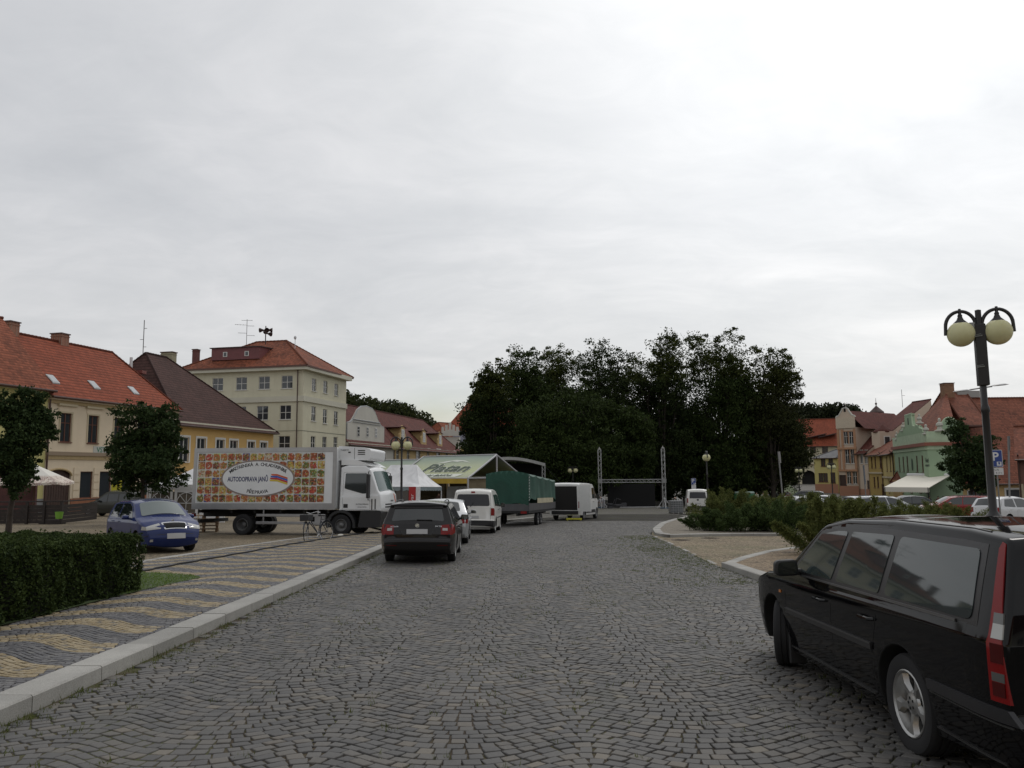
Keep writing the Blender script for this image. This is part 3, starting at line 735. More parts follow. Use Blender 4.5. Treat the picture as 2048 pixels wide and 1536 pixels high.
# hood mouldings
for t in ups: H.band(z_u1+.55,z_u1+.72,.22,MC['cream_trim'],'window_hood',t-.95,t+.95); H.band(z_u1+.12,z_u1+.55,.04,m_beige,'window_hood',t-.78,t+.78)
# string course, cornice, plinth
zb1=H.z_of(120,908); m_trim=M('ochre_trim',(.36,.27,.14),.85,nz=.1)
H.band(zb1-.12,zb1+.18,.16,M('dark_trim',(.25,.19,.13),.8)); H.band(zb1-.42,zb1-.12,.08,m_trim)
H.band(7.35,7.62,.14,m_trim); H.band(7.62,8.0,.3,m_beige)
H.band(H.zb,GZ(*P_A)+1.15,.07,M('brick_plinth',(.25,.10,.05),.85,nz=.2,ns=2),'plinth',ta+aw/2+.02)
# rusticated courses cut as narrow dark grooves between raised blocks
mb=MB()
zz=GZ(*P_A)+1.2
while zz<zb1-.9:
    for a_,b_ in ((0.05,ta-aw/2-.1),(ta+aw/2+.25,gt[0]-.75),(gt[0]+.75,gt[1]-.75),(gt[1]+.75,gt[2]-.75),(gt[2]+.75,gt[3]-.75),(gt[3]+.75,H.L-.05)):
        if b_-a_>.2 and zz+.55<zb1-.5:
            vs=[H.p(tt,z_,o_) for tt in(a_,b_) for o_ in(.003,.05) for z_ in(zz,zz+.55)]
            mb.add(vs,[(0,1,3,2),(4,6,7,5),(0,4,5,1),(2,3,7,6),(0,2,6,4),(1,5,7,3)])
    zz+=.62
mb.build('rustication',m_beige,H.root)
# arch gate
mb=MB(); n=14; zc_=az1-.55
ar=[(ta-aw/2,zc_)]+[(ta-aw/2*math.cos(math.pi*k/n),zc_+.55*math.sin(math.pi*k/n)) for k in range(1,n)]+[(ta+aw/2,zc_)]
pl=[(ta-aw/2-.001,az1+.01)]+ar+[(ta+aw/2+.001,az1+.01)]
mb.prism(pl,-.02,.02,0,fn=lambda u,v,w:H.p(u,v,w)); mb.build('arch',m_beige,H.root)
mb=MB(); mb.tube([H.p(u,v,.05) for u,v in ar],.09,5); mb.build('arch_moulding',m_trim,H.root)
mb=MB(); mb.face([H.p(ta-aw/2,H.zb,-.15),H.p(ta+aw/2,H.zb,-.15),H.p(ta+aw/2,az1,-.15),H.p(ta-aw/2,az1,-.15)])
for k in range(10): mb.prism([(ta-aw/2+.05+k*.25,H.zb),(ta-aw/2+.27+k*.25,H.zb),(ta-aw/2+.27+k*.25,zc_+.1),(ta-aw/2+.05+k*.25,zc_+.1)],-.145,-.10,fn=lambda u,v,w:H.p(u,v,w))
mb.build('gate',M('dark_wood',(.045,.022,.015),.6,nz=.3,ns=4),H.root)
RT=H.z_of(222,702); 
ro=-5.0
rz_=TOZ(222,702,75.0+4.5*.22); rf=H.roof(13.4,m_red,over=.5,ridge_o=-5.5,hipR=H.L+.15-H.t_of(224,702,o=-5.5))
def skylight(H,t,k,w=.75,l=1.0):
    mb=MB(); ze,ov,rz,ro=H.roofgeo; dk=l/math.hypot(rz-ze,ro-ov)
    c=[H.on_roof(t-w/2,k,.10),H.on_roof(t+w/2,k,.10),H.on_roof(t+w/2,k+dk,.10),H.on_roof(t-w/2,k+dk,.10)]; c2=[(a,b,z-.14) for a,b,z in c]
    mb.add(c+c2,[(0,1,2,3),(0,4,5,1),(1,5,6,2),(2,6,7,3),(3,7,4,0)]); fo=mb.build('skylight',M('skylight_frame',(.30,.30,.30),.4,.5),H.root)
    g=MB(); q=[Vector(x) for x in c]; cc=sum(q,Vector())/4; g.face([tuple(cc+(x-cc)*.84+Vector((0,0,.02))) for x in q]); g.build('pane',M('sky_pane',(.35,.37,.38),.08,spec=.9),fo)
for px in (107,190,269): skylight(H,H.t_of(px,760,o=-1.0),.20)
H.chimney(H.t_of(120,680,o=-5.7),14.2,-5.7,.9,1.1,2.0); H.chimney(H.t_of(18,670,o=-5.7),14.3,-5.7,.9,1.1,2.2)
H.downpipe(.06)
# green sign over the windows
def wall_text(H,body,t,z,size,mat,o=.03,name='sign_lettering',xs=1.,parent=None,bold=0.):
    vs,fs=text_mesh(body,size,extrude=.008,xs=xs,bold=bold); mb=MB(); mb.add([H.p(t+x,z+y,o+w) for x,y,w in vs],fs); return mb.build(name,mat,parent or H.root)
mb=MB(); ts_=H.t_of(205)+.2; zs_=H.z_of(205,900)
mb.prism([(ts_-1.25,zs_-.28),(ts_+1.25,zs_-.28),(ts_+1.25,zs_+.3),(ts_-1.25,zs_+.3)],.003,.03,fn=lambda u,v,w:H.p(u,v,w)); sg=mb.build('entrance_sign',M('sign_pale',(.42,.42,.38),.6),H.root)
wall_text(H,'VSTUP',ts_,zs_-.2,.62,M('sign_green',(.02,.16,.09),.5),.035,parent=sg)
H_beige=H
# yellow house at the far left
a=Vector(P_A)-dirL*9
H=House('yellow_house','pale yellow house with weathered red roof at the left edge',(a.x,a.y),(P_A[0]-.01,P_A[1]-.02),11,8.15,plaster('yellow_plaster',(.50,.46,.20),.15))
H.ze=TOZ(88,771,60.0); H.walls([]); H.band(H.ze-.55,H.ze-.05,.25,M('white_trim',(.5,.5,.45),.8)); H.roof(H.ze+5.6,m_redold,over=.6,ridge_o=-5.0)
H.band(H.zb,-1.0+1.,.05,M('grey_plinth',(.2,.2,.2),.9),'plinth')
# ochre-yellow house with the big dark hipped roof
P_C=(XA(560,93.0)-.9,93.0)
m_ochre=plaster('ochre_plaster',(.58,.38,.15),.12)
H=House('ochre_house','ochre house with a long dark brown hipped roof behind the food truck',(P_B[0]+.02,P_B[1]+.06),P_C,14,6.85,m_ochre)
zt=H.z_of(440,879); zb_=H.z_of(440,925)
cols=[368,402,440,467,502,527]; ops=[(H.t_of(p),zb_,1.5,zt-zb_) for p in cols]; ops=[o for o in ops]
H.walls(ops)
for o in ops: H.window(o[0],zb_,1.5,zt-zb_,m_wframe,2,0,surround=m_wframe,sw=.2,curtain=1,r=.13)
for o in ops: H.band(zb_-3.7,zb_-1.9,.0+.02,m_glass,'lower_window',o[0]-.7,o[0]+.7)
H.band(zb_-1.1,zb_-.85,.1,M('tan_band',(.30,.2,.08),.8)); H.band(6.35,6.85,.35,M('cream_cornice',(.55,.53,.42),.8))
H.roof(14.4,m_brown,over=.55,ridge_o=-7.0,hipL=4.5,hipR=H.L+.3-H.t_of(333,707,o=-7),endover=.3)
H.chimney(H.t_of(338,700,o=-7.6),15.2,-7.6,.8,1.4,2.0,M('chimney_plain',(.30,.27,.18),.9))
mb=MB(); mb.tube([H.on_roof(H.t_of(266,o=-3.5),.62),H.on_roof(H.t_of(266,o=-3.5),.62,1.6)],.14,10); mb.build('flue',M('flue_white',(.6,.6,.6),.4),H.root)
# roof hatch
mb=MB(); c=Vector(H.on_roof(H.t_of(278,o=-3.5),.62,.25)); mb.box(tuple(c),(1.5,.9,.3)); mb.build('roof_hatch',M('hatch_red',(.16,.04,.03),.6),H.root)
H_ochre=H
# mast on that roof
c=Vector(H.p(H.t_of(345)+1.0,11.9,-6.0))+H.root.location
def mast(name,lab,base,h,arms,r=.035,cat='antenna'):
    mb=MB(); mb.tube([(0,0,-.4),(0,0,h)],r,6)
    for z,a,l in arms:
        dx,dy=math.cos(a)*l,math.sin(a)*l; mb.tube([(0,0,z),(dx,dy,z)],r*.6,5)
        for q in (.3,.55,.8,1.): mb.tube([(dx*q-dy*.25,dy*q+dx*.25,z),(dx*q+dy*.25,dy*q-dx*.25,z)],r*.4,4)
    o=mb.build(name,M('mast_steel',(.12,.11,.11),.5,.7)); o.location=base; return tag(o,lab,cat)
mast('antenna_mast','tall thin radio mast on the dark brown roof left of its chimney',D(286,705,82),3.5,[(.6,0,.3),(1.4,3.1,.35),(2.6,0,.3)],.045)
# tall pale green building
CA=(XA(366,101.3),101.3); CB=(XA(603,98.0),98.0); CC=(XA(690,110.5),110.5)
m_pgreen=plaster('palegreen_plaster',(.60,.57,.43),.3)
H=House('office_building','tall pale green four-storey building with a hipped red roof',CA,CB,12.9,15.3,m_pgreen,cat='building')
zz=[H.z_of(571,777),H.z_of(569,839),H.z_of(568,899)]; hh=[1.65,1.8,1.7]
fl=[]
for p in (431,479,525,571): fl.append((H.t_of(p),zz[0],1.55,hh[0]))
for p in (479,523,569): fl.append((H.t_of(p),zz[1],1.55,hh[1]))
fl.append((H.t_of(568),zz[2],1.55,hh[2]))
H.walls(fl,right_open=(1,))
for i,o in enumerate(fl): H.window(o[0],o[1],o[2],o[3],m_wframe,2,.5 if i<7 else .45,r=.14,curtain=1 if i%3 else 0)
Hs=House('office_side','x',CB,CC,15,15.3,m_pgreen); bpy.data.objects.remove(Hs.root); Hs.root=H.root; Hs.org=H.org
Hs.zb=H.zb
sw_=[]
for row,(py,hh_) in enumerate(((0,1.65),(1,1.9),(2,1.7))):
    for p,ys_ in ((626,(782,842,899)),(649,(786,847,899)),(671,(791,850,899))):
        t=Hs.t_of(p); z=Hs.z_of(p,ys_[row]); sw_.append((t,z,1.25,hh_))
mb=MB(); L=Hs.L; D_=0
ts=sorted(set([0,L]+[q for o in sw_ for q in (o[0]-o[2]/2,o[0]+o[2]/2)])); zs=sorted(set([Hs.zb,15.3]+[q for o in sw_ for q in (o[1],o[1]+o[3])]))
for i in range(len(ts)-1):
    for j in range(len(zs)-1):
        tcx=(ts[i]+ts[i+1])/2;zcx=(zs[j]+zs[j+1])/2
        if any(abs(tcx-o[0])<o[2]/2 and o[1]<zcx<o[1]+o[3] for o in sw_): continue
        mb.face([Hs.p(ts[i],zs[j]),Hs.p(ts[i+1],zs[j]),Hs.p(ts[i+1],zs[j+1]),Hs.p(ts[i],zs[j+1])])
for o in sw_:
    a,b,z0,z1=o[0]-o[2]/2,o[0]+o[2]/2,o[1],o[1]+o[3]; r=-.18
    mb.face([Hs.p(a,z0),Hs.p(a,z1),Hs.p(a,z1,r),Hs.p(a,z0,r)]); mb.face([Hs.p(b,z0),Hs.p(b,z0,r),Hs.p(b,z1,r),Hs.p(b,z1)])
    mb.face([Hs.p(a,z1),Hs.p(b,z1),Hs.p(b,z1,r),Hs.p(a,z1,r)]); mb.face([Hs.p(a,z0),Hs.p(a,z0,r),Hs.p(b,z0,r),Hs.p(b,z0)])
mb.build('wall',m_pgreen,H.root)
for i,o in enumerate(sw_): Hs.window(*o,m_wframe,2,.5,r=.14,curtain=1 if i%2 else 0)
m_corn=M('pale_cornice',(.55,.53,.43),.85,nz=.07,ns=.5)
for hh_ in (H,Hs):
    zc1=H.z_of(601,797); wr=.22
    hh_.band(zc1-.35,zc1+.35,.2,m_corn,'string_course',wrapR=(.2 if hh_ is H else 0)); 
    hh_.band(14.75,15.3,.75,m_corn,'cornice',wrapR=(.75 if hh_ is H else .3),back=0)
    hh_.band(H.z_of(601,861)-.03,H.z_of(601,861)+.03,.03,M('seam',(.2,.2,.15),.8),'seam')
H.downpipe(H.L-.7,o=.2)
# hipped roof over it
def hip_roof(c4,z0,apex,mat,parent,org,th=.2):
    """c4 plan corners, apex list of 2 ridge points (x,y,z)"""
    mb=MB(); a,b=apex
    q=[Vector((x,y,z0)) for x,y in c4]; a=Vector(a);b=Vector(b)
    def f(pts):
        e=(pts[1]-pts[0]).normalized(); nrm=e.cross(pts[-1]-pts[0]).normalized(); up=nrm.cross(e)
        mb.face([tuple(p-org) for p in pts],0,[((p-pts[0]).dot(e),(p-pts[0]).dot(up)) for p in pts])
    f([q[0],q[1],b,a]); f([q[1],q[2],b]); f([q[2],q[3],a,b]); f([q[3],q[0],a])
    for i in range(4):
        j=(i+1)%4; mb.face([tuple(q[i]-org),tuple(q[j]-org),tuple(q[j]-org-Vector((0,0,th))),tuple(q[i]-org-Vector((0,0,th)))],1)
    mb.face([tuple(x-org-Vector((0,0,th))) for x in q],1)
    o=mb.build('roof',[mat,M('eaves_board',(.12,.06,.045),.7)],parent,fix=False)
    rc=MB()
    for P,Q in ((q[0],a),(q[1],b),(q[2],b),(q[3],a),(a,b)):
        m=max(1,int((Q-P).length/.5))
        for k in range(m): rc.tube([P.lerp(Q,k/m)-org,P.lerp(Q,(k+1)/m)-org+Vector((0,0,.02))],[.11,.13],5)
    rc.build('ridge_tiles',mat,o); return o
def off(H,t,o): q=H.A+H.d*t+H.n*o; return (q.x,q.y)
e=.9
c0=off(H,-e,e);c1=off(H,H.L+e,e);c2=off(H,H.L+e,-12.9-e);c3=off(H,-e,-12.9-e)
rzz=TOZ(572,678,104.0)
ra=off(H,6.3,-6.3); rb=off(H,H.L-5.8,-6.3)
hip_roof([c0,c1,c2,c3],15.32,[(*ra,rzz),(*rb,rzz)],m_orng,H.root,H.org)
# sheet-clad long dormer
k0,k1=2.9,9.8
mb=MB(); zf0=TOZ(432,716,99.5)
zlo=16.6; zhi=18.15
def dm(t,z,o): return H.p(t,z,o)
f0=-.9
mb.add([dm(k0,zlo,f0),dm(k1,zlo,f0),dm(k1,zhi,f0),dm(k0,zhi,f0),dm(k0,zlo,f0-4.5),dm(k1,zlo,f0-4.5),dm(k1,zhi+.25,f0-4.5),dm(k0,zhi+.25,f0-4.5)],[(0,1,2,3),(1,5,6,2),(4,0,3,7),(3,2,6,7)])
dmo=mb.build('dormer',M('dormer_sheet',(.15,.045,.045),.6,nz=.15,ns=2),H.root)
mb=MB(); mb.prism([(k0-.2,f0+.2),(k1+.2,f0+.2),(k1+.2,f0-4.5),(k0-.2,f0-4.5)],zhi+.0,zhi+.12,fn=lambda u,v,w:dm(u,w+(.25*(f0+.2-v)/4.7),v)); mb.build('dormer_roof',M('dormer_roof',(.05,.025,.022),.6),dmo)
for t in (k0+2.0,k0+5.1):
    mb=MB(); mb.prism([(t-.3,zlo+.4),(t+.3,zlo+.4),(t+.3,zlo+1.05),(t-.3,zlo+1.05)],f0+.003,f0+.05,fn=lambda u,v,w:dm(u,v,w)); mb.build('dormer_window',m_wframe,dmo)
    mb=MB(); mb.prism([(t-.2,zlo+.48),(t+.2,zlo+.48),(t+.2,zlo+.98),(t-.2,zlo+.98)],f0+.052,f0+.06,fn=lambda u,v,w:dm(u,v,w)); mb.build('pane',m_glass,dmo)
H.chimney(H.t_of(392,715,o=-2.5),TOZ(392,699,104),-2.5,.7,.7,3.2,M('chimney_dark',(.13,.05,.045),.9))
H_off=H
mast('television_antenna','tangle of thin television aerials on the hipped roof beside the sirens',D(493,684,103.5),3.1,[(.9,.3,1.0),(1.2,3.4,1.1),(2.2,.2,.9),(2.3,3.5,1.5),(2.95,.1,.7),(2.95,3.24,.7)],.035)
# sirens
mb=MB(); mb.tube([(0,0,-.6),(0,0,1.9)],.07,8)
for k,(z,a) in enumerate(((1.35,0.2),(1.35,3.0),(1.2,5.2),(.9,.9),(1.25,1.9))):
    R_=Matrix.Translation((0,0,z))@Matrix.Rotation(a,4,'Z')@Matrix.Rotation(math.radians(90),4,'Y'); mb.lathe([(0.02,.05),(.09,.1),(.1,.35),(.17,.5),(.33,.85),(.30,.85),(.12,.5),(0,.45)],12,mat=R_)
o=mb.build('siren',M('siren_brown',(.035,.015,.012),.6),smooth=40); o.location=D(531,680,103); tag(o,'cluster of brown warning siren horns on the hipped red roof','siren')
mb=MB(); mb.lathe([(0,.9),(.12,1.0),(.2,1.2),(.12,1.4),(0,1.45)],10); mb.tube([(0,0,-.3),(0,0,1.0)],.04,6)
o=mb.build('roof_vent',M('vent_white',(.55,.55,.55),.5)); o.location=D(590,693,103); tag(o,'small white ball vent on the right slope of the hipped roof','vent')

# ---- grey gabled house + long yellow house under one long roof
m_pgrey=plaster('pale_grey_plaster',(.55,.53,.47),.2)
G0=(CC[0]+.05,CC[1]+.2); G1=(XA(787,129.0),129.0)
H=House('gabled_house','pale grey house with a tall curved white gable over its eaves',G0,G1,13,6.1,m_pgrey)
ops=[]
for p in (706,729,769,): ops.append((H.t_of(p),H.z_of(p,925),1.1,1.6))
H.walls(ops)
for o in ops: H.window(*o,m_wframe,2,.6,r=.12)
H.band(5.6,6.1,.35,m_corn)
rf=H.roof(12.7,m_marn,over=.6,ridge_o=-6.5,endover=.0)
# curved gable
tL,tR=H.t_of(696),H.t_of(770); zG0=H.z_of(733,882); zt0=H.z_of(733,812); tc_=(tL+tR)/2; hw=(tR-tL)/2; hg=zt0-zG0
pr=[(-1,0),(-1,.46),(-.86,.48),(-.74,.55),(-.60,.70),(-.47,.86),(-.30,.96),(0,1.0)]
poly=[(tc_+u*hw,zG0+v*hg) for u,v in pr]+[(tc_-u*hw,zG0+v*hg) for u,v in pr[::-1][1:]]
go=-.15
gw=[(H.t_of(p),H.z_of(p,ya),.8,H.z_of(p,yb)-H.z_of(p,ya)) for p,ya,yb in ((718,873,852),(736,874,854),(753,875,856))]
mb=MB(); mb.prism(poly,go-.35,go,fn=lambda u,v,w:H.p(u,v,w)); mb.prism([(tc_-hw,zG0),(tc_+hw,zG0),(tc_+hw,zG0+.46*hg),(tc_-hw,zG0+.46*hg)],go-5,go-.352,fn=lambda u,v,w:H.p(u,v,w))
gb=mb.build('gable',m_pgrey,H.root)
mb=MB(); mb.tube([H.p(u,v,go-.1) for u,v in poly],.13,6); mb.tube([H.p(tc_-hw*.72,zG0+.57*hg,go+.06),H.p(tc_+hw*.72,zG0+.57*hg,go+.06)],.09,5); mb.tube([H.p(tc_-hw*.75,zG0+.50*hg,go+.06),H.p(tc_+hw*.75,zG0+.5*hg,go+.06)],.05,5); mb.build('gable_moulding',M('grey_mould',(.33,.34,.34),.7),gb)
for o in gw:
    mb=MB(); mb.prism([(o[0]-.42,o[1]),(o[0]+.42,o[1]),(o[0]+.42,o[1]+o[3]),(o[0]-.42,o[1]+o[3])],go+.003,go+.06,fn=lambda u,v,w:H.p(u,v,w)); wf=mb.build('window',m_wframe,gb)
    mb=MB(); 
    for i in range(2):
        for j in range(3): mb.face([H.p(o[0]-.36+i*.38,o[1]+.08+j*(o[3]-.1)/3,go+.065),H.p(o[0]-.36+i*.38+.33,o[1]+.08+j*(o[3]-.1)/3,go+.065),H.p(o[0]-.36+i*.38+.33,o[1]+j*(o[3]-.1)/3+o[3]/3-.03,go+.065),H.p(o[0]-.36+i*.38,o[1]+j*(o[3]-.1)/3+o[3]/3-.03,go+.065)])
    mb.build('pane',m_glass,wf)
H.downpipe(H.L-.05,mat=m_gutter)
# long yellow house
G2=(XA(922,172.0),172.0)
m_yel2=plaster('warm_yellow_plaster',(.48,.35,.17),.12)
H=House('long_yellow_house','long yellow house with dormers under a dark red roof behind the marquee',(G1[0]+.03,G1[1]+.1),G2,13,6.1,m_yel2)
ops=[(H.t_of(p),H.z_of(p,921 if p<880 else 923),1.3 if w else 2.4,1.7) for p,w in ((795,1),(816,1),(836,0),(856,1),(876,0),(893,1),(908,1))]
H.walls(ops)
for o in ops: H.window(*o,m_wframe,2 if o[2]<2 else 4,.6,surround=M('cream_trim',(.47,.40,.27),.8),r=.12)
for o in ops: H.band(o[1]+o[3]+.35,o[1]+o[3]+.6,.2,m_wframe,'window_hood',o[0]-o[2]/2-.3,o[0]+o[2]/2+.3)
H.band(5.5,6.1,.35,M('grey_cornice',(.3,.3,.25),.8))
rf=H.roof(12.7,m_marn,over=.7,ridge_o=-6.5,endover=.0,hipR=7)
def eyebrow_dormer(H,t,k,w,h,mat,wm,parent):
    mb=MB(); ze,ov,rz,ro=H.roofgeo; z0=ze+(rz-ze)*k; o0=ov+(ro-ov)*k
    z1=z0+h; pr=[(-.5,0),(-.5,.5),(-.34,.62),(-.3,.95),(0,1.12),(.3,.95),(.34,.62),(.5,.5),(.5,0)]
    mb.prism([(t+u*w,z0+v*h) for u,v in pr],o0-.3,o0,fn=lambda u,v,w_:H.p(u,v,w_)); 
    mb.prism([(t-.3*w,z0),(t+.3*w,z0),(t+.3*w,z0+.9*h),(t-.3*w,z0+.9*h)],o0-3.2,o0-.302,fn=lambda u,v,w_:H.p(u,v,w_))
    do=mb.build('dormer',wm,parent)
    mb=MB(); a=z0+h*.98
    for s_ in (-1,1): mb.prism([(t,a+.28),(t+s_*w*.62,a-.0),(t+s_*w*.62,a-.1),(t,a+.16)] if s_>0 else [(t,a+.28),(t,a+.16),(t-w*.62,a-.1),(t-w*.62,a)],o0-3.4,o0+.1,fn=lambda u,v,w_:H.p(u,v,w_))
    mb.build('dormer_roof',mat,do)
    mb=MB(); mb.prism([(t-.24*w,z0+.15*h),(t+.24*w,z0+.15*h),(t+.24*w,z0+.85*h),(t-.24*w,z0+.85*h)],o0+.003,o0+.06,fn=lambda u,v,w_:H.p(u,v,w_)); wf=mb.build('window',m_wframe,do)
    mb=MB()
    for s_ in (-1,1): mb.face([H.p(t+s_*.03*w,z0+.2*h,o0+.07),H.p(t+s_*.2*w,z0+.2*h,o0+.07),H.p(t+s_*.2*w,z0+.8*h,o0+.07),H.p(t+s_*.03*w,z0+.8*h,o0+.07)])
    mb.build('pane',m_glass,wf)
for px in (812,854,886): eyebrow_dormer(H,H.t_of(px),.18,3.2,2.6,m_marn,m_yel2,H.root)
# far yellow house with crenellated gable
K0=(XA(905,178.0),178.0); K1=(XA(960,186.0),186.0)
H=House('crenellated_house','yellow house with domed dormer and white crenellated gable left of the big trees',K0,K1,14,TOZ(930,887,180),plaster('ochre2',(.46,.36,.14),.2))
H.walls([]); 
for px in (917,930,943): H.band(H.ze-6,H.ze-.6,.15,M('white_trim',(.5,.5,.45),.8),'pilaster',H.t_of(px)-.35,H.t_of(px)+.35)
H.band(H.ze-.7,H.ze,.4,M('white_trim',(.5,.5,.45),.8)); H.roof(TOZ(940,845,186),m_orng,over=.5,ridge_o=-7,hipL=3,hipR=2)
mb=MB(); mb.lathe([(0,1.9),(.9,1.6),(1.5,.9),(1.7,0),(1.7,-1.2)],16); o_=mb.build('domed_dormer',M('lead',(.2,.2,.24),.5,.3),H.root,smooth=50); o_.location=Vector(H.p(H.t_of(926),H.ze+1.2,-1.0))
def crenel(name,lab,cx,y,pxw,ztop,zbot,mat):
    mb=MB(); w=pxw/FPX*y; n=5; hs=[.35,.62,1.0,.62,.35]
    pts=[(-w/2,zbot)]
    for k in range(n):
        u0=-w/2+w*k/n; u1=-w/2+w*(k+1)/n; h_=zbot+(ztop-zbot)*(.5+.5*hs[k]); lo=zbot+(ztop-zbot)*(.25+.35*min(hs[k],hs[min(k+1,n-1)]))
        pts+=[(u0+w*.012,h_),(u1-w*.06,h_)]
        if k<n-1: pts+=[(u1-w*.06,lo),(u1+w*.012,lo)]
    pts+=[(w/2,zbot)]
    mb.prism(pts,-.3,.3,fn=lambda u,v,q:(u,q,v)); return mb
mb=crenel('','',900,175,36,TOZ(900,845,175),TOZ(900,872,175),None); mb.box((0,1.5,TOZ(900,885,175)-3),(4.0,2.6,8.5)); o=mb.build('crenellated_gable',m_pgrey); o.location=(XA(901,175),175,0)
g=thing('townhouse','white townhouse with stepped battlements rising behind the maroon roof','house',loc=(XA(901,175),175,GZ(XA(901,175),175))); o.parent=g; o.location=(0,0,-g.location.z)
# steep red roof behind (tower roof at the tree's left edge)
g=thing('tiled_barn','steep plain red tiled roof half hidden behind the left edge of the trees','house',loc=(XA(955,200),200,GZ(XA(955,200),200)))
zt_=TOZ(955,800,200)-g.location.z; ze_=TOZ(955,862,200)-g.location.z
mb=MB(); 
P=[(-8,-6,ze_),(12,-6,ze_),(12,8,ze_),(-8,8,ze_)]
def rq(mb,pts,org=0): 
    p=[Vector(x) for x in pts]; e=(p[1]-p[0]).normalized(); nn=e.cross(p[-1]-p[0]).normalized(); up=nn.cross(e); mb.face(pts,0,[((q-p[0]).dot(e),(q-p[0]).dot(up)) for q in p])
rq(mb,[P[0],P[1],(12,1,zt_),(-2,1,zt_)]); rq(mb,[P[1],P[2],(12,1,zt_)]); rq(mb,[P[2],P[3],(-2,1,zt_),(12,1,zt_)]); rq(mb,[P[3],P[0],(-2,1,zt_)]); mb.build('roof',m_red,g,fix=False)
mb=MB(); mb.box((2,1,ze_/2-.3),(19,13,ze_+.5)); mb.build('wall',m_yel2,g)
# ---- right side of the square
def simple_house(*a,**k): return House(*a,**k)
# cream gatehouse with the archway, far up the street
Q0=(XA(1560,200),200.); Q1=(XA(1692,196),196.)
H=House('gatehouse','cream gatehouse with a dark archway and long red roof at the end of the street',Q0,Q1,14,TOZ(1640,889,198),plaster('cream_plaster',(.55,.50,.36),.2))
ac=H.t_of(1616); awid=H.t_of(1631)-H.t_of(1601); zA=H.z_of(1616,941)
ops=[(ac,H.zb,awid,zA-H.zb)]+[(H.t_of(p),H.z_of(p,906),1.4,2.2) for p in (1626,1650)]
H.walls(ops,reveal=.8)
mb=MB(); n=14; r_=awid/2; zc_=zA-2.4
ar=[(ac-r_*math.cos(math.pi*k/n),zc_+2.4*math.sin(math.pi*k/n)) for k in range(n+1)]
mb.prism([(ac-r_-.01,zA+.02)]+ar+[(ac+r_+.01,zA+.02)],-.7,.02,fn=lambda u,v,w:H.p(u,v,w)); mb.build('arch',H.wall,H.root)
mb=MB(); mb.face([H.p(ac-r_,H.zb,-1),H.p(ac+r_,H.zb,-1),H.p(ac+r_,zA,-1),H.p(ac-r_,zA,-1)]); mb.build('archway',m_dark,H.root)  # dark sheet closing the passage, its shade put into the colour
for o in ops[1:]: H.window(*o,m_bframe,2,0)
H.band(H.z_of(1616,930)-.1,H.z_of(1616,930)+.2,.3,M('dark_trim',(.25,.19,.13),.8),'string_course')
H.roof(TOZ(1640,838,204),m_red,over=.8,ridge_o=-7)
for px in (1637,1657):
    mb=MB(); t=H.t_of(px); c=H.on_roof(t,.3); mb.prism([(-2.2,0),(2.2,.9),(2.2,1.1),(-2.2,.2)],-2,1.2,fn=lambda u,v,w:(c[0]+H.d.x*u+H.n.x*w,c[1]+H.d.y*u+H.n.y*w,c[2]+v)); mb.build('shed_dormer',M('dormer_roof',(.05,.025,.022),.6),H.root)
# small yellow corner house
Q0=(XA(1630,152),152.); Q1=(XA(1676,148),148.)
H=House('corner_house','small yellow house with brown windows and a grey hipped roof by the archway',Q0,Q1,9,TOZ(1655,915,150),plaster('lemon_plaster',(.53,.46,.19),.1))
ops=[(H.t_of(p),H.z_of(p,yb),w,h) for p,yb,w,h in ((1645,933,2.3,1.5*1.0),(1660,932,2.3,1.5),(1639,964,2.3,1.7),(1648,964,2.3,1.7),(1663,966,2.6,1.9))]
ops=[(o[0],o[1],1.0,h) for o,h in zip(ops,(1.5,1.5,1.7,1.7,2.0))]
H.walls(ops)
for o in ops: H.window(*o,m_bframe,2,0,r=.1)
H.band(H.zb,H.z_of(1655,968),.06,M('salmon',(.36,.18,.11),.85),'plinth'); H.roof(TOZ(1658,899,153),M('grey_roof',(.12,.12,.125),.8,nz=.2,ns=1),over=.4,hipL=2.2,hipR=1.8)
# baroque gabled house
Q0=(XA(1679,140),140.); Q1=(XA(1717,137),137.)
m_pink=plaster('pinkbeige_plaster',(.56,.46,.36),.12); m_or=M('orange_trim',(.43,.24,.14),.85,nz=.1)
H=House('baroque_house','pink and orange narrow house with a curved pointed gable',Q0,Q1,16,TOZ(1698,855,138),m_pink)
ops=[(H.t_of(p),H.z_of(p,yb),.85,h) for p,yb,h in ((1693,888,2.2),(1704,888,2.2),(1694,927,2.5),(1705,927,2.5),(1695,968,2.2),(1707,968,2.2))]
ops.append((H.t_of(1684)-.2,H.zb,1.5,H.z_of(1682,950)-H.zb))
H.walls(ops)
for o in ops[:6]: H.window(*o,m_wframe,2,.6,r=.12,surround=m_or,sw=.14)
mb=MB(); o=ops[6]; mb.face([H.p(o[0]-.75,o[1],-.16),H.p(o[0]+.75,o[1],-.16),H.p(o[0]+.75,o[1]+o[3],-.16),H.p(o[0]-.75,o[1]+o[3],-.16)]); mb.build('door',M('dark_wood',(.045,.022,.015),.6),H.root)
for t in (.25,1.05+.0*H.L,H.L-.25): H.band(H.z_of(1698,938),H.ze-.3,.12,m_or,'pilaster',t-.2,t+.2)
for z in (H.z_of(1698,941),H.z_of(1698,897)): H.band(z-.15,z+.2,.25,m_or,'string_course')
H.band(H.zb,H.z_of(1698,972),.08,M('salmon',(.36,.18,.11),.85),'plinth'); H.band(H.ze-.1,H.ze+1.8,.2,M('cream_attic',(.55,.47,.36),.85,nz=.1),'attic')
gz0=H.ze+1.8; gt=TOZ(1698,815,138)
pr=[(-1,0),(-.96,.14),(-.72,.2),(-.55,.45),(-.36,.72),(-.28,.9),(0,1.0)]
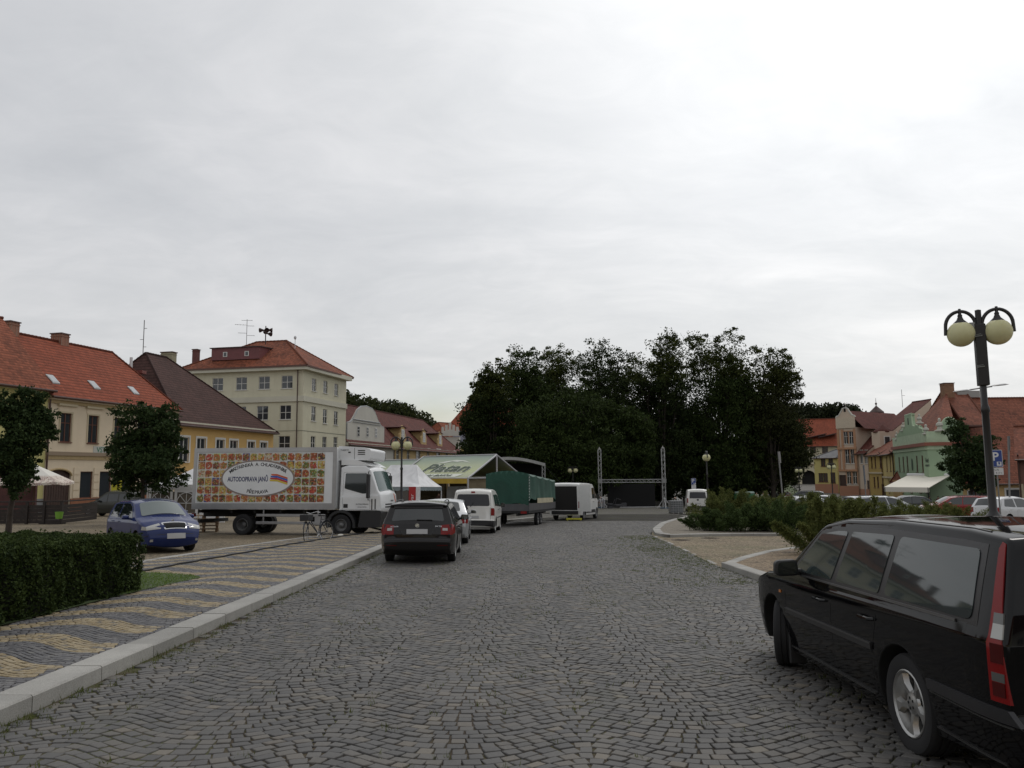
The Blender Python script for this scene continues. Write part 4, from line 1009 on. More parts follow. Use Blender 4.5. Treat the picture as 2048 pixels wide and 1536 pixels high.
poly=[(H.L/2+u*H.L/2,gz0+v*(gt-gz0)) for u,v in pr]+[(H.L/2-u*H.L/2,gz0+v*(gt-gz0)) for u,v in pr[::-1][1:]]
mb=MB(); mb.prism(poly,-.4,.05,fn=lambda u,v,w:H.p(u,v,w)); gb=mb.build('gable',m_pink,H.root)
mb=MB(); mb.tube([H.p(u,v,.0) for u,v in poly],.14,6); mb.lathe([(0,.8),(.15,.6),(.08,.3),(.2,0)],8,mat=Matrix.Translation(H.p(H.L/2,gt,-.2))); mb.build('gable_moulding',M('white_trim',(.5,.5,.45),.8),gb)
mb=MB(); mb.prism([(H.L/2-.2,gz0+1),(H.L/2+.2,gz0+1),(H.L/2+.2,gz0+2.3),(H.L/2-.2,gz0+2.3)],.06,.08,fn=lambda u,v,w:H.p(u,v,w)); mb.build('gable_slit',m_dark,gb)
# its roof runs back from the gable (ridge perpendicular to the front), then the wing to the right
mb=MB(); rz=gt-.5; L=H.L; back=-16
for pts in ([(L+1.5,H.ze-.3,-.4),(L+1.5,H.ze-.3,back),(L/2,rz,back),(L/2,rz,-.4)],[(-.3,H.ze,back),(-.3,H.ze,-.4),(L/2,rz,-.4),(L/2,rz,back)]):
    P=[Vector(H.p(*q)) for q in pts]; rq(mb,[tuple(q) for q in P])
mb.build('roof',m_marn,H.root,fix=False)
H_b=H
Q2=(Q1[0]+.05,Q1[1]+2.5); Q3=(XA(1738,134.),134.)
H=House('baroque_wing','narrow pink wing with one dormer between the pointed gable and the ochre house',Q2,Q3,12,TOZ(1728,904,135),m_pink)
ops=[(H.t_of(p),H.z_of(p,927),.9,2.4) for p in (1722,1731)]+[(H.t_of(1734),H.zb,1.3,3.2)]
H.walls(ops); 
for o in ops[:2]: H.window(*o,m_wframe,2,.6,r=.12)
mb=MB(); o=ops[2]; mb.face([H.p(o[0]-.6,o[1],-.1),H.p(o[0]+.6,o[1],-.1),H.p(o[0]+.6,o[1]+o[3],-.1),H.p(o[0]-.6,o[1]+o[3],-.1)]); mb.build('door',M('dark_wood',(.045,.022,.015),.6),H.root)
H.band(H.zb,H.z_of(1728,978),.06,M('salmon',(.36,.18,.11),.85),'plinth')
Hr=TOZ(1735,812,148); H.roof(Hr,m_marn,over=.6,ridge_o=-12,endover=.0)
mb=MB(); c=H.p(H.t_of(1740),H.ze,-2.5); mb.box((c[0],c[1],c[2]+1.6),(2.6,3,3.6)); dm_=mb.build('dormer',m_pink,H.root)
mb=MB(); mb.lathe([(0,1.2),(1.3,.3),(1.6,0),(1.6,-.15)],12,mat=Matrix.Translation((c[0],c[1],c[2]+3.4))); mb.build('dormer_roof',m_marn,dm_)
mb=MB(); mb.box((c[0]-.1,c[1]-1.52,c[2]+1.7),(1.1,.06,1.8)); mb.build('window',m_wframe,dm_); mb=MB(); mb.box((c[0]-.1,c[1]-1.56,c[2]+1.7),(.8,.03,1.5)); mb.build('pane',m_glass,dm_)
# little ridge turret
c=D(1753,824,147); mb=MB(); mb.lathe([(1.4,-1.),(1.3,.0),(.15,1.1),(.06,1.3),(.2,1.5),(.2,1.65),(.05,1.8),(.03,2.6),(0,2.7)],10); o=mb.build('roof_turret',M('slate_cap',(.06,.035,.03),.7),smooth=30); o.location=c; tag(o,'small pointed turret with a ball finial on the maroon ridge','turret')
# ochre, yellow and green houses along the street line
S_=[(1738,134.5),(1767,124.),(1790,112.),(1859,92.)]
pts_=[(XA(p,y),y) for p,y in S_]
m_och2=plaster('olive_ochre_plaster',(.38,.27,.09),.15); m_yel3=plaster('mustard_plaster',(.49,.39,.16),.15); m_mint=plaster('mint_plaster',(.33,.44,.29),.15)
H=House('olive_house','olive ochre house with narrow windows and a rust red roof right of the gabled house',pts_[0],pts_[1],14,TOZ(1752,907,129),m_och2)
ops=[(H.t_of(p),H.z_of(p,936),1.0,2.0) for p in (1742,1749,1759)]+[(H.t_of(1761),H.zb,1.7,3.),(H.t_of(1745),H.z_of(1745,975),1.2,1.8),(H.t_of(1752),H.z_of(1752,975),1.2,1.8)]
H.walls(ops)
for o in ops: H.window(*o,m_bframe,2,.5,r=.12)
H.band(H.z_of(1752,946)-.1,H.z_of(1752,946)+.15,.2,M('cream_trim',(.47,.40,.27),.8)); H.roof(TOZ(1790,845,140),m_oldred,over=.6,ridge_o=-9,endover=0)
H.band(H.ze-.5,H.ze,.3,M('cream_trim',(.47,.40,.27),.8)); H.downpipe(H.L-.1)
H=House('mustard_house','mustard yellow house with tall dark windows beside the green house',(pts_[1][0]+.03,pts_[1][1]-.05),pts_[2],14,TOZ(1779,905,117),m_yel3)
ops=[(H.t_of(p),H.z_of(p,942),1.1,2.2) for p in (1772,1779,1786)]+[(H.t_of(1774),H.z_of(1774,985),1.0,2.1),(H.t_of(1784),H.z_of(1784,985),1.0,2.1)]
H.walls(ops)
for o in ops: H.window(*o,m_bframe,2,.5,r=.12)
H.band(H.z_of(1779,955)-.1,H.z_of(1779,955)+.15,.2,M('cream_trim',(.47,.40,.27),.8)); H.roof(TOZ(1815,815,126),m_oldred,over=.6,ridge_o=-10,endover=0)
H.chimney(H.t_of(1822,o=-8),TOZ(1822,803,124),-8,1.0,.9,2.6,M('chimney_dark',(.13,.05,.045),.9)); H.chimney(H.t_of(1848,o=-10),TOZ(1850,799,122),-10,1.1,.9,2.8,M('chimney_dark',(.13,.05,.045),.9))
H.downpipe(H.L-.1)
H=House('green_house','mint green corner house with an ornate scrolled parapet and cream awning',(pts_[2][0]+.03,pts_[2][1]-.05),pts_[3],3.4,TOZ(1859,889,92),m_mint)
ops=[(H.t_of(p),H.z_of(p,yb),.95,2.0) for p,yb in ((1797,943),(1805,943),(1813,943),(1832,944),(1843,944))]+[(H.t_of(p),H.z_of(p,985),1.0,1.6) for p in (1800,1818,1836,1849)]
H.walls(ops)
for o in ops: H.window(*o,m_bframe,2,.5,r=.12)
mb=MB(); mb.lathe([(0,0),(.4,0),(.4,.06),(0,.06)],16,mat=frame4(H.p(H.t_of(1823),H.z_of(1823,929),.01),H.d,(0,0,1))@Matrix.Scale(1.9,4,(0,1,0))); mb.build('plaque',M('dark_green',(.02,.05,.02),.6),H.root)
for z,s_ in ((H.z_of(1853,925),.8),(H.z_of(1853,933),.5)): wall_text(H,'Hotel' if s_>.6 else 'restaurace',H.t_of(1853),z,s_,M('sign_dark',(.05,.07,.05),.6),.02)
e_=Vector((pts_[3][0],pts_[3][1],0))-H.n*3.4; Q4=(e_.x,e_.y)
H2=House('green_side','x',pts_[3],Q4,15,H.ze,m_mint); bpy.data.objects.remove(H2.root); H2.root=H.root; H2.org=H.org; H2.zb=H.zb
m_lmint=M('pale_mint_trim',(.42,.52,.36),.85,nz=.12,ns=2)
for h_ in (H,H2): 
    h_.band(h_.ze-.15,h_.ze+.25,.35,M('terracotta_ledge',(.25,.09,.06),.8),'ledge',wrapR=(.35 if h_ is H else 0)); h_.band(h_.ze+.25,h_.ze+1.55,.05,m_lmint,'parapet',back=.4)
    h_.band(h_.ze-.6,h_.ze-.15,.12,m_lmint,'frieze')
# scrolled gable on the street front
def scroll(Hh,ta,tb,zb0,zt,seed):
    w=(tb-ta); c=(ta+tb)/2; hgt=zt-zb0
    pr=[(-1,0),(-.98,.16),(-.8,.2),(-.72,.34),(-.56,.40),(-.46,.34),(-.3,.40),(-.26,.62),(-.24,.9),(-.26,.93),(-.26,1.),(.26,1.),(.26,.93),(.24,.9),(.26,.62),(.3,.40),(.46,.34),(.56,.40),(.72,.34),(.8,.2),(.98,.16),(1,0)]
    poly=[(c+u*w/2,zb0+v*hgt) for u,v in pr]; mb=MB(); mb.prism(poly,-.35,.06,fn=lambda u,v,q:Hh.p(u,v,q)); g_=mb.build('scrolled_gable',m_mint,Hh.root)
    mb=MB(); mb.tube([Hh.p(u,v,.0) for u,v in poly],.10,5); mb.build('gable_moulding',m_lmint,g_)
    mb=MB(); mb.prism([(c-.25,zb0+.5*hgt),(c+.25,zb0+.5*hgt),(c+.25,zb0+.82*hgt),(c-.25,zb0+.82*hgt)],.065,.08,fn=lambda u,v,q:Hh.p(u,v,q)); mb.build('gable_slit',m_dark,g_)
    return c
zpar=H.ze+1.5
scroll(H,H.t_of(1797),H.t_of(1849),zpar,TOZ(1821,828,100),1)
def finial(Hh,t,z,o=-.1,s=1.):
    mb=MB(); mb.lathe([(.5,0),(.5,.12),(.28,.2),(.2,.45),(.34,.6),(.3,.8),(.1,.95),(.14,1.1),(.12,1.25),(0,1.35)],10); ob=mb.build('finial',M('pale_stone',(.45,.44,.38),.8),Hh.root,smooth=35); ob.location=Hh.p(t,z,o); ob.scale=(s,s,s)
for px,yy in ((1794,872),(1808,856),(1841,848),(1852,866),(1860,866)): finial(H,H.t_of(px) if px<1859 else H.L-.4,TOZ(px,yy,100 if px<1850 else 93)-.2,s=.9)
finial(H2,H2.t_of(1883),zpar,s=1.2); 
mb=MB(); c=H2.L-.9; r_=.9; ar=[(c-r_-.5,zpar),(c-r_-.3,zpar+.3)]+[(c-r_*math.cos(math.pi*k/10),zpar+.3+1.3*math.sin(math.pi*k/10)) for k in range(1,10)]+[(c+r_,zpar+.3),(c+r_,zpar)]
mb.prism(ar,-.35,.06,fn=lambda u,v,q:H2.p(u,v,q)); g_=mb.build('round_gable',m_mint,H.root); mb=MB(); mb.tube([H2.p(u,v,0) for u,v in ar],.11,5); mb.build('gable_moulding',m_lmint,g_)
# roof behind the parapet
def xyz(H,t,z,o): q=H.A+H.d*t+H.n*o; return Vector((q.x,q.y,z))
mb=MB(); O=H.org; zr_=H.ze+.9
ra_=xyz(H,-1.2,TOZ(1835,812,121),-9.5); rb_=D(1893,784,104.)
rq(mb,[tuple(xyz(H,-.1,zr_,-.6)-O),tuple(xyz(H,H.L-.3,zr_,-.6)-O),tuple(rb_-O),tuple(ra_-O)])
rq(mb,[tuple(xyz(H,H.L-.3,zr_,-.6)-O),tuple(xyz(H,H.L-.3,zr_,-3.4)-O),tuple(rb_+Vector((.5,2,0))-O),tuple(rb_-O)])
mb.build('roof',m_oldred,H.root,fix=False)
# cream awning
A0=H.p(H.t_of(1812),0,.1)
mb=MB(); aL=D(1811,952,96.); 
x0,x1=XA(1818,97.5),XA(1900,91.5)
ztop=TOZ(1860,951,91.8); zlow=TOZ(1830,975,86)
tp=[D(1815,951,97.),D(1899,951,91.)]; lo=[D(1768,974,90.),D(1858,975,83.5)]
f=[tp[0],tp[1],lo[1],lo[0]]; 
g=thing('awning','large cream awning stretched out from the mint green house','awning',loc=(lo[1].x,lo[1].y,GZ(lo[1].x,lo[1].y))); go_=g.location
mb.add([tuple(p-go_) for p in f]+[tuple(p-go_-Vector((0,0,.06))) for p in f],[(0,1,2,3),(7,6,5,4),(0,4,5,1),(1,5,6,2),(2,6,7,3),(3,7,4,0)])
mb.build('canopy',M('awning_cloth',(.74,.70,.60),.8),g)
mb=MB(); vs=[]; n=40
for k in range(n+1):
    p=lo[0].lerp(lo[1],k/n)-go_; vs.append((p.x,p.y,p.z-.05)); vs.append((p.x,p.y-.01,p.z-.5-.06*(k%2)))
mb.add(vs,[(2*k,2*k+2,2*k+3,2*k+1) for k in range(n)]); mb.build('valance',MC['awning_cloth'],g)
mb=MB(); mb.tube([tp[0]-go_+Vector((0,0,.1)),tp[1]-go_+Vector((0,0,.1))],.16,8); mb.build('roller',M('white_metal',(.7,.7,.7),.4),g)
for q in (0.02,.98):
    p=lo[0].lerp(lo[1],q); mb=MB(); mb.tube([(p.x-go_.x,p.y-go_.y,GZ(p.x,p.y)-go_.z),(p.x-go_.x,p.y-go_.y,p.z-go_.z)],.06,6); mb.build('post',M('dark_metal',(.03,.03,.03),.5,.5),g)
# big red-roofed corner house right
x5=XA(1896,96.); Q5=(x5,95.); Q6=(x5+24,95.)
H=House('inn','single-storey ochre building under a huge red tiled roof behind the parking sign',Q5,Q6,15,TOZ(1990,962,95),plaster('peach_plaster',(.52,.36,.17),.15))
ops=[(H.t_of(2021),H.zb,1.9,H.z_of(2021,979)-H.zb),(H.t_of(1958),H.zb+1.2,1.2,1.5),(H.t_of(1938),H.zb+1.2,1.,1.5)]
H.walls(ops); H.window(*ops[0],m_wframe,1,0,r=.2,surround=m_wframe,sw=.2)
for o in ops[1:]: H.window(*o,m_bframe,2,.5,r=.12,surround=m_wframe)
H.roof(TOZ(2010,796,107),m_oldred,over=.6,ridge_o=-12,hipL=7,hipR=0,endover=.1)
H.chimney(H.t_of(1903,o=-9),TOZ(1903,766,104),-9,1.3,1.1,3.0,M('chimney_brick',(.22,.12,.07),.9,nz=.25,ns=4))
O=H.org; z_=TOZ(1900,850,97)
hip_roof([(56.2,97.),(XA(1988,97),97.),(XA(1988,97)+2,113.),(58.5,113.)],z_,[(XA(1896,105),105.,TOZ(1896,783,105)),(XA(1944,105),105.,TOZ(1945,783,105))],m_oldred,H.root,O)
mb=MB(); c=D(1930,781,105.)-O; mb.box((c.x,c.y,c.z-.55),(3.0,1.6,.9)); mb.build('roof_box',M('zinc_box',(.3,.29,.27),.6),H.root)
# brown-plastered house corner at the right edge
Q7=(XA(2037,74.),74.); Q8=(Q7[0]+9,68.)
H=House('brown_house','purplish brown house corner with a gutter bend at the right edge of the square',Q7,Q8,10,TOZ(2040,912,74),plaster('brown_plaster',(.18,.095,.075),.25))
H.walls([]); H.roof(H.ze+3,m_oldred,over=.9); H.downpipe(.1,o=.15); mb=MB(); H.band(H.zb+.6,H.zb+3.,.05,M('cream_trim',(.47,.40,.27),.8),'quoin',0,.35)
for (nm,lab,px,py,y,h) in (('antenna_mast','thin vertical aerial above the chimneys of the mustard house',1805,810,130,2.6),):
    mast(nm,lab,D(px,py,y),h,[(1.6,.2,.5)],.04)
# ================= TREES AND PLANTS =================
m_bark=M('bark',(.045,.035,.028),.95,nz=.4,ns=5,bmp=.5)
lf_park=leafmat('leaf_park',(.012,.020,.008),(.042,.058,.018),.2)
lf_mid=leafmat('leaf_mid',(.016,.027,.009),(.055,.078,.022),.2); lf_olive=leafmat('leaf_olive',(.018,.022,.009),(.052,.058,.02),.2)
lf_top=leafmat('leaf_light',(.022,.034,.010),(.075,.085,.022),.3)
lf_st=leafmat('leaf_street',(.018,.033,.013),(.05,.075,.026),.2)
def tree(name,label,x,y,h,blobs,n,size,mats,trunk_r=.25,trunk_h=None,group=None,cat='tree',lo=.5,limbs=True,topn=0):
    """blobs: list of (dx,dy,z,rx,ry,rz) clumps above the ground"""
    g=thing(name,label,cat,loc=(x,y,GZ(x,y)),group=group)
    th=trunk_h or min(b[2] for b in blobs)+1
    mb=MB(); lean=random.uniform(-.2,.2)
    top=max(b[2] for b in blobs)
    mb.tube([(0,0,-.3),(.02,0,.25),(lean*.3,0,th*.5),(lean,.1,th),(lean*1.3,0,(th+top)*.5),(lean,0,top)],[trunk_r*1.5,trunk_r*1.05,trunk_r*.9,trunk_r*.75,trunk_r*.45,trunk_r*.1],9)
    if limbs:
        for b in blobs:
            s=Vector((lean,0,th*(.75+.3*random.random()))); e=Vector((b[0]*.8,b[1]*.8,b[2])); m=s.lerp(e,.5)+Vector((0,0,-.15*(e-s).length*random.random()))
            mb.tube([s,m,e],[trunk_r*.4,trunk_r*.25,trunk_r*.06],6)
            for q in range(3):
                d=Vector((random.uniform(-1,1)*b[3],random.uniform(-1,1)*b[4],random.uniform(-.3,1)*b[5]))*.8; mb.tube([m.lerp(e,.6),e+d*.5,e+d],[trunk_r*.14,trunk_r*.08,trunk_r*.03],4)
    mb.build('trunk',m_bark,g,smooth=60)
    vol=np.array([b[3]*b[4]+b[3]*b[5]+b[4]*b[5] for b in blobs]); cnt=np.maximum(50,(n*vol/vol.sum()).astype(int))
    P=[]
    for b,c in zip(blobs,cnt):
        # a loose filling and, on the lobe's skin, small clumps that break up the outline
        P.append(blobpts(b[:3],(b[3]*.84,b[4]*.84,b[5]*.84),int(c*.34),.05))
        c=int(c*.66); k=max(10,int(c/60)); d=NR.normal(size=(k,3)); d/=np.linalg.norm(d,axis=1)[:,None]
        cc=np.array(b[:3])+d*np.array(b[3:6])*(.62+.42*NR.rand(k,1))
        rr=np.mean(b[3:6])*(.07+.17*NR.rand(k)**1.6)
        per=int(c/k); q=np.clip(NR.normal(size=(k,per,3)),-1.7,1.7)*np.array([1.25,1.25,.8])
        P.append((cc[:,None,:]+q*rr[:,None,None]*.75).reshape(-1,3))
    P=np.concatenate(P); V,Fq=leaves(P,size)
    mi=None
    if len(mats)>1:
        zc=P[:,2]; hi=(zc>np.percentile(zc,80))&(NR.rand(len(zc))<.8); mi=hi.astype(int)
    npmesh('crown',V,Fq,mats,g,mi=mi); return g
def lobes(w,h0,h1,k,seed,dy=None,pinch=.25,round_=.5):
    """lobes filling a crown of half width w between heights h0..h1"""
    r=random.Random(seed); out=[]
    for i in range(k):
        u=(i+.5)/k; z=h0+(h1-h0)*u; env=1.15*w*math.sqrt(max(.1,1-(abs(u-.45)/.60)**3)); 
        for j in range(4 if u<.85 else 3):
            a=r.uniform(0,6.28)+j*1.57; rad=env*.52
            rx=env*.6*r.uniform(.8,1.15); out.append((math.cos(a)*rad,math.sin(a)*rad*.8,z+r.uniform(-.3,.3),rx,rx*.9,max((h1-h0)/k*1.15,rx*.55)*r.uniform(.85,1.15)))
    return out
# the dark park trees: (centre px, half width px, crown bottom py, top py, depth, label)
PT=[(985,52,985,735,72,'leftmost dark park tree with a thin feathery crown edge, beside the stage'),
(1045,55,990,712,80,'tall narrow tree second from the left end of the dark park row'),
(1118,62,985,700,92,'tree with an airy twiggy top, third from the left end of the dark park row'),
(1140,105,1000,770,70,'broad low rounded tree in front, left of the truss gate'),
(1225,84,1000,686,84,'round-topped park tree rising behind the truss gate\'s left tower'),
(1240,60,1000,800,72,'low bushy park tree right behind the truss gate'),
(1325,70,995,676,82,'tall dark park tree behind the truss gate\'s right tower'),
(1370,55,1000,800,88,'shaded park tree seen between the parking sign and the right tower'),
(1440,72,990,668,84,'tallest park tree with light leafy flat top right of centre'),
(1500,75,1000,745,92,'deep dark park tree behind the tall light-topped one'),
(1545,68,985,700,84,'right-hand park tree with a ragged feathery right edge'),
(1562,38,955,800,96,'rightmost small park tree leaning toward the arch gatehouse')]
for i,(px,hw,pb,pt,y,lab) in enumerate(PT):
    y+=23
    x=XA(px,y); gz=GZ(x,y); zt=TOZ(px,pt,y)-gz; zb=max(1.9,TOZ(px,pb,y)-gz); w=hw/FPX*y
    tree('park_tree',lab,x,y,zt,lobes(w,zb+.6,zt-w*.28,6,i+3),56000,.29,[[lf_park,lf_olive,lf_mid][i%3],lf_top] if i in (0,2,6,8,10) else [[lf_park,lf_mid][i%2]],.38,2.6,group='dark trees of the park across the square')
# understorey darkness: shrubs between trunks
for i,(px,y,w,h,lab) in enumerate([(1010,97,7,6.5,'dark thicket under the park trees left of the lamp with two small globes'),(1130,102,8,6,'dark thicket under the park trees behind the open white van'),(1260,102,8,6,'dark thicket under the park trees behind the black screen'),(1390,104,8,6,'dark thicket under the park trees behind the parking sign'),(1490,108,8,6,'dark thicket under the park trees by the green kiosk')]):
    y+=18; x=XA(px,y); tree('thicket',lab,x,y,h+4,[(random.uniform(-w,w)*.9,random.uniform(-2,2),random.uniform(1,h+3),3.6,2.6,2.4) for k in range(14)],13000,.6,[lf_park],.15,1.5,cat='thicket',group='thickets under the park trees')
# trunks seen under the crowns are part of the trees; street trees:
def street_tree(name,lab,px,py0,py1,hw,y,n,size,seed,th=2.2):
    x=XA(px,y); gz=GZ(x,y); zt=TOZ(px,py1,y)-gz; zb=TOZ(px,py0,y)-gz; w=hw/FPX*y
    return tree(name,lab,x,y,zt,lobes(w,zb+.5,zt-w*.3,5,seed),n,size,[lf_st],.11,th,group='young round-crowned street trees')
street_tree('street_tree','dense young street tree cut off by the left edge of the photo above the parasol',22,990,768,62,30,26000,.14,4)
street_tree('street_tree','dense round street tree in front of the beige house and the yellow poster',290,982,800,70,42,28000,.18,9)
street_tree('street_tree','small dark street tree hiding the right end of the green house',1942,988,842,47,62,12000,.24,14)
# wooded hills far off, one mass each
def wood(name,lab,pxs,pys,y,n,size,mat):
    P=[]
    k=len(pxs)
    for i in range(160):
        u=random.random()*(k-1); a=int(u); f=u-a; px=pxs[a]*(1-f)+pxs[a+1]*f; pt=pys[a]*(1-f)+pys[a+1]*f
        yy=y+random.uniform(-12,25); r=random.uniform(2.6,5.2); z=TOZ(px,pt,y)-r*random.uniform(.75,1.1) if random.random()<.55 else TOZ(px,pt,y)-r-random.uniform(0,12)
        P.append(blobpts((XA(px,yy),yy,z),(r,r,r*.85),n//160,.35))
    P=np.concatenate(P); V,Fq=leaves(P,size); o=npmesh(name,V,Fq,mat); o['kind']='stuff'; tag(o,lab,'wood'); return o
wood('distant_wood','wooded slope showing above the maroon roofs left of the park',[672,700,740,780,820,850,870],[772,788,802,798,812,832,850],215,38000,1.0,[leafmat('leaf_far',(.018,.026,.010),(.055,.065,.02),.2)])
wood('distant_wood','dark wooded hill beyond the red gatehouse roof on the right',[1560,1600,1640,1680,1710,1730],[812,808,812,808,812,830],260,36000,1.1,[leafmat('leaf_far2',(.016,.022,.012),(.036,.045,.02),.15)])
mb=MB(); 
hp=[(-120,150),(-60,175),(-20,230),(30,320),(60,420),(-140,420)]
# ---------------- clipped hedge
hx1=-6.2; 
g=thing('hedge','dark clipped yew hedge beside the wavy-patterned pavement','hedge',loc=(-7.2,9,GZ(-7.2,9)))
def hedge_pt(n,box):
    (x0,x1),(y0,y1),h=box; P=[]
    ar=[(y1-y0)*h,(x1-x0)*h,(y1-y0)*(x1-x0)]; s=sum(ar)
    nf=int(n*ar[0]/s); ne=int(n*ar[1]/s); ntp=n-nf-ne
    bul=lambda a,b: .05*np.sin(a*3.1+b*2.)+.04*np.sin(a*7.3-b*5)+.03*np.sin(a*13+1+b*9)
    a=y0+(y1-y0)*NR.rand(nf); z=h*NR.rand(nf)**.9; P.append(np.stack([x1+bul(a,z)-.10*NR.rand(nf)**2-.07*(z/h)**6-.05*(1-z/h)**3,a,z],1))
    a=x0+(x1-x0)*NR.rand(ne); z=h*NR.rand(ne); P.append(np.stack([a,y1+bul(a,z)-.10*NR.rand(ne)**2-.08*(z/h)**5,z],1))
    a=x0+(x1-x0)*NR.rand(ntp); b=y0+(y1-y0)*NR.rand(ntp); P.append(np.stack([a,b,h+.5*bul(a,b)-.09*NR.rand(ntp)**2-.10*np.clip((a-x1+.25)/.25,0,1)**2-.10*np.clip((b-y1+.25)/.25,0,1)**2],1))
    P=np.concatenate(P); k=NR.rand(len(P))<.012; P[k,2]+=.10*NR.rand(k.sum()); return P
hb=((-8.35,-6.20),(4.5,13.3),.95)
P=hedge_pt(95000,hb); P[:,2]+=NZ(P[:,0],P[:,1])+.08; P-=np.array(g.location)
V,Fq=leaves(P,.052,.5); lf_yew=leafmat('leaf_yew',(.014,.026,.009),(.065,.092,.026),.15)
npmesh('foliage',V,Fq,[lf_yew],g)
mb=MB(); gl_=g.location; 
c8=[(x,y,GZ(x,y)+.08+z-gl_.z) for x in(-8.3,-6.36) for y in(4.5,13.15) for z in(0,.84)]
mb.add([(a-gl_.x,b-gl_.y,c) for a,b,c in c8],[(0,1,3,2),(4,6,7,5),(0,4,5,1),(2,3,7,6),(0,2,6,4),(1,5,7,3)]); mb.build('dark_core',M('hedge_core',(.010,.012,.006),1.),g)  # plain near-black box, paints the shade inside the hedge
# ---------------- loose tamarisk-like shrubs on the right
lf_sh=leafmat('leaf_shrub',(.055,.075,.02),(.175,.185,.06),.35); lf_jun=leafmat('leaf_low',(.026,.044,.014),(.085,.125,.04),.2)
def shrub(name,lab,x,y,w,d,h,n,mat,size=.085,spray=1.,grp=None):
    n=int(n*1.8)
    g=thing(name,lab,'shrub',loc=(x,y,GZ(x,y)+.1),group=grp)
    k=int(26*spray*w*d/3)+12; mb=MB(); P=[]; T=[]
    for i in range(k):
        a=random.uniform(0,6.28); rr=math.sqrt(random.random()); bx,by=math.cos(a)*rr*w*.35,math.sin(a)*rr*d*.35
        ex,ey=math.cos(a)*rr*w,math.sin(a)*rr*d; ez=h*(1-.5*rr**2.2)*random.uniform(.72,1.08)
        p0=Vector((bx,by,0));p1=Vector((bx+(ex-bx)*.45,by+(ey-by)*.45,ez*.65));p2=Vector((ex,ey,ez))
        mb.tube([p0,p1,p2],[.014,.008,.002],3,cap=False)
        m=n//k; t=.15+.85*NR.rand(m)**.8; q=((1-t)**2)[:,None]*np.array(p0)+(2*t*(1-t))[:,None]*np.array(p1)+(t**2)[:,None]*np.array(p2)
        q+=NR.normal(size=(m,3))*(.05+.10*(1-t))[:,None]*np.array([1,1,.8])*max(.6,min(1.6,w/2)); q[:,2]=np.abs(q[:,2]); P.append(q)
    mb.build('stems',m_bark,g); P=np.concatenate(P); V,Fq=leaves(P,size*.85,.34,tilt=(0,0,.45)); npmesh('foliage',V,Fq,[mat],g); return g
SG='loose feathery shrubs on the right island'
def sx(px,y): return XA(px,y)
shrub('shrub','low bright green shrub at the tip of the island, nearest the road',sx(1408,33.5),33.5,1.25,1.3,.75,7000,lf_jun,.09,grp=SG)
shrub('shrub','low dark shrub just right of the bright green one on the island',sx(1470,33),33,2.0,1.5,1.15,12000,lf_jun,.10,grp=SG)
shrub('shrub','dark sprawling shrub in the middle of the island behind the parking bay',sx(1555,33),33,2.2,1.6,1.35,13000,lf_jun,.10,grp=SG)
shrub('shrub','pale feathery shrub behind the dark low ones, below the green kiosk',sx(1460,38),38,2.4,1.8,1.75,14000,lf_sh,.11,grp=SG)
shrub('shrub','pale feathery shrub in front of the tilted grey post',sx(1540,38),38,2.4,1.8,1.6,14000,lf_sh,.11,grp=SG)
shrub('shrub','feathery shrub in front of the dark off-road car and pickup',sx(1625,35),35,2.4,1.8,1.45,14000,lf_sh,.11,grp=SG)
shrub('shrub','large feathery shrub overhanging the parking bay beside the black estate car',sx(1655,20.6),20.6,1.65,1.6,1.50,40000,lf_sh,.085,grp=SG)
shrub('shrub','feathery shrub behind the windscreen of the black estate car',sx(1740,23),23,1.8,1.6,1.36,24000,lf_sh,.08,grp=SG)
shrub('shrub','feathery shrub in front of the long silver car roof line',sx(1800,28),28,2.1,1.6,1.30,13000,lf_sh,.09,grp=SG)
shrub('shrub','twiggy shrub in front of the red estate car, with small reddish shoots',sx(1885,30),30,2.1,1.6,1.28,12000,lf_sh,.09,grp=SG)
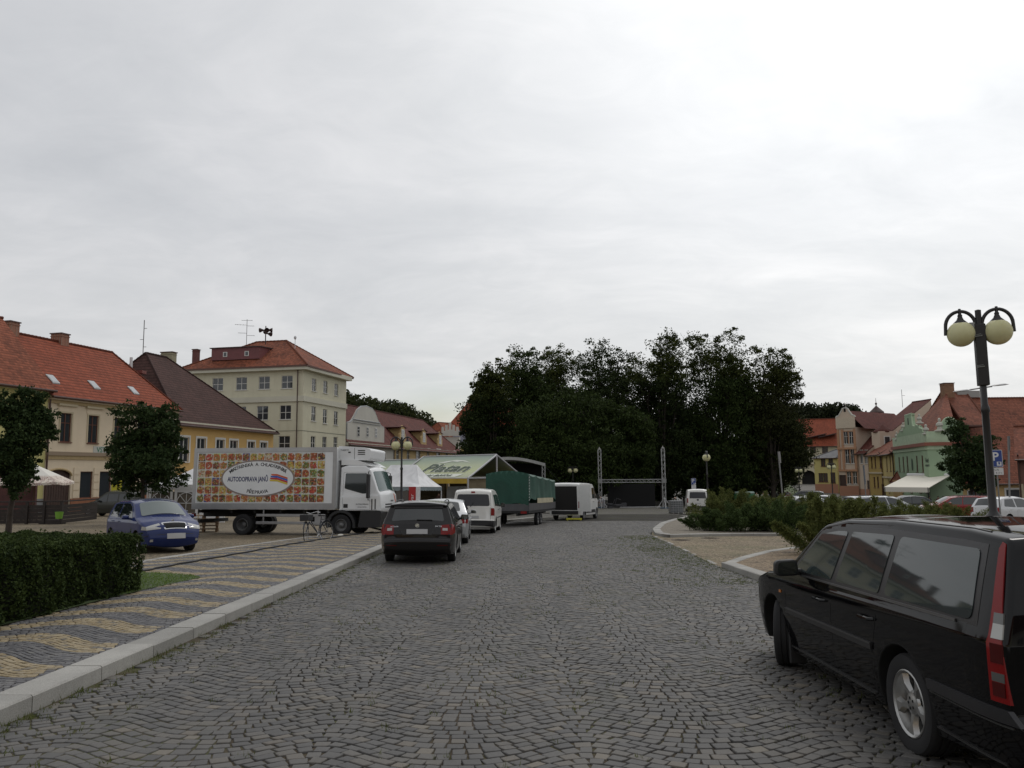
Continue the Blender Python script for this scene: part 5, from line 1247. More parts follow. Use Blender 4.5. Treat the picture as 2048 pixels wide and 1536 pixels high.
# ================= VEHICLES =================
def fillet(pts,seg=5):
    """closed polygon [(x,z,r)] -> points with rounded corners"""
    n=len(pts); out=[]
    for i in range(n):
        p=Vector(pts[i][:2]); a=Vector(pts[i-1][:2]); b=Vector(pts[(i+1)%n][:2]); r=pts[i][2] if len(pts[i])>2 else 0
        if r<=0: out.append((p.x,p.y)); continue
        u=(a-p);v=(b-p); lu,lv=u.length,v.length; u/=lu;v/=lv
        ang=math.acos(max(-1,min(1,u.dot(v)))); 
        if ang>math.pi-.03: out.append((p.x,p.y)); continue
        t=min(r/math.tan(ang/2),lu*.49,lv*.49); s=p+u*t; e=p+v*t
        m=seg if ang<2.6 else 3
        for k in range(m+1):
            q=k/m; w=(1-q)**2*s+2*q*(1-q)*p+q*q*e; out.append((w.x,w.y))
    return out
def grid_fill(poly,sx,sz,x0=0,z0=0):
    """triangulated polygon cut by a grid -> verts (u,v), faces"""
    bm=bmesh.new(); vs=[bm.verts.new((u,v,0)) for u,v in poly]
    for t in tessellate_polygon([[Vector((u,v,0)) for u,v in poly]]):
        try: bm.faces.new([vs[i] for i in t])
        except ValueError: pass
    us=[p[0] for p in poly]; vv=[p[1] for p in poly]
    def cuts(lo,hi,st): 
        k=math.ceil(lo/st+1e-4); r=[]
        while k*st<hi-1e-4: r.append(k*st); k+=1
        return r
    for c in cuts(min(us),max(us),sx): bmesh.ops.bisect_plane(bm,geom=bm.verts[:]+bm.edges[:]+bm.faces[:],plane_co=(c,0,0),plane_no=(1,0,0),dist=1e-5)
    for c in cuts(min(vv),max(vv),sz): bmesh.ops.bisect_plane(bm,geom=bm.verts[:]+bm.edges[:]+bm.faces[:],plane_co=(0,c,0),plane_no=(0,1,0),dist=1e-5)
    bm.verts.index_update(); V=[(v.co.x,v.co.y) for v in bm.verts]; F_=[tuple(v.index for v in f.verts) for f in bm.faces]
    bm.free(); return V,F_
m_tyre=M('tyre',(.014,.014,.015),.85,nz=.25,ns=8); m_rim=M('alloy',(.40,.40,.39),.35,.85,nz=.1,ns=12); m_cglass=M('car_glass',(.012,.016,.016),.03,spec=.9)
m_blackp=M('black_plastic',(.018,.018,.019),.55); m_redl=M('tail_red',(.19,.004,.004),.2,spec=.35,coat=.0); m_clear=M('clear_lens',(.38,.38,.36),.1,spec=.7,coat=.5); m_chrome=M('chrome',(.6,.6,.6),.15,1.)
m_plate=M('plate',(.42,.42,.42),.5); m_well=M('wheel_well',(.008,.008,.008),.95); m_amber=M('amber',(.5,.16,.02),.15,coat=.5)
def paint(name,col,metal=.3,rough=.28,dirt=.12,dust=(.11,.10,.085),sp_=.3):
    if name in MC: return MC[name]
    m,t,b=newmat(name); b.inputs['Metallic'].default_value=metal; b.inputs['Coat Roughness'].default_value=.05; b.inputs['Specular IOR Level'].default_value=sp_
    oc=objc(t); n1_=noise(t,oc,2.5,6,.7); n2_=noise(t,oc,30,4,.6)
    f=ramp(t,mth('ADD',mth('MULTIPLY',n1_,.7,tree=t),mth('MULTIPLY',n2_,.3,tree=t),tree=t),[(.42,.0),(.75,dirt)])
    sp=t.nodes.new('ShaderNodeSeparateXYZ'); t.links.new(oc,sp.inputs[0]); low=ramp(t,sp.outputs[2],[(.15,.35*min(1,dirt*4)),(.55,0.)])
    f2=mth('ADD',f,low,tree=t)
    c=mixc(t,f2,col,dust); t.links.new(c,b.inputs['Base Color']); t.links.new(ramp(t,f2,[(0,rough),(.5,min(.9,rough+.35))]),b.inputs['Roughness'])
    t.links.new(ramp(t,f2,[(0,.62),(.5,.12)]),b.inputs['Coat Weight']); MC[name]=m; return m
class Car:
    """x runs from the rear bumper (0) to the nose (L); y to the left; z up"""
    def __init__(s,name,label,cat,spec,mat,group=None):
        s.sp=spec; s.L=spec['L']; s.W=spec['W']; s.root=thing(name,label,cat,mat=mat,group=group)
        s.root.matrix_world=mat@Matrix.Translation((-spec['wr'],0,0))
        s.belt=spec.get('belt',.9); s.paint=spec['paint']
    def Y(s,x,z):
        sp=s.sp; w=s.W/2
        cr,cf=sp.get('cr',.09),sp.get('cf',.16); er,ef=sp.get('er',.55),sp.get('ef',.8)
        if x<er: w-=cr*((er-x)/er)**2.6
        if x>s.L-ef: w-=cf*((x-s.L+ef)/ef)**2.4
        b=s.belt+sp.get('beltslope',0.)*(x-s.L/2)
        if z>b: 
            t=z-b; w-=.02+t*sp.get('tum',.30)+sp.get('tumc',.0)*t*t
        else:
            sh=sp.get('shoulder',.09)
            if z>b-sh: w-=.02*((z-b+sh)/sh)**2
            m=sp.get('mid',.55); 
            if z<m: w-=sp.get('under',.28)*(m-z)**2+ (.03*(m-z) if z<m else 0)
        return w
    def body(s):
        sp=s.sp; top=sp['top']; zs=sp.get('sill',.2); R_=sp['R']; ra=sp.get('ra',R_+.06)
        bot=[]
        for wx in sp.get('arches',(sp['wf'],sp['wr'])):
            zc=R_; dz=zc-zs; half=math.sqrt(max(.01,ra*ra-dz*dz)); a0=math.atan2(-dz,half); n=14
            for k in range(n+1):
                a=a0+(math.pi-2*a0)*k/n; bot.append((wx+ra*math.cos(a),zc+ra*math.sin(a)))
        out=fillet([(p[0],p[1],p[2] if len(p)>2 else .05) for p in top])
        s.topo=out
        nt_=len(out); poly=out+bot   # top runs rear-bottom -> roof -> nose-bottom
        n=len(poly); r=sp.get('edge',.045)
        # outline normals (outward)
        ar=sum(poly[i][0]*poly[(i+1)%n][1]-poly[(i+1)%n][0]*poly[i][1] for i in range(n))
        sg=1 if ar>0 else -1; nr=[]
        for i in range(n):
            a=Vector(poly[i-1]);p=Vector(poly[i]);b=Vector(poly[(i+1)%n]); e1=(p-a);e2=(b-p)
            e1=e1.normalized() if e1.length>1e-9 else Vector((1,0)); e2=e2.normalized() if e2.length>1e-9 else e1
            t=(e1+e2); t=t.normalized() if t.length>1e-6 else e1; nr.append(Vector((t.y,-t.x))*sg)
        rad=[r if i<nt_ else .012 for i in range(n)]
        inset=[(poly[i][0]-nr[i].x*rad[i],poly[i][1]-nr[i].y*rad[i]) for i in range(n)]
        s.poly=poly; s.nr=nr; s.nt=nt_
        mb=MB(); V,F_=grid_fill(inset,.14,.09)
        for sd in (1,-1): mb.add([(x,sd*s.Y(x,z),z) for x,z in V],F_,0)
        # strip rings from the inset edge to the centre
        K=4; cs=sp.get('crown',.035); cb=sp.get('bulge_r',.07); cfb=sp.get('bulge_f',.16); nv=8
        rings=[]
        for i in range(n):
            P=poly[i]; nn=nr[i]; Ye=s.Y(*P); ring=[]
            for k in range(K+1):
                a=math.pi/2*k/K; ins=rad[i]*(1-math.sin(a)); ring.append((P[0]-nn.x*ins,(Ye if False else s.Y(*inset[i]))-rad[i]*(1-math.cos(a)),P[1]-nn.y*ins))
            y0=ring[-1][1]
            c=(abs(nn.x)*(cb if nn.x<0 else cfb)+max(0,nn.y)*cs) if i<nt_ else 0.
            for k in range(1,nv+1):
                v=1-k/nv; q=c*(1-v*v); ring.append((P[0]+nn.x*q,y0*v,P[1]+nn.y*q))
            rings.append(ring)
        m=len(rings[0])
        for sd in (1,-1):
            vs=[(x,sd*y,z) for ring in rings for x,y,z in ring]; fs0=[];fs1=[]
            for i in range(n):
                j=(i+1)%n
                if i==n-1 or i==nt_-1: pass
                for k in range(m-1):
                    f=(i*m+k,j*m+k,j*m+k+1,i*m+k+1); (fs1 if (nt_<=i<n-1) else fs0).append(f)
            kk=len(mb.v); mb.v+=vs
            for f in fs0: mb.f.append(tuple(q+kk for q in f)); mb.m.append(0); mb.uv.append(None)
            for f in fs1: mb.f.append(tuple(q+kk for q in f)); mb.m.append(1); mb.uv.append(None)
        o=mb.build('body',[s.paint,m_well],s.root,smooth=sp.get('sharp',32)); s.bodyo=o; return o
    # --- surface lookups
    def endx(s,z,rear=True):
        """outermost x of the outline at height z on the given end"""
        best=None; P=s.topo
        for i in range(len(P)-1):
            (x0,z0),(x1,z1)=P[i],P[i+1]
            if (z0-z)*(z1-z)<=0 and abs(z1-z0)>1e-9:
                x=x0+(x1-x0)*(z-z0)/(z1-z0)
                if best is None or (x<best if rear else x>best): best=x
        return best if best is not None else (0 if rear else s.L)
    def topz(s,x):
        P=s.topo; best=0
        for i in range(len(P)-1):
            (x0,z0),(x1,z1)=P[i],P[i+1]
            if (x0-x)*(x1-x)<=0 and abs(x1-x0)>1e-9: best=max(best,z0+(z1-z0)*(x-x0)/(x1-x0))
        return best
    def endp(s,y,z,off,rear=True):
        sp=s.sp; x=s.endx(z,rear); e=1e-2; x2=s.endx(z+e,rear); sl=(x2-x)/e   # dx/dz
        nx=1/math.sqrt(1+sl*sl); nz=abs(sl)*nx
        Ym=max(.1,s.Y(x,z)-.045); v=min(1,abs(y)/Ym)
        c=nx*(sp.get('bulge_r',.07) if rear else sp.get('bulge_f',.16))+nz*sp.get('crown',.035)
        q=c*(1-v*v)+off
        if abs(y)>Ym: q-= (abs(y)-Ym)**2*6
        sgn=-1 if rear else 1
        return (x+sgn*nx*q,y,z+nz*q)
    def panel(s,name,mat,fn,poly,seg=(.12,.12),th=.012,parent=None,smooth=40,edge=None):
        V,F_=grid_fill(poly,*seg); mb=MB(); top=[fn(u,v,0) for u,v in V]; low=[fn(u,v,-th) for u,v in V]; n=len(V)
        from collections import Counter
        ec=Counter(); 
        for f in F_:
            for i in range(len(f)): ec[tuple(sorted((f[i],f[(i+1)%len(f)])))]+=1
        fs=list(F_)
        for f in F_:
            for i in range(len(f)):
                a,b=f[i],f[(i+1)%len(f)]
                if ec[tuple(sorted((a,b)))]==1: fs.append((b,a,a+n,b+n))
        mb.add(top+low,fs); return mb.build(name,mat,parent or s.root,smooth=smooth)
    def side(s,name,mat,poly,off=.004,th=.012,sides=(1,-1),parent=None,seg=(.14,.09),round_=0.,each=None):
        if round_: poly=fillet([(p[0],p[1],round_) for p in poly],3)
        r=[]
        for sd in sides:
            r.append(s.panel(name,mat,lambda u,v,w,sd=sd:(u,sd*(s.Y(u,v)+off+w),v),poly,seg,th,parent))
        return r
    def end(s,name,mat,poly,off=.004,th=.015,rear=True,parent=None,round_=0.,mirror=False,seg=(.12,.12)):
        if round_: poly=fillet([(p[0],p[1],round_) for p in poly],3)
        r=[]
        for sd in ((1,-1) if mirror else (1,)):
            r.append(s.panel(name,mat,lambda u,v,w,sd=sd:s.endp(sd*u,v,off+w,rear),poly,seg,th,parent))
        return r
    def seam(s,pts,sides=(1,-1),w=.007):
        for sd in sides:
            mb=MB()
            for i in range(len(pts)-1):
                a,b=Vector(pts[i]),Vector(pts[i+1]); n=max(1,int((b-a).length/.12)); t=(b-a).normalized(); q=Vector((-t.y,t.x))*w/2
                for k in range(n):
                    p0=a.lerp(b,k/n);p1=a.lerp(b,(k+1)/n)
                    mb.face([(u,sd*(s.Y(u,v)+.0015),v) for u,v in ((p0+q)[:],(p0-q)[:],(p1-q)[:],(p1+q)[:])])
            mb.build('door_gap',m_well,s.root,fix=False)
    def wheels(s,style=5,rimr=None,steer=0.,rim=None,simple=False):
        sp=s.sp; R_=sp['R']; rr=rimr or R_*.66; tw=sp.get('tw',.205); tr=s.W/2-.03-tw/2
        for ax,wx in (('r',sp['wr']),('f',sp['wf'])):
            for sd in (1,-1):
                g=bpy.data.objects.new('wheel',None); link(g,s.root)
                g.matrix_local=Matrix.Translation((wx,sd*tr,R_))@Matrix.Rotation(steer if ax=='f' else 0,4,'Z')@Matrix.Rotation(0 if sd>0 else math.pi,4,'Z')
                mb=MB(); h=tw/2
                mb.lathe([(rr-.01,h*.62),(rr+.004,h*.86),(R_*.86,h*.98),(R_*.955,h*.90),(R_*.992,h*.72),(R_,h*.68),(R_,h*.3),(R_-.008,h*.27),(R_-.008,h*.2),(R_,h*.17),(R_,-h*.17),(R_-.008,-h*.2),(R_-.008,-h*.27),(R_,-h*.3),(R_,-h*.68),(R_*.992,-h*.72),(R_*.955,-h*.9),(R_*.86,-h*.98),(rr,-h*.8),(rr-.02,-h*.6)],36,axis='Y'); mb.build('tyre',m_tyre,g,smooth=35)
                mb=MB(); mb.lathe([(rr,h*.86),(rr-.008,h*.90),(rr-.022,h*.80),(rr-.03,h*.45),(rr-.05,h*.1),(rr-.06,-h*.7)],30,axis='Y')
                mb.lathe([(0,h*.70),(.045,h*.70),(.055,h*.64),(.075,h*.60),(.085,h*.45)],18,axis='Y')
                ns=style
                for k in range(ns):
                    a=2*math.pi*k/ns+.3; R2=Matrix.Rotation(a,4,'Y')
                    wi,wo=(.038,.062) if ns<=5 else (.024,.030)
                    if ns<=6:
                        # tapered spoke with a raised spine
                        r0,r1=.06,rr-.012; z0,z1=h*.60,h*.80
                        for fr in ((r0,wi,z0),(r1,wo,z1)): pass
                        vs=[(r0,z0-.02,-wi),(r0,z0,-wi*.6),(r0,z0,wi*.6),(r0,z0-.02,wi),((r0+r1)/2,(z0+z1)/2-.03,-wi*.62),((r0+r1)/2,(z0+z1)/2+.003,-wi*.3),((r0+r1)/2,(z0+z1)/2+.003,wi*.3),((r0+r1)/2,(z0+z1)/2-.03,wi*.62),(r1,z1-.03,-wo*1.15),(r1,z1,-wo*.7),(r1,z1,wo*.7),(r1,z1-.03,wo*1.15)]
                        fs=[(i,i+1,i+5,i+4) for i in (0,1,2)]+[(i,i+1,i+5,i+4) for i in (4,5,6)]
                        mb.add(vs,fs,0,R2)
                    else: mb.box(((.06+rr)/2,h*.68,0),(rr-.07,.02,wi*2),0,R2,bev=.006)
                mb.build('rim',rim or m_rim,g,smooth=40)
                mb=MB(); mb.lathe([(0,-h*.1),(rr*.62,-h*.1),(rr*.62,-h*.2),(0,-h*.2)],20,axis='Y'); mb.lathe([(0,-h*.5),(rr-.03,-h*.5)],20,axis='Y'); 
                for k in range(ns): mb.lathe([(0,h*.72),(.010,h*.72),(.012,h*.60)],8,mat=Matrix.Rotation(2*math.pi*k/ns,4,'Y')@Matrix.Translation((.034,0,0)),axis='Y')
                mb.build('brake_disc',m_well if not simple else m_well,g)
    def mirror(s,x,z,mat=None,size=(.11,.20,.15)):
        for sd in (1,-1):
            mb=MB(); y=s.Y(x,z)+size[1]*.5+.05; 
            a=(x,sd*y,z)
            mb.tube([(x+.02,sd*(s.Y(x,z)-.05),z-.05),(x,sd*(y-.06),z-.03)],[.035,.028],8)
            poly=fillet([(-.5,-.42,.16),(.5,-.5,.3),(.46,.42,.28),(-.42,.5,.2)],4)
            V=[];n=len(poly)
            for k,(dx,sc_) in enumerate(((-.5,.86),(-.42,1.),(0.,1.),(.4,.8),(.62,.3))):
                for u,v in poly: V.append((x+dx*size[0],sd*(y+u*size[1]*sc_),z+v*size[2]*sc_))
            fs=[tuple(range(n))]+[(k*n+i,k*n+(i+1)%n,(k+1)*n+(i+1)%n,(k+1)*n+i) for k in range(4) for i in range(n)]+[tuple(4*n+i for i in range(n))]
            mb.add(V,fs); m_=mb.build('wing_mirror',mat or s.paint,s.root,smooth=45)
            g_=MB(); g_.face([(x-.5*size[0]-.003,sd*(y+u*size[1]*.78),z+v*size[2]*.78) for u,v in poly]); g_.build('mirror_glass',m_cglass,m_)
    def handle(s,x,z,l=.19,mat=None):
        for sd in (1,-1):
            mb=MB(); y=s.Y(x,z); mb.tube([(x-l/2,sd*(y-.005),z),(x-l/2+.025,sd*(y+.03),z),(x+l/2-.025,sd*(y+.03),z),(x+l/2,sd*(y-.005),z)],.013,7); mb.build('door_handle',mat or s.paint,s.root,smooth=40)
    def plate(s,z,rear=True,w=.52,h=.11,y=0,off=.02,mat=None):
        return s.end('number_plate',mat or m_plate,[(y-w/2,z-h/2),(y+w/2,z-h/2),(y+w/2,z+h/2),(y-w/2,z+h/2)],off,.02,rear,seg=(.3,.3))
    def rails(s,x0,x1,inset=.09,h=.05,r=.014,mat=None):
        for sd in (1,-1):
            mb=MB(); pts=[]; n=8
            for k in range(n+1):
                x=x0+(x1-x0)*k/n; z=s.topz(x); y=s.Y(x,z-.05)-inset; pts.append((x,sd*y,z+(h if 0<k<n else -.005)))
            mb.tube(pts,r,7); mb.build('roof_rail',mat or m_blackp,s.root,smooth=50)
    def badge(s,z,rear=True,r=.045,mat=None,ring=True,text=None):
        p=s.endp(0,z,.006,rear); sg=-1 if rear else 1
        mt=Matrix.Translation(p)@Matrix.Rotation(sg*math.pi/2,4,'Y'); mb=MB(); mb.lathe([(0,.004),(r*.55,.004),(r*.6,.0),(r*.72,.0),(r*.78,.01),(r*.95,.01),(r,.002)],20,mat=mt); o=mb.build('badge',mat or m_chrome,s.root,smooth=40)
        return o
    def lettering(s,body,y,z,size,mat,rear=True,off=.008,xs=1.,parent=None):
        vs,fs=text_mesh(body,size,extrude=.002,xs=xs); sg=-1 if rear else 1
        mb=MB(); mb.add([s.endp(y+(x*(-1 if rear else 1))*1,z+yy,off+ww,rear) for x,yy,ww in vs],fs); return mb.build('lettering',mat,parent or s.root)
    def sidetext(s,body,x,z,size,mat,sd=1,off=.006):
        vs,fs=text_mesh(body,size,extrude=.002); mb=MB(); mb.add([(x-sd*xx,sd*(s.Y(x,z)+off+w),z+yy) for xx,yy,w in vs],fs); return mb.build('lettering',mat,s.root)
def place(x,y,yaw_deg,dz=0.): return gmat(x,y,math.radians(yaw_deg),dz)
# yaw 90 = heading away from the camera (+Y). position = point on the ground under the middle of the rear axle

# ---------- black estate car, right foreground
sp=dict(L=4.71,W=1.76,R=.318,wr=1.20,wf=3.86,belt=.915,tum=.30,tumc=.06,cr=.055,cf=.13,er=.35,ef=.75,crown=.03,bulge_r=.05,bulge_f=.13,sill=.215,mid=.6,under=.3,shoulder=.06,edge=.035,ra=.372,beltslope=-.012,
 paint=paint('black_paint',(.003,.003,.0035),0,.3,.03,(.02,.018,.016),.0),
 top=[(.09,.25,.04),(.0,.33,.05),(-.02,.40,.04),(-.01,.50,.03),(.045,.54,.03),(.05,.90,.1),(.075,1.05,.3),(.175,1.445,.09),(.62,1.48,.5),(1.6,1.495,1.),(2.4,1.475,.8),(2.86,1.415,.35),(3.50,.965,.12),(4.0,.90,.8),(4.48,.80,.3),(4.60,.68,.08),(4.625,.52,.03),(4.70,.50,.03),(4.71,.35,.06),(4.62,.25,.05)])
C=Car('estate_car','black boxy estate car parked at the right edge, nearest to the camera','car',sp,place(3.43,5.34,89.3))
C.body(); C.wheels(5,.215,steer=-.40)
gl=[]
C.side('window_frame',M('frame_black',(.010,.010,.011),.35,spec=.5),[(.29,.955),(3.42,.955),(3.33,.985),(2.86,1.365),(2.5,1.412),(1.6,1.435),(.62,1.418),(.36,1.405)],.002,.012)
m_g2=M('estate_glass',(.03,.042,.042),.035,spec=.75)
C.side('side_window',m_g2,[(.35,.985),(1.44,.985),(1.40,1.392),(.42,1.375)],.007,.004,round_=.05)
C.side('side_window',m_g2,[(1.53,.985),(2.30,.985),(2.21,1.385),(1.50,1.395)],.007,.004,round_=.03)
C.side('side_window',m_g2,[(2.40,.985),(3.26,.985),(2.84,1.335),(2.50,1.378),(2.30,1.383)],.007,.004,round_=.03)
m_strip=M('trim_strip',(.10,.10,.10),.3,.7)
C.side('window_trim',m_strip,[(.50,.955),(3.45,.945),(3.45,.957),(.50,.971)],.012,.012)
C.side('side_moulding',M('moulding',(.016,.016,.017),.4),[(1.60,.585),(3.42,.575),(3.42,.625),(1.60,.635)],.014,.016); 
C.side('moulding_trim',m_strip,[(1.60,.622),(3.42,.612),(3.42,.622),(1.60,.632)],.019,.008)
C.side('sill_trim',m_strip,[(1.66,.262),(3.42,.262),(3.42,.274),(1.66,.274)],.012,.012)
C.side('bumper_side',M('bumper_plastic',(.020,.020,.022),.45),[(-.005,.50),(.82,.505),(.82,.565),(.05,.57)],.022,.03)
C.side('bumper_trim',m_strip,[(.05,.478),(.82,.486),(.82,.494),(.05,.487)],.008,.01)
C.side('bumper_trim',m_strip,[(.15,.27),(.82,.275),(.82,.287),(.15,.282)],.010,.01)
C.seam([(1.63,.30),(1.60,.60),(1.475,.95)]); C.seam([(2.345,.27),(2.345,.95)]); C.seam([(3.46,.95),(3.44,.60),(3.42,.26)]); C.seam([(1.46,.97),(1.43,1.40)]); C.seam([(2.33,.97),(2.24,1.385)])
C.handle(1.66,.80,.20); C.handle(2.56,.81,.20)
C.mirror(3.10,1.02,m_blackp,(.13,.22,.155))
# tall tail lights wrapping the corner
m_dred=M('tail_dark_red',(.06,.003,.003),.2,spec=.35); m_smoke=M('tail_smoke',(.09,.09,.085),.12,spec=.6,coat=.5)
C.side('tail_light',m_redl,[(.05,.60),(.175,.60),(.18,.94),(.20,1.10),(.255,1.39),(.24,1.425),(.21,1.415),(.13,1.10),(.075,.90)],.006,.03)
for (za,zb_,mt) in ((.63,.70,m_dred),(.705,.75,m_smoke),(.80,.90,m_dred),(.925,1.0,m_clear),(1.0,1.055,m_smoke)):
    C.side('lamp_segment',mt,[(.07+max(0,za-.9)*.22,za),(.150+max(0,za-.93)*.15,za),(.150+max(0,zb_-.93)*.15,zb_),(.07+max(0,zb_-.9)*.22,zb_)],.010,.012)
C.end('rear_window',m_g2,[(-.60,.98),(.60,.98),(.52,1.34),(-.52,1.34)],.006,.01,True,round_=.06); C.plate(.80,y=0)
C.end('front_light',m_clear,[(.50,.56),(.80,.56),(.80,.70),(.50,.70)],.006,.02,False,mirror=True); C.end('grille',m_chrome,[(-.32,.55),(.32,.55),(.34,.72),(-.34,.72)],.008,.02,False)
C.end('windscreen',m_g2,[(-.68,1.0),(.68,1.0),(.56,1.35),(-.56,1.35)],.006,.008,False,round_=.05)
C.side('side_marker',m_amber,[(3.56,.74),(3.61,.74),(3.61,.765),(3.56,.765)],.008,.01); C.side('front_light_side',m_clear,[(4.42,.56),(4.60,.56),(4.57,.69),(4.42,.70)],.005,.01)
for sd in (1,-1):
    mb=MB(); pts=[(x,sd*(C.Y(x,C.topz(x)-.03)-.06),C.topz(x)+.004) for x in [.45+.1*k for k in range(25)]]; mb.tube(pts,.006,6); mb.build('roof_gutter',m_strip,C.root,smooth=50)
# mudflaps behind the front wheels
for sd in (1,-1):
    mb=MB(); mb.box((3.46,sd*.78,.25),(.03,.16,.30),bev=.01); mb.build('mudflap',m_blackp,C.root)
# interior seen as head rests is left dark behind the glass

# ---------- dark estate at the head of the row
sp=dict(L=4.66,W=1.81,R=.325,wr=1.03,wf=3.71,belt=.93,tum=.42,cr=.13,cf=.16,er=.5,ef=.8,crown=.035,bulge_r=.09,bulge_f=.16,sill=.20,mid=.6,under=.25,shoulder=.12,edge=.05,ra=.375,
 paint=paint('charcoal_paint',(.009,.008,.008),0,.3,.04,(.03,.028,.026),.1),
 top=[(.12,.24,.05),(.0,.36,.08),(-.01,.52,.06),(.02,.62,.04),(.03,.70,.04),(.09,.93,.1),(.14,1.0,.2),(.30,1.33,.05),(.22,1.405,.03),(.40,1.435,.2),(1.5,1.465,1.),(2.3,1.45,.8),(2.8,1.38,.35),(3.55,.98,.15),(4.2,.86,.8),(4.55,.72,.2),(4.65,.52,.08),(4.64,.32,.06),(4.55,.22,.05)])
C=Car('estate_car','dark grey-black estate car seen from behind, first of the parked row on the kerb','car',sp,place(-2.32,19.85,91.2),group='vehicles parked along the left kerb')
C.body(); C.wheels(5,.225)
C.side('side_window',m_cglass,[(.50,.99),(1.28,.965),(1.24,1.375),(.62,1.33)],.006,.01,round_=.04); C.side('side_window',m_cglass,[(1.33,.965),(2.22,.955),(2.12,1.405),(1.30,1.385)],.006,.01,round_=.03); C.side('side_window',m_cglass,[(2.28,.955),(3.30,.955),(2.78,1.31),(2.45,1.395),(2.18,1.405)],.006,.01,round_=.03)
C.end('rear_window',m_cglass,[(-.63,1.0),(.63,1.0),(.56,1.30),(-.56,1.30)],.006,.012,True,round_=.04)
C.end('spoiler',m_blackp,[(-.60,1.315),(.60,1.315),(.58,1.37),(-.58,1.37)],.03,.04,True,round_=.02)
C.end('tail_light',m_redl,[(.56,.70),(.83,.70),(.83,.93),(.80,.945),(.56,.91)],.008,.03,True,mirror=True)
C.side('tail_light_side',m_redl,[(.03,.70),(.26,.74),(.20,.93),(.10,.95)],.008,.03)
C.end('lamp_segment',m_clear,[(.60,.79),(.72,.79),(.72,.85),(.60,.85)],.013,.02,True,mirror=True)
C.end('reflector',m_dred,[(.48,.44),(.80,.45),(.80,.47),(.48,.465)],.008,.01,True,mirror=True)
C.end('bumper_insert',m_blackp,[(-.62,.24),(.62,.24),(.66,.34),(-.66,.34)],.006,.02,True); C.end('bumper_edge',M('bumper_edge',(.045,.042,.042),.4),[(-.78,.575),(.78,.575),(.78,.585),(-.78,.585)],.008,.02,True)
C.end('tailgate_gap',m_well,[(-.60,.605),(.60,.605),(.60,.613),(-.60,.613)],.002,.004,True); C.end('tailgate_gap',m_well,[(.585,.61),(.592,.61),(.80,.90),(.79,.90)],.002,.004,True,mirror=True)
C.end('plate_recess',m_blackp,[(-.34,.69),(.34,.69),(.42,.83),(-.42,.83)],.003,.01,True); C.plate(.755,w=.5); C.badge(.895,r=.05)
C.lettering('OCTAVIA',.55,.865,.045,m_chrome); C.lettering('4X4 TDI',-.50,.87,.045,m_chrome)
mb=MB(); mb.tube([C.endp(.02,.995,.02),C.endp(.35,1.02,.03),C.endp(-.35,1.0,.02)][::2],.012,5); mb.build('wiper',m_blackp,C.root)
C.mirror(3.0,1.03,m_blackp,(.12,.22,.15)); C.handle(1.45,.80); C.handle(2.35,.82); C.rails(.5,2.5); C.seam([(1.30,.95),(1.34,.5),(1.46,.28)]); C.seam([(2.25,.95),(2.27,.25)]); C.seam([(3.35,.95),(3.30,.25)])
C.end('windscreen',m_cglass,[(-.66,1.02),(.66,1.02),(.54,1.38),(-.54,1.38)],.006,.008,False); C.end('front_light',m_clear,[(.5,.62),(.82,.66),(.82,.76),(.5,.74)],.006,.02,False,mirror=True)

# ---------- silver saloon ahead of it
sp=dict(L=4.25,W=1.74,R=.31,wr=.95,wf=3.48,belt=.93,tum=.42,cr=.12,cf=.16,er=.5,ef=.8,crown=.035,bulge_r=.08,bulge_f=.16,sill=.2,mid=.6,under=.25,edge=.05,ra=.36,paint=paint('silver_paint',(.42,.43,.44),.6,.3,.08),
 top=[(.1,.24,.05),(.0,.36,.08),(.0,.6,.05),(.05,.95,.12),(.52,1.02,.2),(1.05,1.38,.3),(1.7,1.45,.8),(2.3,1.42,.6),(3.15,.98,.2),(3.9,.86,.6),(4.18,.7,.15),(4.25,.5,.08),(4.2,.26,.06)])
C=Car('saloon_car','silver car wedged between the dark estate and the white van','car',sp,place(-2.36,26.6,91.5),group='vehicles parked along the left kerb')
C.body(); C.wheels(7,.21)
C.side('side_window',m_cglass,[(.78,1.0),(1.95,.96),(1.9,1.385),(1.25,1.345)],.006,.01,round_=.04); C.side('side_window',m_cglass,[(2.0,.96),(2.95,.95),(2.35,1.36),(1.95,1.385)],.006,.01,round_=.03)
C.end('rear_window',m_cglass,[(-.58,1.06),(.58,1.06),(.50,1.34),(-.50,1.34)],.006,.01,True,round_=.05); C.end('tail_light',m_redl,[(.55,.70),(.80,.70),(.80,.88),(.55,.86)],.008,.03,True,mirror=True); C.side('tail_light_side',m_redl,[(.03,.7),(.22,.7),(.2,.88),(.05,.9)],.008,.02)
C.plate(.62); C.mirror(2.7,1.02,None,(.12,.21,.14)); C.handle(1.3,.82); C.handle(2.1,.83); C.seam([(1.98,.95),(2.0,.25)]); C.seam([(2.98,.93),(2.95,.25)])
C.end('windscreen',m_cglass,[(-.64,1.02),(.64,1.02),(.54,1.36),(-.54,1.36)],.006,.008,False); C.end('front_light',m_clear,[(.48,.6),(.78,.62),(.78,.74),(.48,.72)],.006,.02,False,mirror=True)

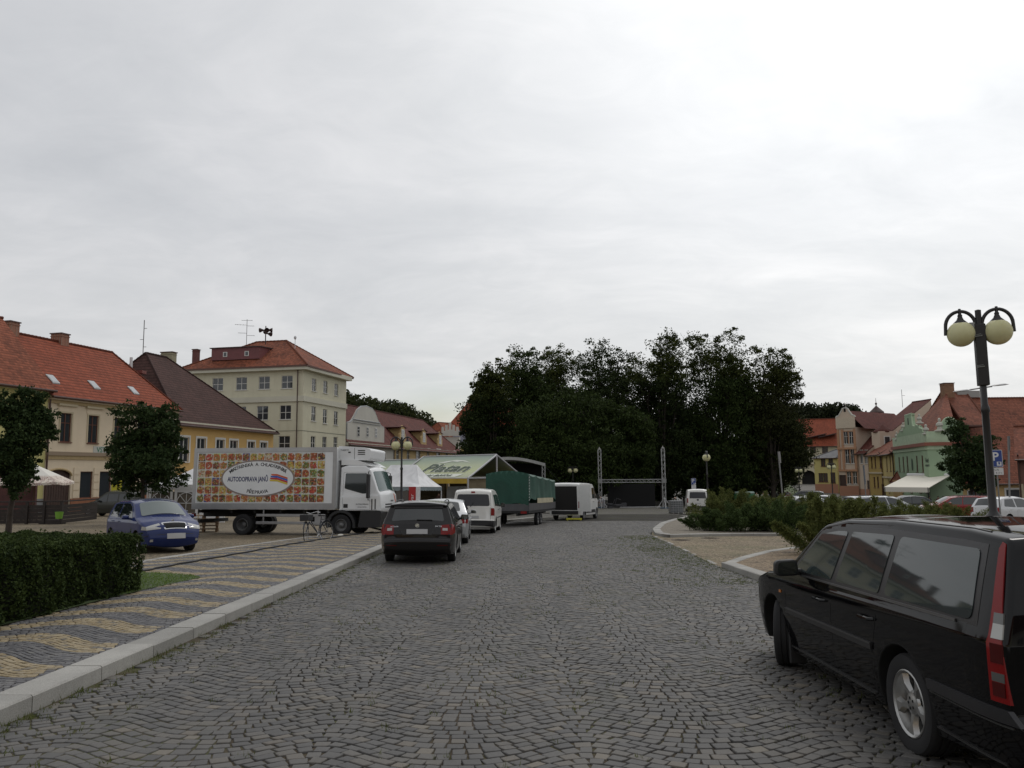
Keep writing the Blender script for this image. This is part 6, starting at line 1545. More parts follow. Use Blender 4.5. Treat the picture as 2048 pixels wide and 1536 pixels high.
# ---------- white passenger van
sp=dict(L=4.41,W=1.80,R=.325,wr=.90,wf=3.58,belt=1.05,tum=.16,tumc=.05,cr=.05,cf=.16,er=.35,ef=.8,crown=.04,bulge_r=.05,bulge_f=.16,sill=.22,mid=.55,under=.2,edge=.055,ra=.38,sharp=30,paint=paint('white_van_paint',(.72,.71,.67),0,.35,.10),
 top=[(.05,.28,.05),(.0,.36,.05),(.0,.56,.04),(.03,.60,.03),(.05,1.1,.1),(.16,1.72,.12),(.35,1.80,.2),(1.5,1.83,1),(2.3,1.79,.5),(2.85,1.62,.4),(3.45,1.13,.2),(4.05,.98,.5),(4.36,.78,.15),(4.41,.5,.08),(4.36,.24,.06)])
C=Car('passenger_van','white compact passenger van with dark rear window, third in the kerb row','van',sp,place(-1.62,33.3,86.5),group='vehicles parked along the left kerb')
C.body(); C.wheels(7,.21,rim=m_rim)
C.side('side_window',m_cglass,[(.62,1.15),(1.55,1.12),(1.55,1.62),(.68,1.60)],.006,.01,round_=.06); C.side('side_window',m_cglass,[(1.65,1.12),(2.35,1.10),(2.35,1.62),(1.65,1.62)],.006,.01,round_=.04); C.side('side_window',m_cglass,[(2.43,1.10),(3.25,1.08),(2.78,1.52),(2.43,1.60)],.006,.01,round_=.03)
C.end('rear_window',M('privacy_glass',(.010,.010,.012),.08,spec=.5),[(-.70,1.14),(.70,1.14),(.64,1.62),(-.64,1.62)],.006,.012,True,round_=.08)
C.end('tail_light',m_redl,[(.74,.76),(.87,.76),(.86,1.06),(.75,1.06)],.01,.03,True,mirror=True); C.side('tail_light_side',m_redl,[(.02,.76),(.14,.76),(.14,1.06),(.06,1.06)],.008,.02)
C.end('bumper',m_blackp,[(-.86,.30),(.86,.30),(.86,.55),(-.86,.55)],.02,.04,True); C.side('bumper_side',m_blackp,[(.0,.30),(.52,.30),(.48,.52),(.0,.55)],.012,.02); C.end('brake_light',m_redl,[(-.08,1.66),(.08,1.66),(.08,1.70),(-.08,1.70)],.01,.02,True)
C.plate(.70,w=.5); C.badge(.95,r=.06); C.end('tailgate_gap',m_well,[(-.73,.60),(.73,.60),(.73,.61),(-.73,.61)],.002,.004,True); C.end('tailgate_gap',m_well,[(.725,.6),(.735,.6),(.71,1.66),(.70,1.66)],.002,.004,True,mirror=True)
mb=MB(); mb.tube([C.endp(.1,1.10,.03),C.endp(-.02,1.28,.03)],.012,5); mb.build('wiper',m_blackp,C.root)
C.mirror(3.0,1.15,m_blackp,(.12,.2,.2)); C.side('side_strip',m_blackp,[(1.35,.62),(3.1,.62),(3.1,.67),(1.35,.67)],.01,.02); C.handle(1.75,.98,mat=m_blackp); C.handle(2.6,.98,mat=m_blackp); C.seam([(1.6,1.7),(1.62,.3)]); C.seam([(2.4,1.7),(2.4,.3)]); C.seam([(3.3,1.05),(3.2,.3)])
C.end('windscreen',m_cglass,[(-.7,1.2),(.7,1.2),(.62,1.68),(-.62,1.68)],.006,.008,False)

# ---------- blue hatchback facing the camera on the square
sp=dict(L=3.96,W=1.65,R=.295,wr=.73,wf=3.19,belt=.92,tum=.34,cr=.12,cf=.15,er=.4,ef=.7,crown=.04,bulge_r=.08,bulge_f=.17,sill=.21,mid=.6,under=.25,edge=.06,ra=.345,paint=paint('blue_paint',(.012,.024,.105),0,.4,.03,(.04,.045,.06),.05),
 top=[(.1,.25,.05),(.0,.36,.08),(.02,.62,.05),(.1,.95,.15),(.42,1.38,.18),(.9,1.435,.5),(1.9,1.45,.8),(2.35,1.38,.35),(3.02,.98,.15),(3.55,.86,.6),(3.83,.72,.14),(3.92,.58,.08),(3.96,.42,.07),(3.90,.23,.06)])
C=Car('hatchback_car','bright blue hatchback with a chrome-framed grille parked facing the hedge','car',sp,place(-11.78,24.85,-48))
C.body(); C.wheels(7,.19)
C.side('side_window',m_cglass,[(.45,1.0),(1.30,.96),(1.30,1.375),(.66,1.345)],.006,.01,round_=.04); C.side('side_window',m_cglass,[(1.40,.96),(2.72,.95),(2.30,1.28),(2.0,1.375),(1.40,1.38)],.006,.01,round_=.03)
m_ws=M('windscreen_glass',(.10,.125,.12),.05,spec=.9)
C.end('windscreen',m_ws,[(-.64,.99),(.64,.99),(.54,1.35),(-.54,1.35)],.008,.01,False,round_=.05)
C.end('grille_frame',m_chrome,[(-.30,.60),(.30,.60),(.35,.77),(-.35,.77)],.012,.02,False,round_=.03); C.end('grille',m_well,[(-.265,.625),(.265,.625),(.31,.745),(-.31,.745)],.018,.01,False,round_=.02)
C.end('headlight',m_clear,[(.39,.63),(.74,.66),(.74,.745),(.39,.765)],.008,.02,False,mirror=True,round_=.015); C.side('headlight_side',m_clear,[(3.60,.655),(3.86,.65),(3.80,.745),(3.62,.755)],.006,.015)
C.plate(.47,False,.5,.11); C.end('lower_grille',m_blackp,[(-.46,.33),(.46,.33),(.50,.41),(-.50,.41)],.008,.02,False); C.end('fog_light',m_clear,[(.52,.33),(.66,.33),(.66,.40),(.52,.40)],.01,.02,False,mirror=True,round_=.02); C.end('bumper_strip',m_blackp,[(-.80,.505),(.80,.505),(.80,.52),(-.80,.52)],.004,.01,False)
C.badge(.80,False,.04); C.mirror(2.55,.99,None,(.12,.20,.13)); C.handle(1.5,.85); C.handle(.9,.85); C.seam([(1.35,.95),(1.38,.25)]); C.seam([(2.75,.93),(2.68,.25)]); C.seam([(.62,.9),(.95,.45)])
C.end('rear_window',m_cglass,[(-.55,1.0),(.55,1.0),(.48,1.33),(-.48,1.33)],.006,.01,True); C.end('tail_light',m_redl,[(.55,.7),(.75,.7),(.75,.95),(.6,.95)],.006,.01,True,mirror=True)
HATCH=C.root
# second, darker blue car behind it
def copy_car(src,name,label,x,y,yaw,wr,mat=None,group=None,paint_=None,cat=None):
    c=copy_tree(src); c.matrix_world=place(x,y,yaw)@Matrix.Translation((-wr,0,0)); c['label']=label; c.name=name
    if group: c['group']=group
    elif 'group' in c: del c['group']
    if cat: c['category']=cat
    if paint_:
        for ch in [o for o in bpy.data.objects if o.parent==c]:
            if ch.name.startswith(('body','wing_mirror','door_handle')):
                ch.data=ch.data.copy(); ch.data.materials[0]=paint_
    return c
copy_car(HATCH,'hatchback_car','navy blue car mostly hidden behind the bright blue hatchback',-14.1,30.3,-52,.73,paint_=paint('navy_paint',(.02,.03,.07),.4,.3,.1))
# dark grey-green high-roofed car in front of the beige house
sp=dict(L=4.14,W=1.72,R=.31,wr=.75,wf=3.44,belt=1.0,tum=.2,cr=.05,cf=.16,er=.35,ef=.8,crown=.04,bulge_r=.05,bulge_f=.16,sill=.22,mid=.55,under=.2,edge=.055,ra=.37,paint=paint('greygreen_paint',(.035,.037,.030),.3,.35,.1),
 top=[(.05,.28,.05),(.0,.36,.05),(.04,1.0,.1),(.16,1.68,.12),(.5,1.78,.2),(1.5,1.80,1),(2.2,1.74,.5),(3.05,1.10,.3),(3.75,.92,.6),(4.08,.7,.15),(4.14,.45,.08),(4.08,.24,.06)])
C=Car('family_van','dark grey-green high-roofed car side-on before the beige house','car',sp,place(XA(262,57.5),57.5,172))
C.body(); C.wheels(7,.2); C.side('side_window',m_cglass,[(.35,1.08),(1.12,1.08),(1.12,1.6),(.42,1.58)],.006,.01,round_=.05); C.side('side_window',m_cglass,[(1.22,1.08),(1.98,1.06),(1.98,1.60),(1.22,1.6)],.006,.01,round_=.05); C.side('side_window',m_cglass,[(2.05,1.06),(2.92,1.04),(2.28,1.52),(2.05,1.59)],.006,.01,round_=.03)
C.end('windscreen',m_ws,[(-.65,1.12),(.65,1.12),(.55,1.65),(-.55,1.65)],.006,.01,False); C.mirror(2.6,1.1,m_blackp); C.rails(.4,2.2,h=.06); C.side('side_strip',m_blackp,[(1.1,.55),(3.0,.55),(3.0,.61),(1.1,.61)],.01,.02)
C.end('front_light',m_clear,[(.45,.65),(.78,.68),(.78,.82),(.45,.78)],.006,.02,False,mirror=True); C.seam([(1.15,1.6),(1.18,.3)]); C.seam([(2.02,1.6),(2.02,.3)])
KANG=C.root

# ---------- open white panel van
sp=dict(L=5.1,W=2.0,R=.335,wr=.95,wf=4.15,belt=1.25,tum=.07,tumc=.01,cr=.02,cf=.22,er=.2,ef=1.1,crown=.03,bulge_r=.0,bulge_f=.16,sill=.30,mid=.6,under=.1,edge=.05,ra=.40,sharp=30,paint=paint('white_van_paint2',(.70,.70,.68),0,.4,.16),
 top=[(.0,.30,.03),(.0,.6,.01),(.02,2.20,.08),(.3,2.27,.3),(2.6,2.28,.6),(3.45,2.22,.4),(4.2,1.42,.25),(4.9,1.12,.3),(5.06,.8,.15),(5.1,.5,.08),(5.02,.28,.06)])
C=Car('panel_van','white high-roofed panel van with its rear doors wide open and dark load space','van',sp,place(3.5,49.5,70))
C.body(); C.wheels(7,.2,rim=M('steel_wheel',(.2,.2,.2),.5,.3))
C.end('load_space_shade',m_dark,[(-.80,.62),(.80,.62),(.76,2.08),(-.76,2.08)],.004,.01,True)  # flat dark sheet on the closed tail, painted shade of the interior
for sd in (1,-1):
    mb=MB(); a=math.radians(100 if sd>0 else 165); 
    hx,hy=.02,sd*.93; dx,dy=-math.cos(math.pi/2-a)*0-math.sin(a)*.78,0
    d=Vector((-math.sin(a)*.80,sd*(-math.cos(a))*.80,0)); n_=Vector((-d.y,d.x,0)).normalized()*.04
    P=[Vector((hx,hy,.55)),Vector((hx,hy,.55))+d]; vs=[tuple(p+q+Vector((0,0,z))) for p in P for q in(n_,-n_) for z in(0,1.58)]
    mb.add(vs,[(0,1,3,2),(4,6,7,5),(0,4,5,1),(2,3,7,6),(0,2,6,4),(1,5,7,3)]); mb.build('rear_door',s_:=C.paint,C.root)
C.side('side_window',m_cglass,[(3.0,1.32),(3.55,1.32),(3.55,2.0),(3.0,2.0)],.006,.01,round_=.04); C.side('side_window',m_cglass,[(3.6,1.32),(4.12,1.32),(3.70,1.90),(3.6,1.98)],.006,.01,round_=.03)
C.side('side_strip',m_blackp,[(1.4,.42),(3.65,.42),(3.65,.62),(1.4,.62)],.01,.02); C.side('door_rail',m_blackp,[(1.3,1.28),(2.9,1.28),(2.9,1.31),(1.3,1.31)],.006,.01)
for x in (1.25,2.1,2.9,3.7): C.seam([(x,2.1),(x,.35)])
C.end('tail_light',m_redl,[(.86,.75),(.96,.75),(.95,1.15),(.87,1.15)],.01,.03,True,mirror=True); C.end('windscreen',m_cglass,[(-.8,1.42),(.8,1.42),(.7,2.1),(-.7,2.1)],.006,.01,False); C.mirror(3.9,1.45,m_blackp,(.14,.22,.32))
C.end('rear_step',m_blackp,[(-.85,.36),(.85,.36),(.85,.58),(-.85,.58)],.03,.05,True); C.handle(3.2,1.1,mat=m_blackp)
# yellow step crate behind it
x,y=G(1148,1041); mb=MB(); mb.box((0,0,.10),(.95,.35,.08)); mb.box((-.4,0,.04),(.08,.3,.1)); mb.box((.4,0,.04),(.08,.3,.1)); tag(mb.build('loading_step',M('warning_yellow',(.55,.52,.05),.6,nz=.2,ns=6),mat=gmat(x,y,.0)),'low yellow loading step on the ground behind the open white van','step')
# ---------- small white van far off
sp=dict(L=4.8,W=1.9,R=.33,wr=.85,wf=3.95,belt=1.15,tum=.12,cr=.04,cf=.2,er=.3,ef=.9,crown=.05,bulge_r=.04,bulge_f=.16,sill=.26,mid=.6,under=.1,edge=.06,ra=.38,paint=MC['white_van_paint'],
 top=[(.0,.32,.04),(.0,.6,.03),(.03,1.2,.1),(.14,1.86,.12),(.4,1.95,.2),(2.5,1.95,.6),(3.2,1.85,.4),(4.0,1.25,.25),(4.6,1.0,.3),(4.78,.7,.15),(4.8,.45,.08),(4.72,.28,.06)])
C=Car('small_van','white van with a broad rear window parked beyond the tip of the island','van',sp,place(XA(1393,70),70,80))
C.body(); C.wheels(7,.2); C.end('rear_window',MC['privacy_glass'],[(-.72,1.18),(.72,1.18),(.66,1.72),(-.66,1.72)],.006,.012,True,round_=.08); C.plate(.75,w=.5); C.end('handle_plate',m_blackp,[(-.08,.98),(.08,.98),(.08,1.12),(-.08,1.12)],.01,.02,True)
C.side('side_window',m_cglass,[(2.6,1.2),(3.7,1.2),(3.2,1.7),(2.6,1.75)],.006,.01,round_=.04); C.end('bumper',m_blackp,[(-.9,.33),(.9,.33),(.9,.52),(-.9,.52)],.02,.04,True); C.mirror(3.5,1.3,m_blackp)
C.end('tail_light',m_redl,[(.82,.8),(.92,.8),(.90,1.2),(.83,1.2)],.01,.03,True,mirror=True)
# ================= TRUCK, TRAILER, TENTS, LAMPS, SIGNS =================
m_white=M('white_box',(.72,.73,.73),.45,nz=.06,ns=1.5); m_alu=M('aluminium',(.38,.38,.38),.4,.8,nz=.1,ns=3); m_chass=M('chassis_black',(.012,.012,.012),.7)
m_dmet=M('lamp_post_black',(.010,.009,.009),.4,.0,spec=.5)
def foodmat():
    m,t,b=newmat('food_photos'); b.inputs['Roughness'].default_value=.45; uv=uvc(t)
    fl=t.nodes.new('ShaderNodeVectorMath'); fl.operation='FLOOR'; t.links.new(uv,fl.inputs[0]); fr=t.nodes.new('ShaderNodeVectorMath'); fr.operation='FRACTION'; t.links.new(uv,fr.inputs[0])
    wn=t.nodes.new('ShaderNodeTexWhiteNoise'); wn.noise_dimensions='2D'; t.links.new(fl.outputs[0],wn.inputs['Vector']); wc=t.nodes.new('ShaderNodeSeparateColor'); t.links.new(wn.outputs['Color'],wc.inputs[0])
    s=t.nodes.new('ShaderNodeSeparateXYZ'); t.links.new(fr.outputs[0],s.inputs[0])
    bgc=ramp(t,wc.outputs[0],[(0,(.02,.02,.02)),(.10,(.5,.5,.42)),(.34,(.6,.55,.45)),(.5,(.38,.5,.18)),(.6,(.6,.48,.16)),(.7,(.55,.58,.55)),(.90,(.25,.12,.06)),(.98,(.03,.05,.25))],'CONSTANT')
    food=ramp(t,wc.outputs[1],[(0,(.26,.06,.02)),(.15,(.40,.16,.04)),(.3,(.12,.045,.02)),(.48,(.48,.36,.08)),(.6,(.08,.13,.02)),(.74,(.40,.04,.03)),(.84,(.5,.44,.34)),(.93,(.05,.03,.02))],'CONSTANT')
    off_=t.nodes.new('ShaderNodeVectorMath'); off_.operation='ADD'; t.links.new(uv,off_.inputs[0]); t.links.new(wn.outputs['Color'],off_.inputs[1])
    v=t.nodes.new('ShaderNodeTexVoronoi'); v.inputs['Scale'].default_value=5.5; t.links.new(uv,v.inputs['Vector']); vc=t.nodes.new('ShaderNodeSeparateColor'); t.links.new(v.outputs['Color'],vc.inputs[0])
    bits=ramp(t,vc.outputs[0],[(0,(.35,.09,.03)),(.25,(.5,.4,.1)),(.42,(.12,.2,.03)),(.55,(.55,.1,.04)),(.72,(.55,.5,.4)),(.88,(.10,.04,.02))],'CONSTANT')
    food=mixc(t,ramp(t,noise(t,uv,3.3,3),[(.45,.1),(.55,.85)]),food,bits); food=mixc(t,1.,food,ramp(t,noise(t,uv,9,4),[(.3,.5),(.7,1.5)]),'MULTIPLY')
    dx=mth('SUBTRACT',s.outputs[0],mth('ADD',.4,mth('MULTIPLY',wc.outputs[2],.2,tree=t),tree=t),tree=t); dy=mth('MULTIPLY',mth('SUBTRACT',s.outputs[1],.48,tree=t),1.25,tree=t)
    rr=mth('SQRT',mth('ADD',mth('MULTIPLY',dx,dx,tree=t),mth('MULTIPLY',dy,dy,tree=t),tree=t),tree=t); rr=mth('ADD',rr,mth('MULTIPLY',mth('SUBTRACT',noise(t,uv,4,3),.5,tree=t),.75,tree=t),tree=t)
    c=mixc(t,ramp(t,rr,[(.54,1.),(.60,0.)]),bgc,food)
    ex=mth('ABSOLUTE',mth('SUBTRACT',s.outputs[0],.5,tree=t),tree=t); ey=mth('ABSOLUTE',mth('SUBTRACT',s.outputs[1],.5,tree=t),tree=t)
    c=mixc(t,ramp(t,mth('MAXIMUM',ex,ey,tree=t),[(.462,0.),(.475,1.)]),c,(.55,.56,.55)); t.links.new(c,b.inputs['Base Color']); return m
T=thing('box_truck','white refrigerated box truck with small food photos and an oval sign on its side','truck',mat=place(-10.75,32.95,-8.5))
WB=4.15; HW=1.23
mb=MB(); mb.box((.87,0,2.27),(6.1,2.46,2.44),0,bev=.03); bxo=mb.build('cargo_box',m_white,T)
def sidep(u,v,w): return (u,-HW-w,v)
mb=MB()
for (x0,x1,z0,z1,o) in ((-2.19,3.93,3.32,3.50,.02),(-2.19,3.93,1.03,1.28,.02),(-2.19,-2.05,1.28,3.32,.02),(3.78,3.93,1.28,3.32,.02)): mb.prism([(x0,z0),(x1,z0),(x1,z1),(x0,z1)],.001,o,fn=sidep)
mb.build('box_frame',m_alu,bxo)
nx_,nz_=17,6; x0,x1,z0,z1=-2.0,3.45,1.31,3.29
mb=MB(); mb.face([sidep(x0,z0,.008),sidep(x1,z0,.008),sidep(x1,z1,.008),sidep(x0,z1,.008)],0,[(0,0),(nx_,0),(nx_,nz_),(0,nz_)]); mb.build('food_panel',foodmat(),bxo,fix=False)
ex,ez,ea,eb=.62,2.27,1.58,.74
def ell(a,b,n=64): return [(ex+a*math.cos(2*math.pi*k/n),ez+b*math.sin(2*math.pi*k/n)) for k in range(n)]
mb=MB(); mb.prism(ell(ea,eb),.009,.014,fn=sidep); ov=mb.build('oval_border',M('oval_brown',(.24,.19,.17),.5),bxo)
mb=MB(); mb.prism(ell(ea-.07,eb-.06),.0145,.018,fn=sidep); mb.build('oval_sign',m_white,bxo)
mt=M('ink',(.012,.012,.014),.5); 
def arc_text(body,size,rad_x,rad_z,a0,a1,inner=False,cx=ex,cz=ez,bold=.004):
    n=len(body); mb=MB()
    for i,ch in enumerate(body):
        if ch==' ': continue
        a=a0+(a1-a0)*i/(n-1); x=cx+rad_x*math.cos(a); z=cz+rad_z*math.sin(a); tx=-rad_x*math.sin(a); tz=rad_z*math.cos(a); sg=-1 if a1<a0 else 1
        l=math.hypot(tx,tz); ux,uz=sg*tx/l,sg*tz/l; vs,fs=text_mesh(ch,size,extrude=.001,bold=bold); mb.add([sidep(x+ux*p-uz*q,z+uz*p+ux*q,.020+w) for p,q,w in vs],fs)
    return mb.build('lettering',mt,bxo)
arc_text('MRAZÍRENSKÁ A CHLADÍRENSKÁ',.185,1.28,.50,math.radians(152),math.radians(28))
arc_text('PŘEPRAVA',.19,1.1,.62,math.radians(-112),math.radians(-68))
mb=MB(); vs,fs=text_mesh('AUTODOPRAVA JANŮ',.26,extrude=.001,bold=.007,xs=.66); mb.add([sidep(ex-.42+a,ez-.12+b,.020+w) for a,b,w in vs],fs); mb.build('lettering',M('ink_blue',(.015,.02,.10),.5),bxo)
for k,(cc,mn) in enumerate((((.55,.10,.03),'stripe_orange'),((.03,.10,.45),'stripe_blue'),((.45,.03,.03),'stripe_red'),((.60,.45,.05),'stripe_yellow'))):
    mb=MB(); b_=.17-k*.075; mb.prism([(ex+.56-k*.02,ez+b_),(ex+.82,ez+b_),(ex+1.28,ez+b_-.14),(ex+1.28,ez+b_-.21),(ex+.84,ez+b_-.075),(ex+.60-k*.02,ez+b_-.06)],.0185,.0215,fn=sidep); mb.build('logo_stripe',M(mn,cc,.5),bxo)
# cab
sp=dict(L=1.72,W=2.30,R=.40,wr=0,wf=0,arches=(),belt=1.62,tum=.05,tumc=.02,cr=.01,cf=.12,er=.1,ef=.5,crown=.04,bulge_r=.0,bulge_f=.12,sill=1.0,mid=.6,under=.0,shoulder=.05,edge=.06,sharp=30,paint=paint('truck_white',(.74,.75,.75),0,.4,.10),
 top=[(.0,.98,.01),(.0,2.70,.06),(.3,2.78,.2),(1.02,2.76,.25),(1.24,2.60,.2),(1.55,1.78,.15),(1.66,1.62,.2),(1.72,1.10,.06),(1.70,.98,.01)])
C=Car('cab','x','truck',sp,Matrix.Identity(4)); cabm=Matrix.Translation((4.05,0,0)); del C.root['label']; del C.root['category']; C.root.parent=T; C.root.matrix_parent_inverse=Matrix.Identity(4); C.root.matrix_local=cabm
C.body(); m_truckg=M('truck_glass',(.03,.04,.04),.05,spec=.8)
C.side('side_window',m_truckg,[(.20,1.86),(.94,1.66),(1.12,1.66),(1.12,2.46),(.22,2.46)],.006,.01,round_=.05)
C.end('windscreen',M('truck_screen',(.06,.10,.095),.05,spec=.9),[(-.98,1.72),(.98,1.72),(.92,2.52),(-.92,2.52)],.008,.012,False,round_=.08)
C.side('door_grip',m_blackp,[(.18,1.10),(.36,1.10),(.36,1.25),(.18,1.25)],.006,.01); C.side('air_slot',m_blackp,[(1.33,1.02),(1.37,1.02),(1.37,1.45),(1.33,1.45)],.008,.01); C.side('air_slot',m_blackp,[(1.46,1.05),(1.50,1.05),(1.50,1.45),(1.46,1.45)],.008,.01)
C.seam([(.14,1.0),(.14,2.5),(1.18,2.5),(1.25,1.6),(1.28,1.0)]); C.sidetext('AUTODOPRAVA',.95,1.22,.07,mt,-1); C.sidetext('servis a rozvoz',.95,1.12,.06,mt,-1)
C.end('grille_slot',m_well,[(-.75,1.10),(.75,1.10),(.75,1.15),(-.75,1.15)],.008,.02,False); C.end('grille_slot',m_well,[(-.72,1.2),(.72,1.2),(.72,1.25),(-.72,1.25)],.008,.02,False); C.lettering('AVENTO',0,1.33,.09,m_blackp,False)
C.end('logo_stripe',MC['stripe_orange'],[(.55,1.30),(.72,1.30),(.45,1.62),(.35,1.62)],.008,.01,False)
for sd in (-1,1):
    mb=MB(); mb.box((1.28,sd*1.42,1.95),(.10,.26,.95),0,bev=.03); mb.tube([(1.2,sd*1.1,2.55),(1.28,sd*1.42,2.5),(1.28,sd*1.42,1.4),(1.2,sd*1.12,1.42)],.018,6); mb.build('wing_mirror',m_blackp,C.root)
mb=MB(); mb.prism([(0,2.79),(0,2.98),(.5,3.02),(.92,2.90),(1.22,2.74),(1.0,2.76),(.3,2.79)],-1.02,1.02,fn=lambda u,v,w:(u,w,v)); mb.prism([(0,2.98),(.5,3.02),(.8,2.95),(.55,3.12),(0,3.12)],-.6,.6,fn=lambda u,v,w:(u,w,v)); mb.build('roof_spoiler',sp['paint'],C.root)
mb=MB(); mb.prism(fillet([(3.9,2.98,.02),(5.2,2.98,.12),(5.25,3.42,.12),(4.9,3.50,.1),(3.9,3.56,.02)]),-.95,.95,fn=lambda u,v,w:(u,w,v)); fu=mb.build('cooling_unit',m_white,T)
mb=MB()
for k in range(3): mb.box((4.85,-.952,3.22+.075*k),(.3,.01,.035))
mb.box((4.35,-.952,3.3),(.1,.01,.05)); mb.box((4.56,-.952,3.25),(.012,.008,.45)); mb.build('cooling_slots',m_well,fu)
mb=MB(); vs,fs=text_mesh('THERMO',.09,extrude=.001); mb.add([(4.15+a,-.955-w,3.36+b) for a,b,w in vs],fs); mb.build('lettering',mt,fu)
# lower black bumper, fender, chassis, guards
mb=MB(); mb.prism(fillet([(4.85,.34,.05),(5.72,.34,.08),(5.80,.95,.06),(5.72,.985,.02),(4.95,.985,.02)]),-1.16,1.16,fn=lambda u,v,w:(u,w,v)); mb.build('bumper',M('bumper_black',(.018,.018,.019),.6),T)
for sd in (-1,1):
    mb=MB(); n=12; R1,R2=.50,.60
    arcp=[(WB+R2*math.cos(a),.42+R2*math.sin(a)) for a in [math.radians(-10+200*k/n) for k in range(n+1)]]+[(WB+R1*math.cos(a),.42+R1*math.sin(a)) for a in [math.radians(190-200*k/n) for k in range(n+1)]]
    mb.prism(arcp,sd*.80,sd*1.2,fn=lambda u,v,w:(u,w,v)); mb.build('mudguard',MC['bumper_black'],T)
mb=MB(); mb.box((1.4,-.4,.85),(7.0,.12,.26)); mb.box((1.4,.4,.85),(7.0,.12,.26)); 
for x in (-1.9,-.5,.5,1.6,2.6,3.6): mb.box((x,0,.95),(.08,2.3,.12))
mb.box((2.7,.75,.62),(1.0,.55,.5),bev=.05); mb.box((-1.9,0,.55),(.1,2.3,.14)); mb.box((0,0,.42),(.12,1.8,.12)); mb.box((WB,0,.42),(.12,1.8,.12)); mb.build('chassis',m_chass,T)
mb=MB()
for z in (.50,.80): mb.box((2.05,-1.19,z),(2.9,.03,.11),bev=.01)
for x in (.9,3.2): mb.box((x,-1.16,.72),(.05,.03,.6))
mb.build('side_guard',m_alu,T)
mb=MB(); mb.box((3.28,-1.0,.62),(.45,.4,.45),bev=.03); mb.build('battery_box',m_alu,T)
mb=MB(); mb.box((-2.15,-1.1,.8),(.05,.25,.14)); mb.box((-2.15,1.1,.8),(.05,.25,.14)); mb.build('tail_light',m_redl,T)
def big_wheel(parent,x,y,R_,w,dish=.1,outer=-1):
    g=bpy.data.objects.new('wheel',None); link(g,parent); g.matrix_local=Matrix.Translation((x,y,R_))@Matrix.Rotation(math.pi if outer<0 else 0,4,'Z')
    mb=MB(); h=w/2; mb.lathe([(R_*.58,h*.8),(R_*.75,h),(R_*.95,h*.9),(R_,h*.7),(R_,-h*.7),(R_*.95,-h*.9),(R_*.6,-h)],32,axis='Y'); mb.build('tyre',m_tyre,g,smooth=35)
    mb=MB(); mb.lathe([(R_*.58,h*.8),(R_*.55,h*.85),(R_*.50,h*.3),(R_*.42,h*.3-dish),(R_*.28,h*.3-dish),(R_*.24,h*.3-dish+.06),(R_*.1,h*.3-dish+.10),(0,h*.3-dish+.1)],28,axis='Y'); mb.build('rim',M('truck_rim',(.14,.14,.14),.55,.4,nz=.2,ns=6),g,smooth=35)
for sd in (-1,1):
    big_wheel(T,0,sd*1.05,.42,.28,.14,sd); big_wheel(T,0,sd*.75,.42,.26,.1,sd); big_wheel(T,WB,sd*1.03,.42,.28,.02,sd)
# ---- green tarpaulin trailer
T=thing('tarpaulin_trailer','low flatbed trailer with a sagging dark green tarpaulin cover, parked ahead of the white van','trailer',mat=place(.35,42.1,77))
m_tarp=None
def clothmat(name,col,rough=.75,sc_=1.4,st=.5):
    if name in MC: return MC[name]
    m,t,b=newmat(name); b.inputs['Roughness'].default_value=rough; oc=objc(t); nn_=noise(t,oc,sc_,4,.6,.8)
    t.links.new(ramp(t,nn_,[(.3,[c*.8 for c in col]),(.7,[min(1,c*1.15) for c in col])]),b.inputs['Base Color']); bump(t,b,nn_,st,.06); MC[name]=m; return m
m_tarp=clothmat('green_tarp',(.006,.058,.037),.6,1.1,.7)
x0,x1=-2.95,4.6; w=1.1
def gridsurf(mb,fn,nu,nv,mi=0):
    k=len(mb.v)
    for i in range(nu+1):
        for j in range(nv+1): mb.v.append(tuple(fn(i/nu,j/nv)))
    for i in range(nu):
        for j in range(nv): mb.f.append((k+i*(nv+1)+j,k+(i+1)*(nv+1)+j,k+(i+1)*(nv+1)+j+1,k+i*(nv+1)+j+1)); mb.m.append(mi); mb.uv.append(None)
def zt_f(u): return 2.62-.22*u-.10*abs(math.sin(u*math.pi*4))**.7
mb=MB()
for sd in (-1,1): gridsurf(mb,lambda u,v,sd=sd:(x0+(x1-x0)*u,sd*(w+.03*math.sin(u*40)*(1-v)-.05*math.sin(u*math.pi*4)**2*math.sin(v*3.1)),(1.28+.10*math.sin(u*9)+.06*math.sin(u*23))*(1-v)+zt_f(u)*v),60,10)
gridsurf(mb,lambda u,v:(x0+(x1-x0)*u,w*(1-2*v),zt_f(u)+.16*math.sin(v*math.pi)),60,8)
for xe,sd in ((x0,-1),(x1,1)):
    u_=0 if sd<0 else 1
    gridsurf(mb,lambda u,v:(xe+sd*(.03*math.sin(u*21)*(1-v)),w*(1-2*u),(1.12+.05*math.sin(u*11))*(1-v)+(zt_f(u_)+.16*math.sin(u*math.pi))*v),24,10)
mb.build('tarpaulin',m_tarp,T,smooth=50)
mb=MB(); mb.box(((x0+x1)/2,0,.74),(x1-x0,2.2,.12)); 
for y in (-.5,.5): mb.box(((x0+x1)/2,y,.62),(x1-x0,.08,.16))
mb.tube([(x1,.5,.62),(x1+1.3,0,.5),(x1,-.5,.62)],.05,6); mb.build('bed',m_chass,T)
mb=MB()
for sd in (-1,1): mb.box(((x0+x1)/2,sd*1.11,.98),(x1-x0,.03,.36)); 
mb.box((x0,0,.96),(.03,2.2,.34)); mb.build('drop_side',M('drop_side_alu',(.09,.09,.095),.5,.4,nz=.2,ns=2),T)
mb=MB(); mb.box((1.4,-1.13,1.28),(4.6,.02,.26)); mb.build('cream_board',M('cream_board',(.42,.38,.26),.7,nz=.2,ns=3),T)
mb=MB()
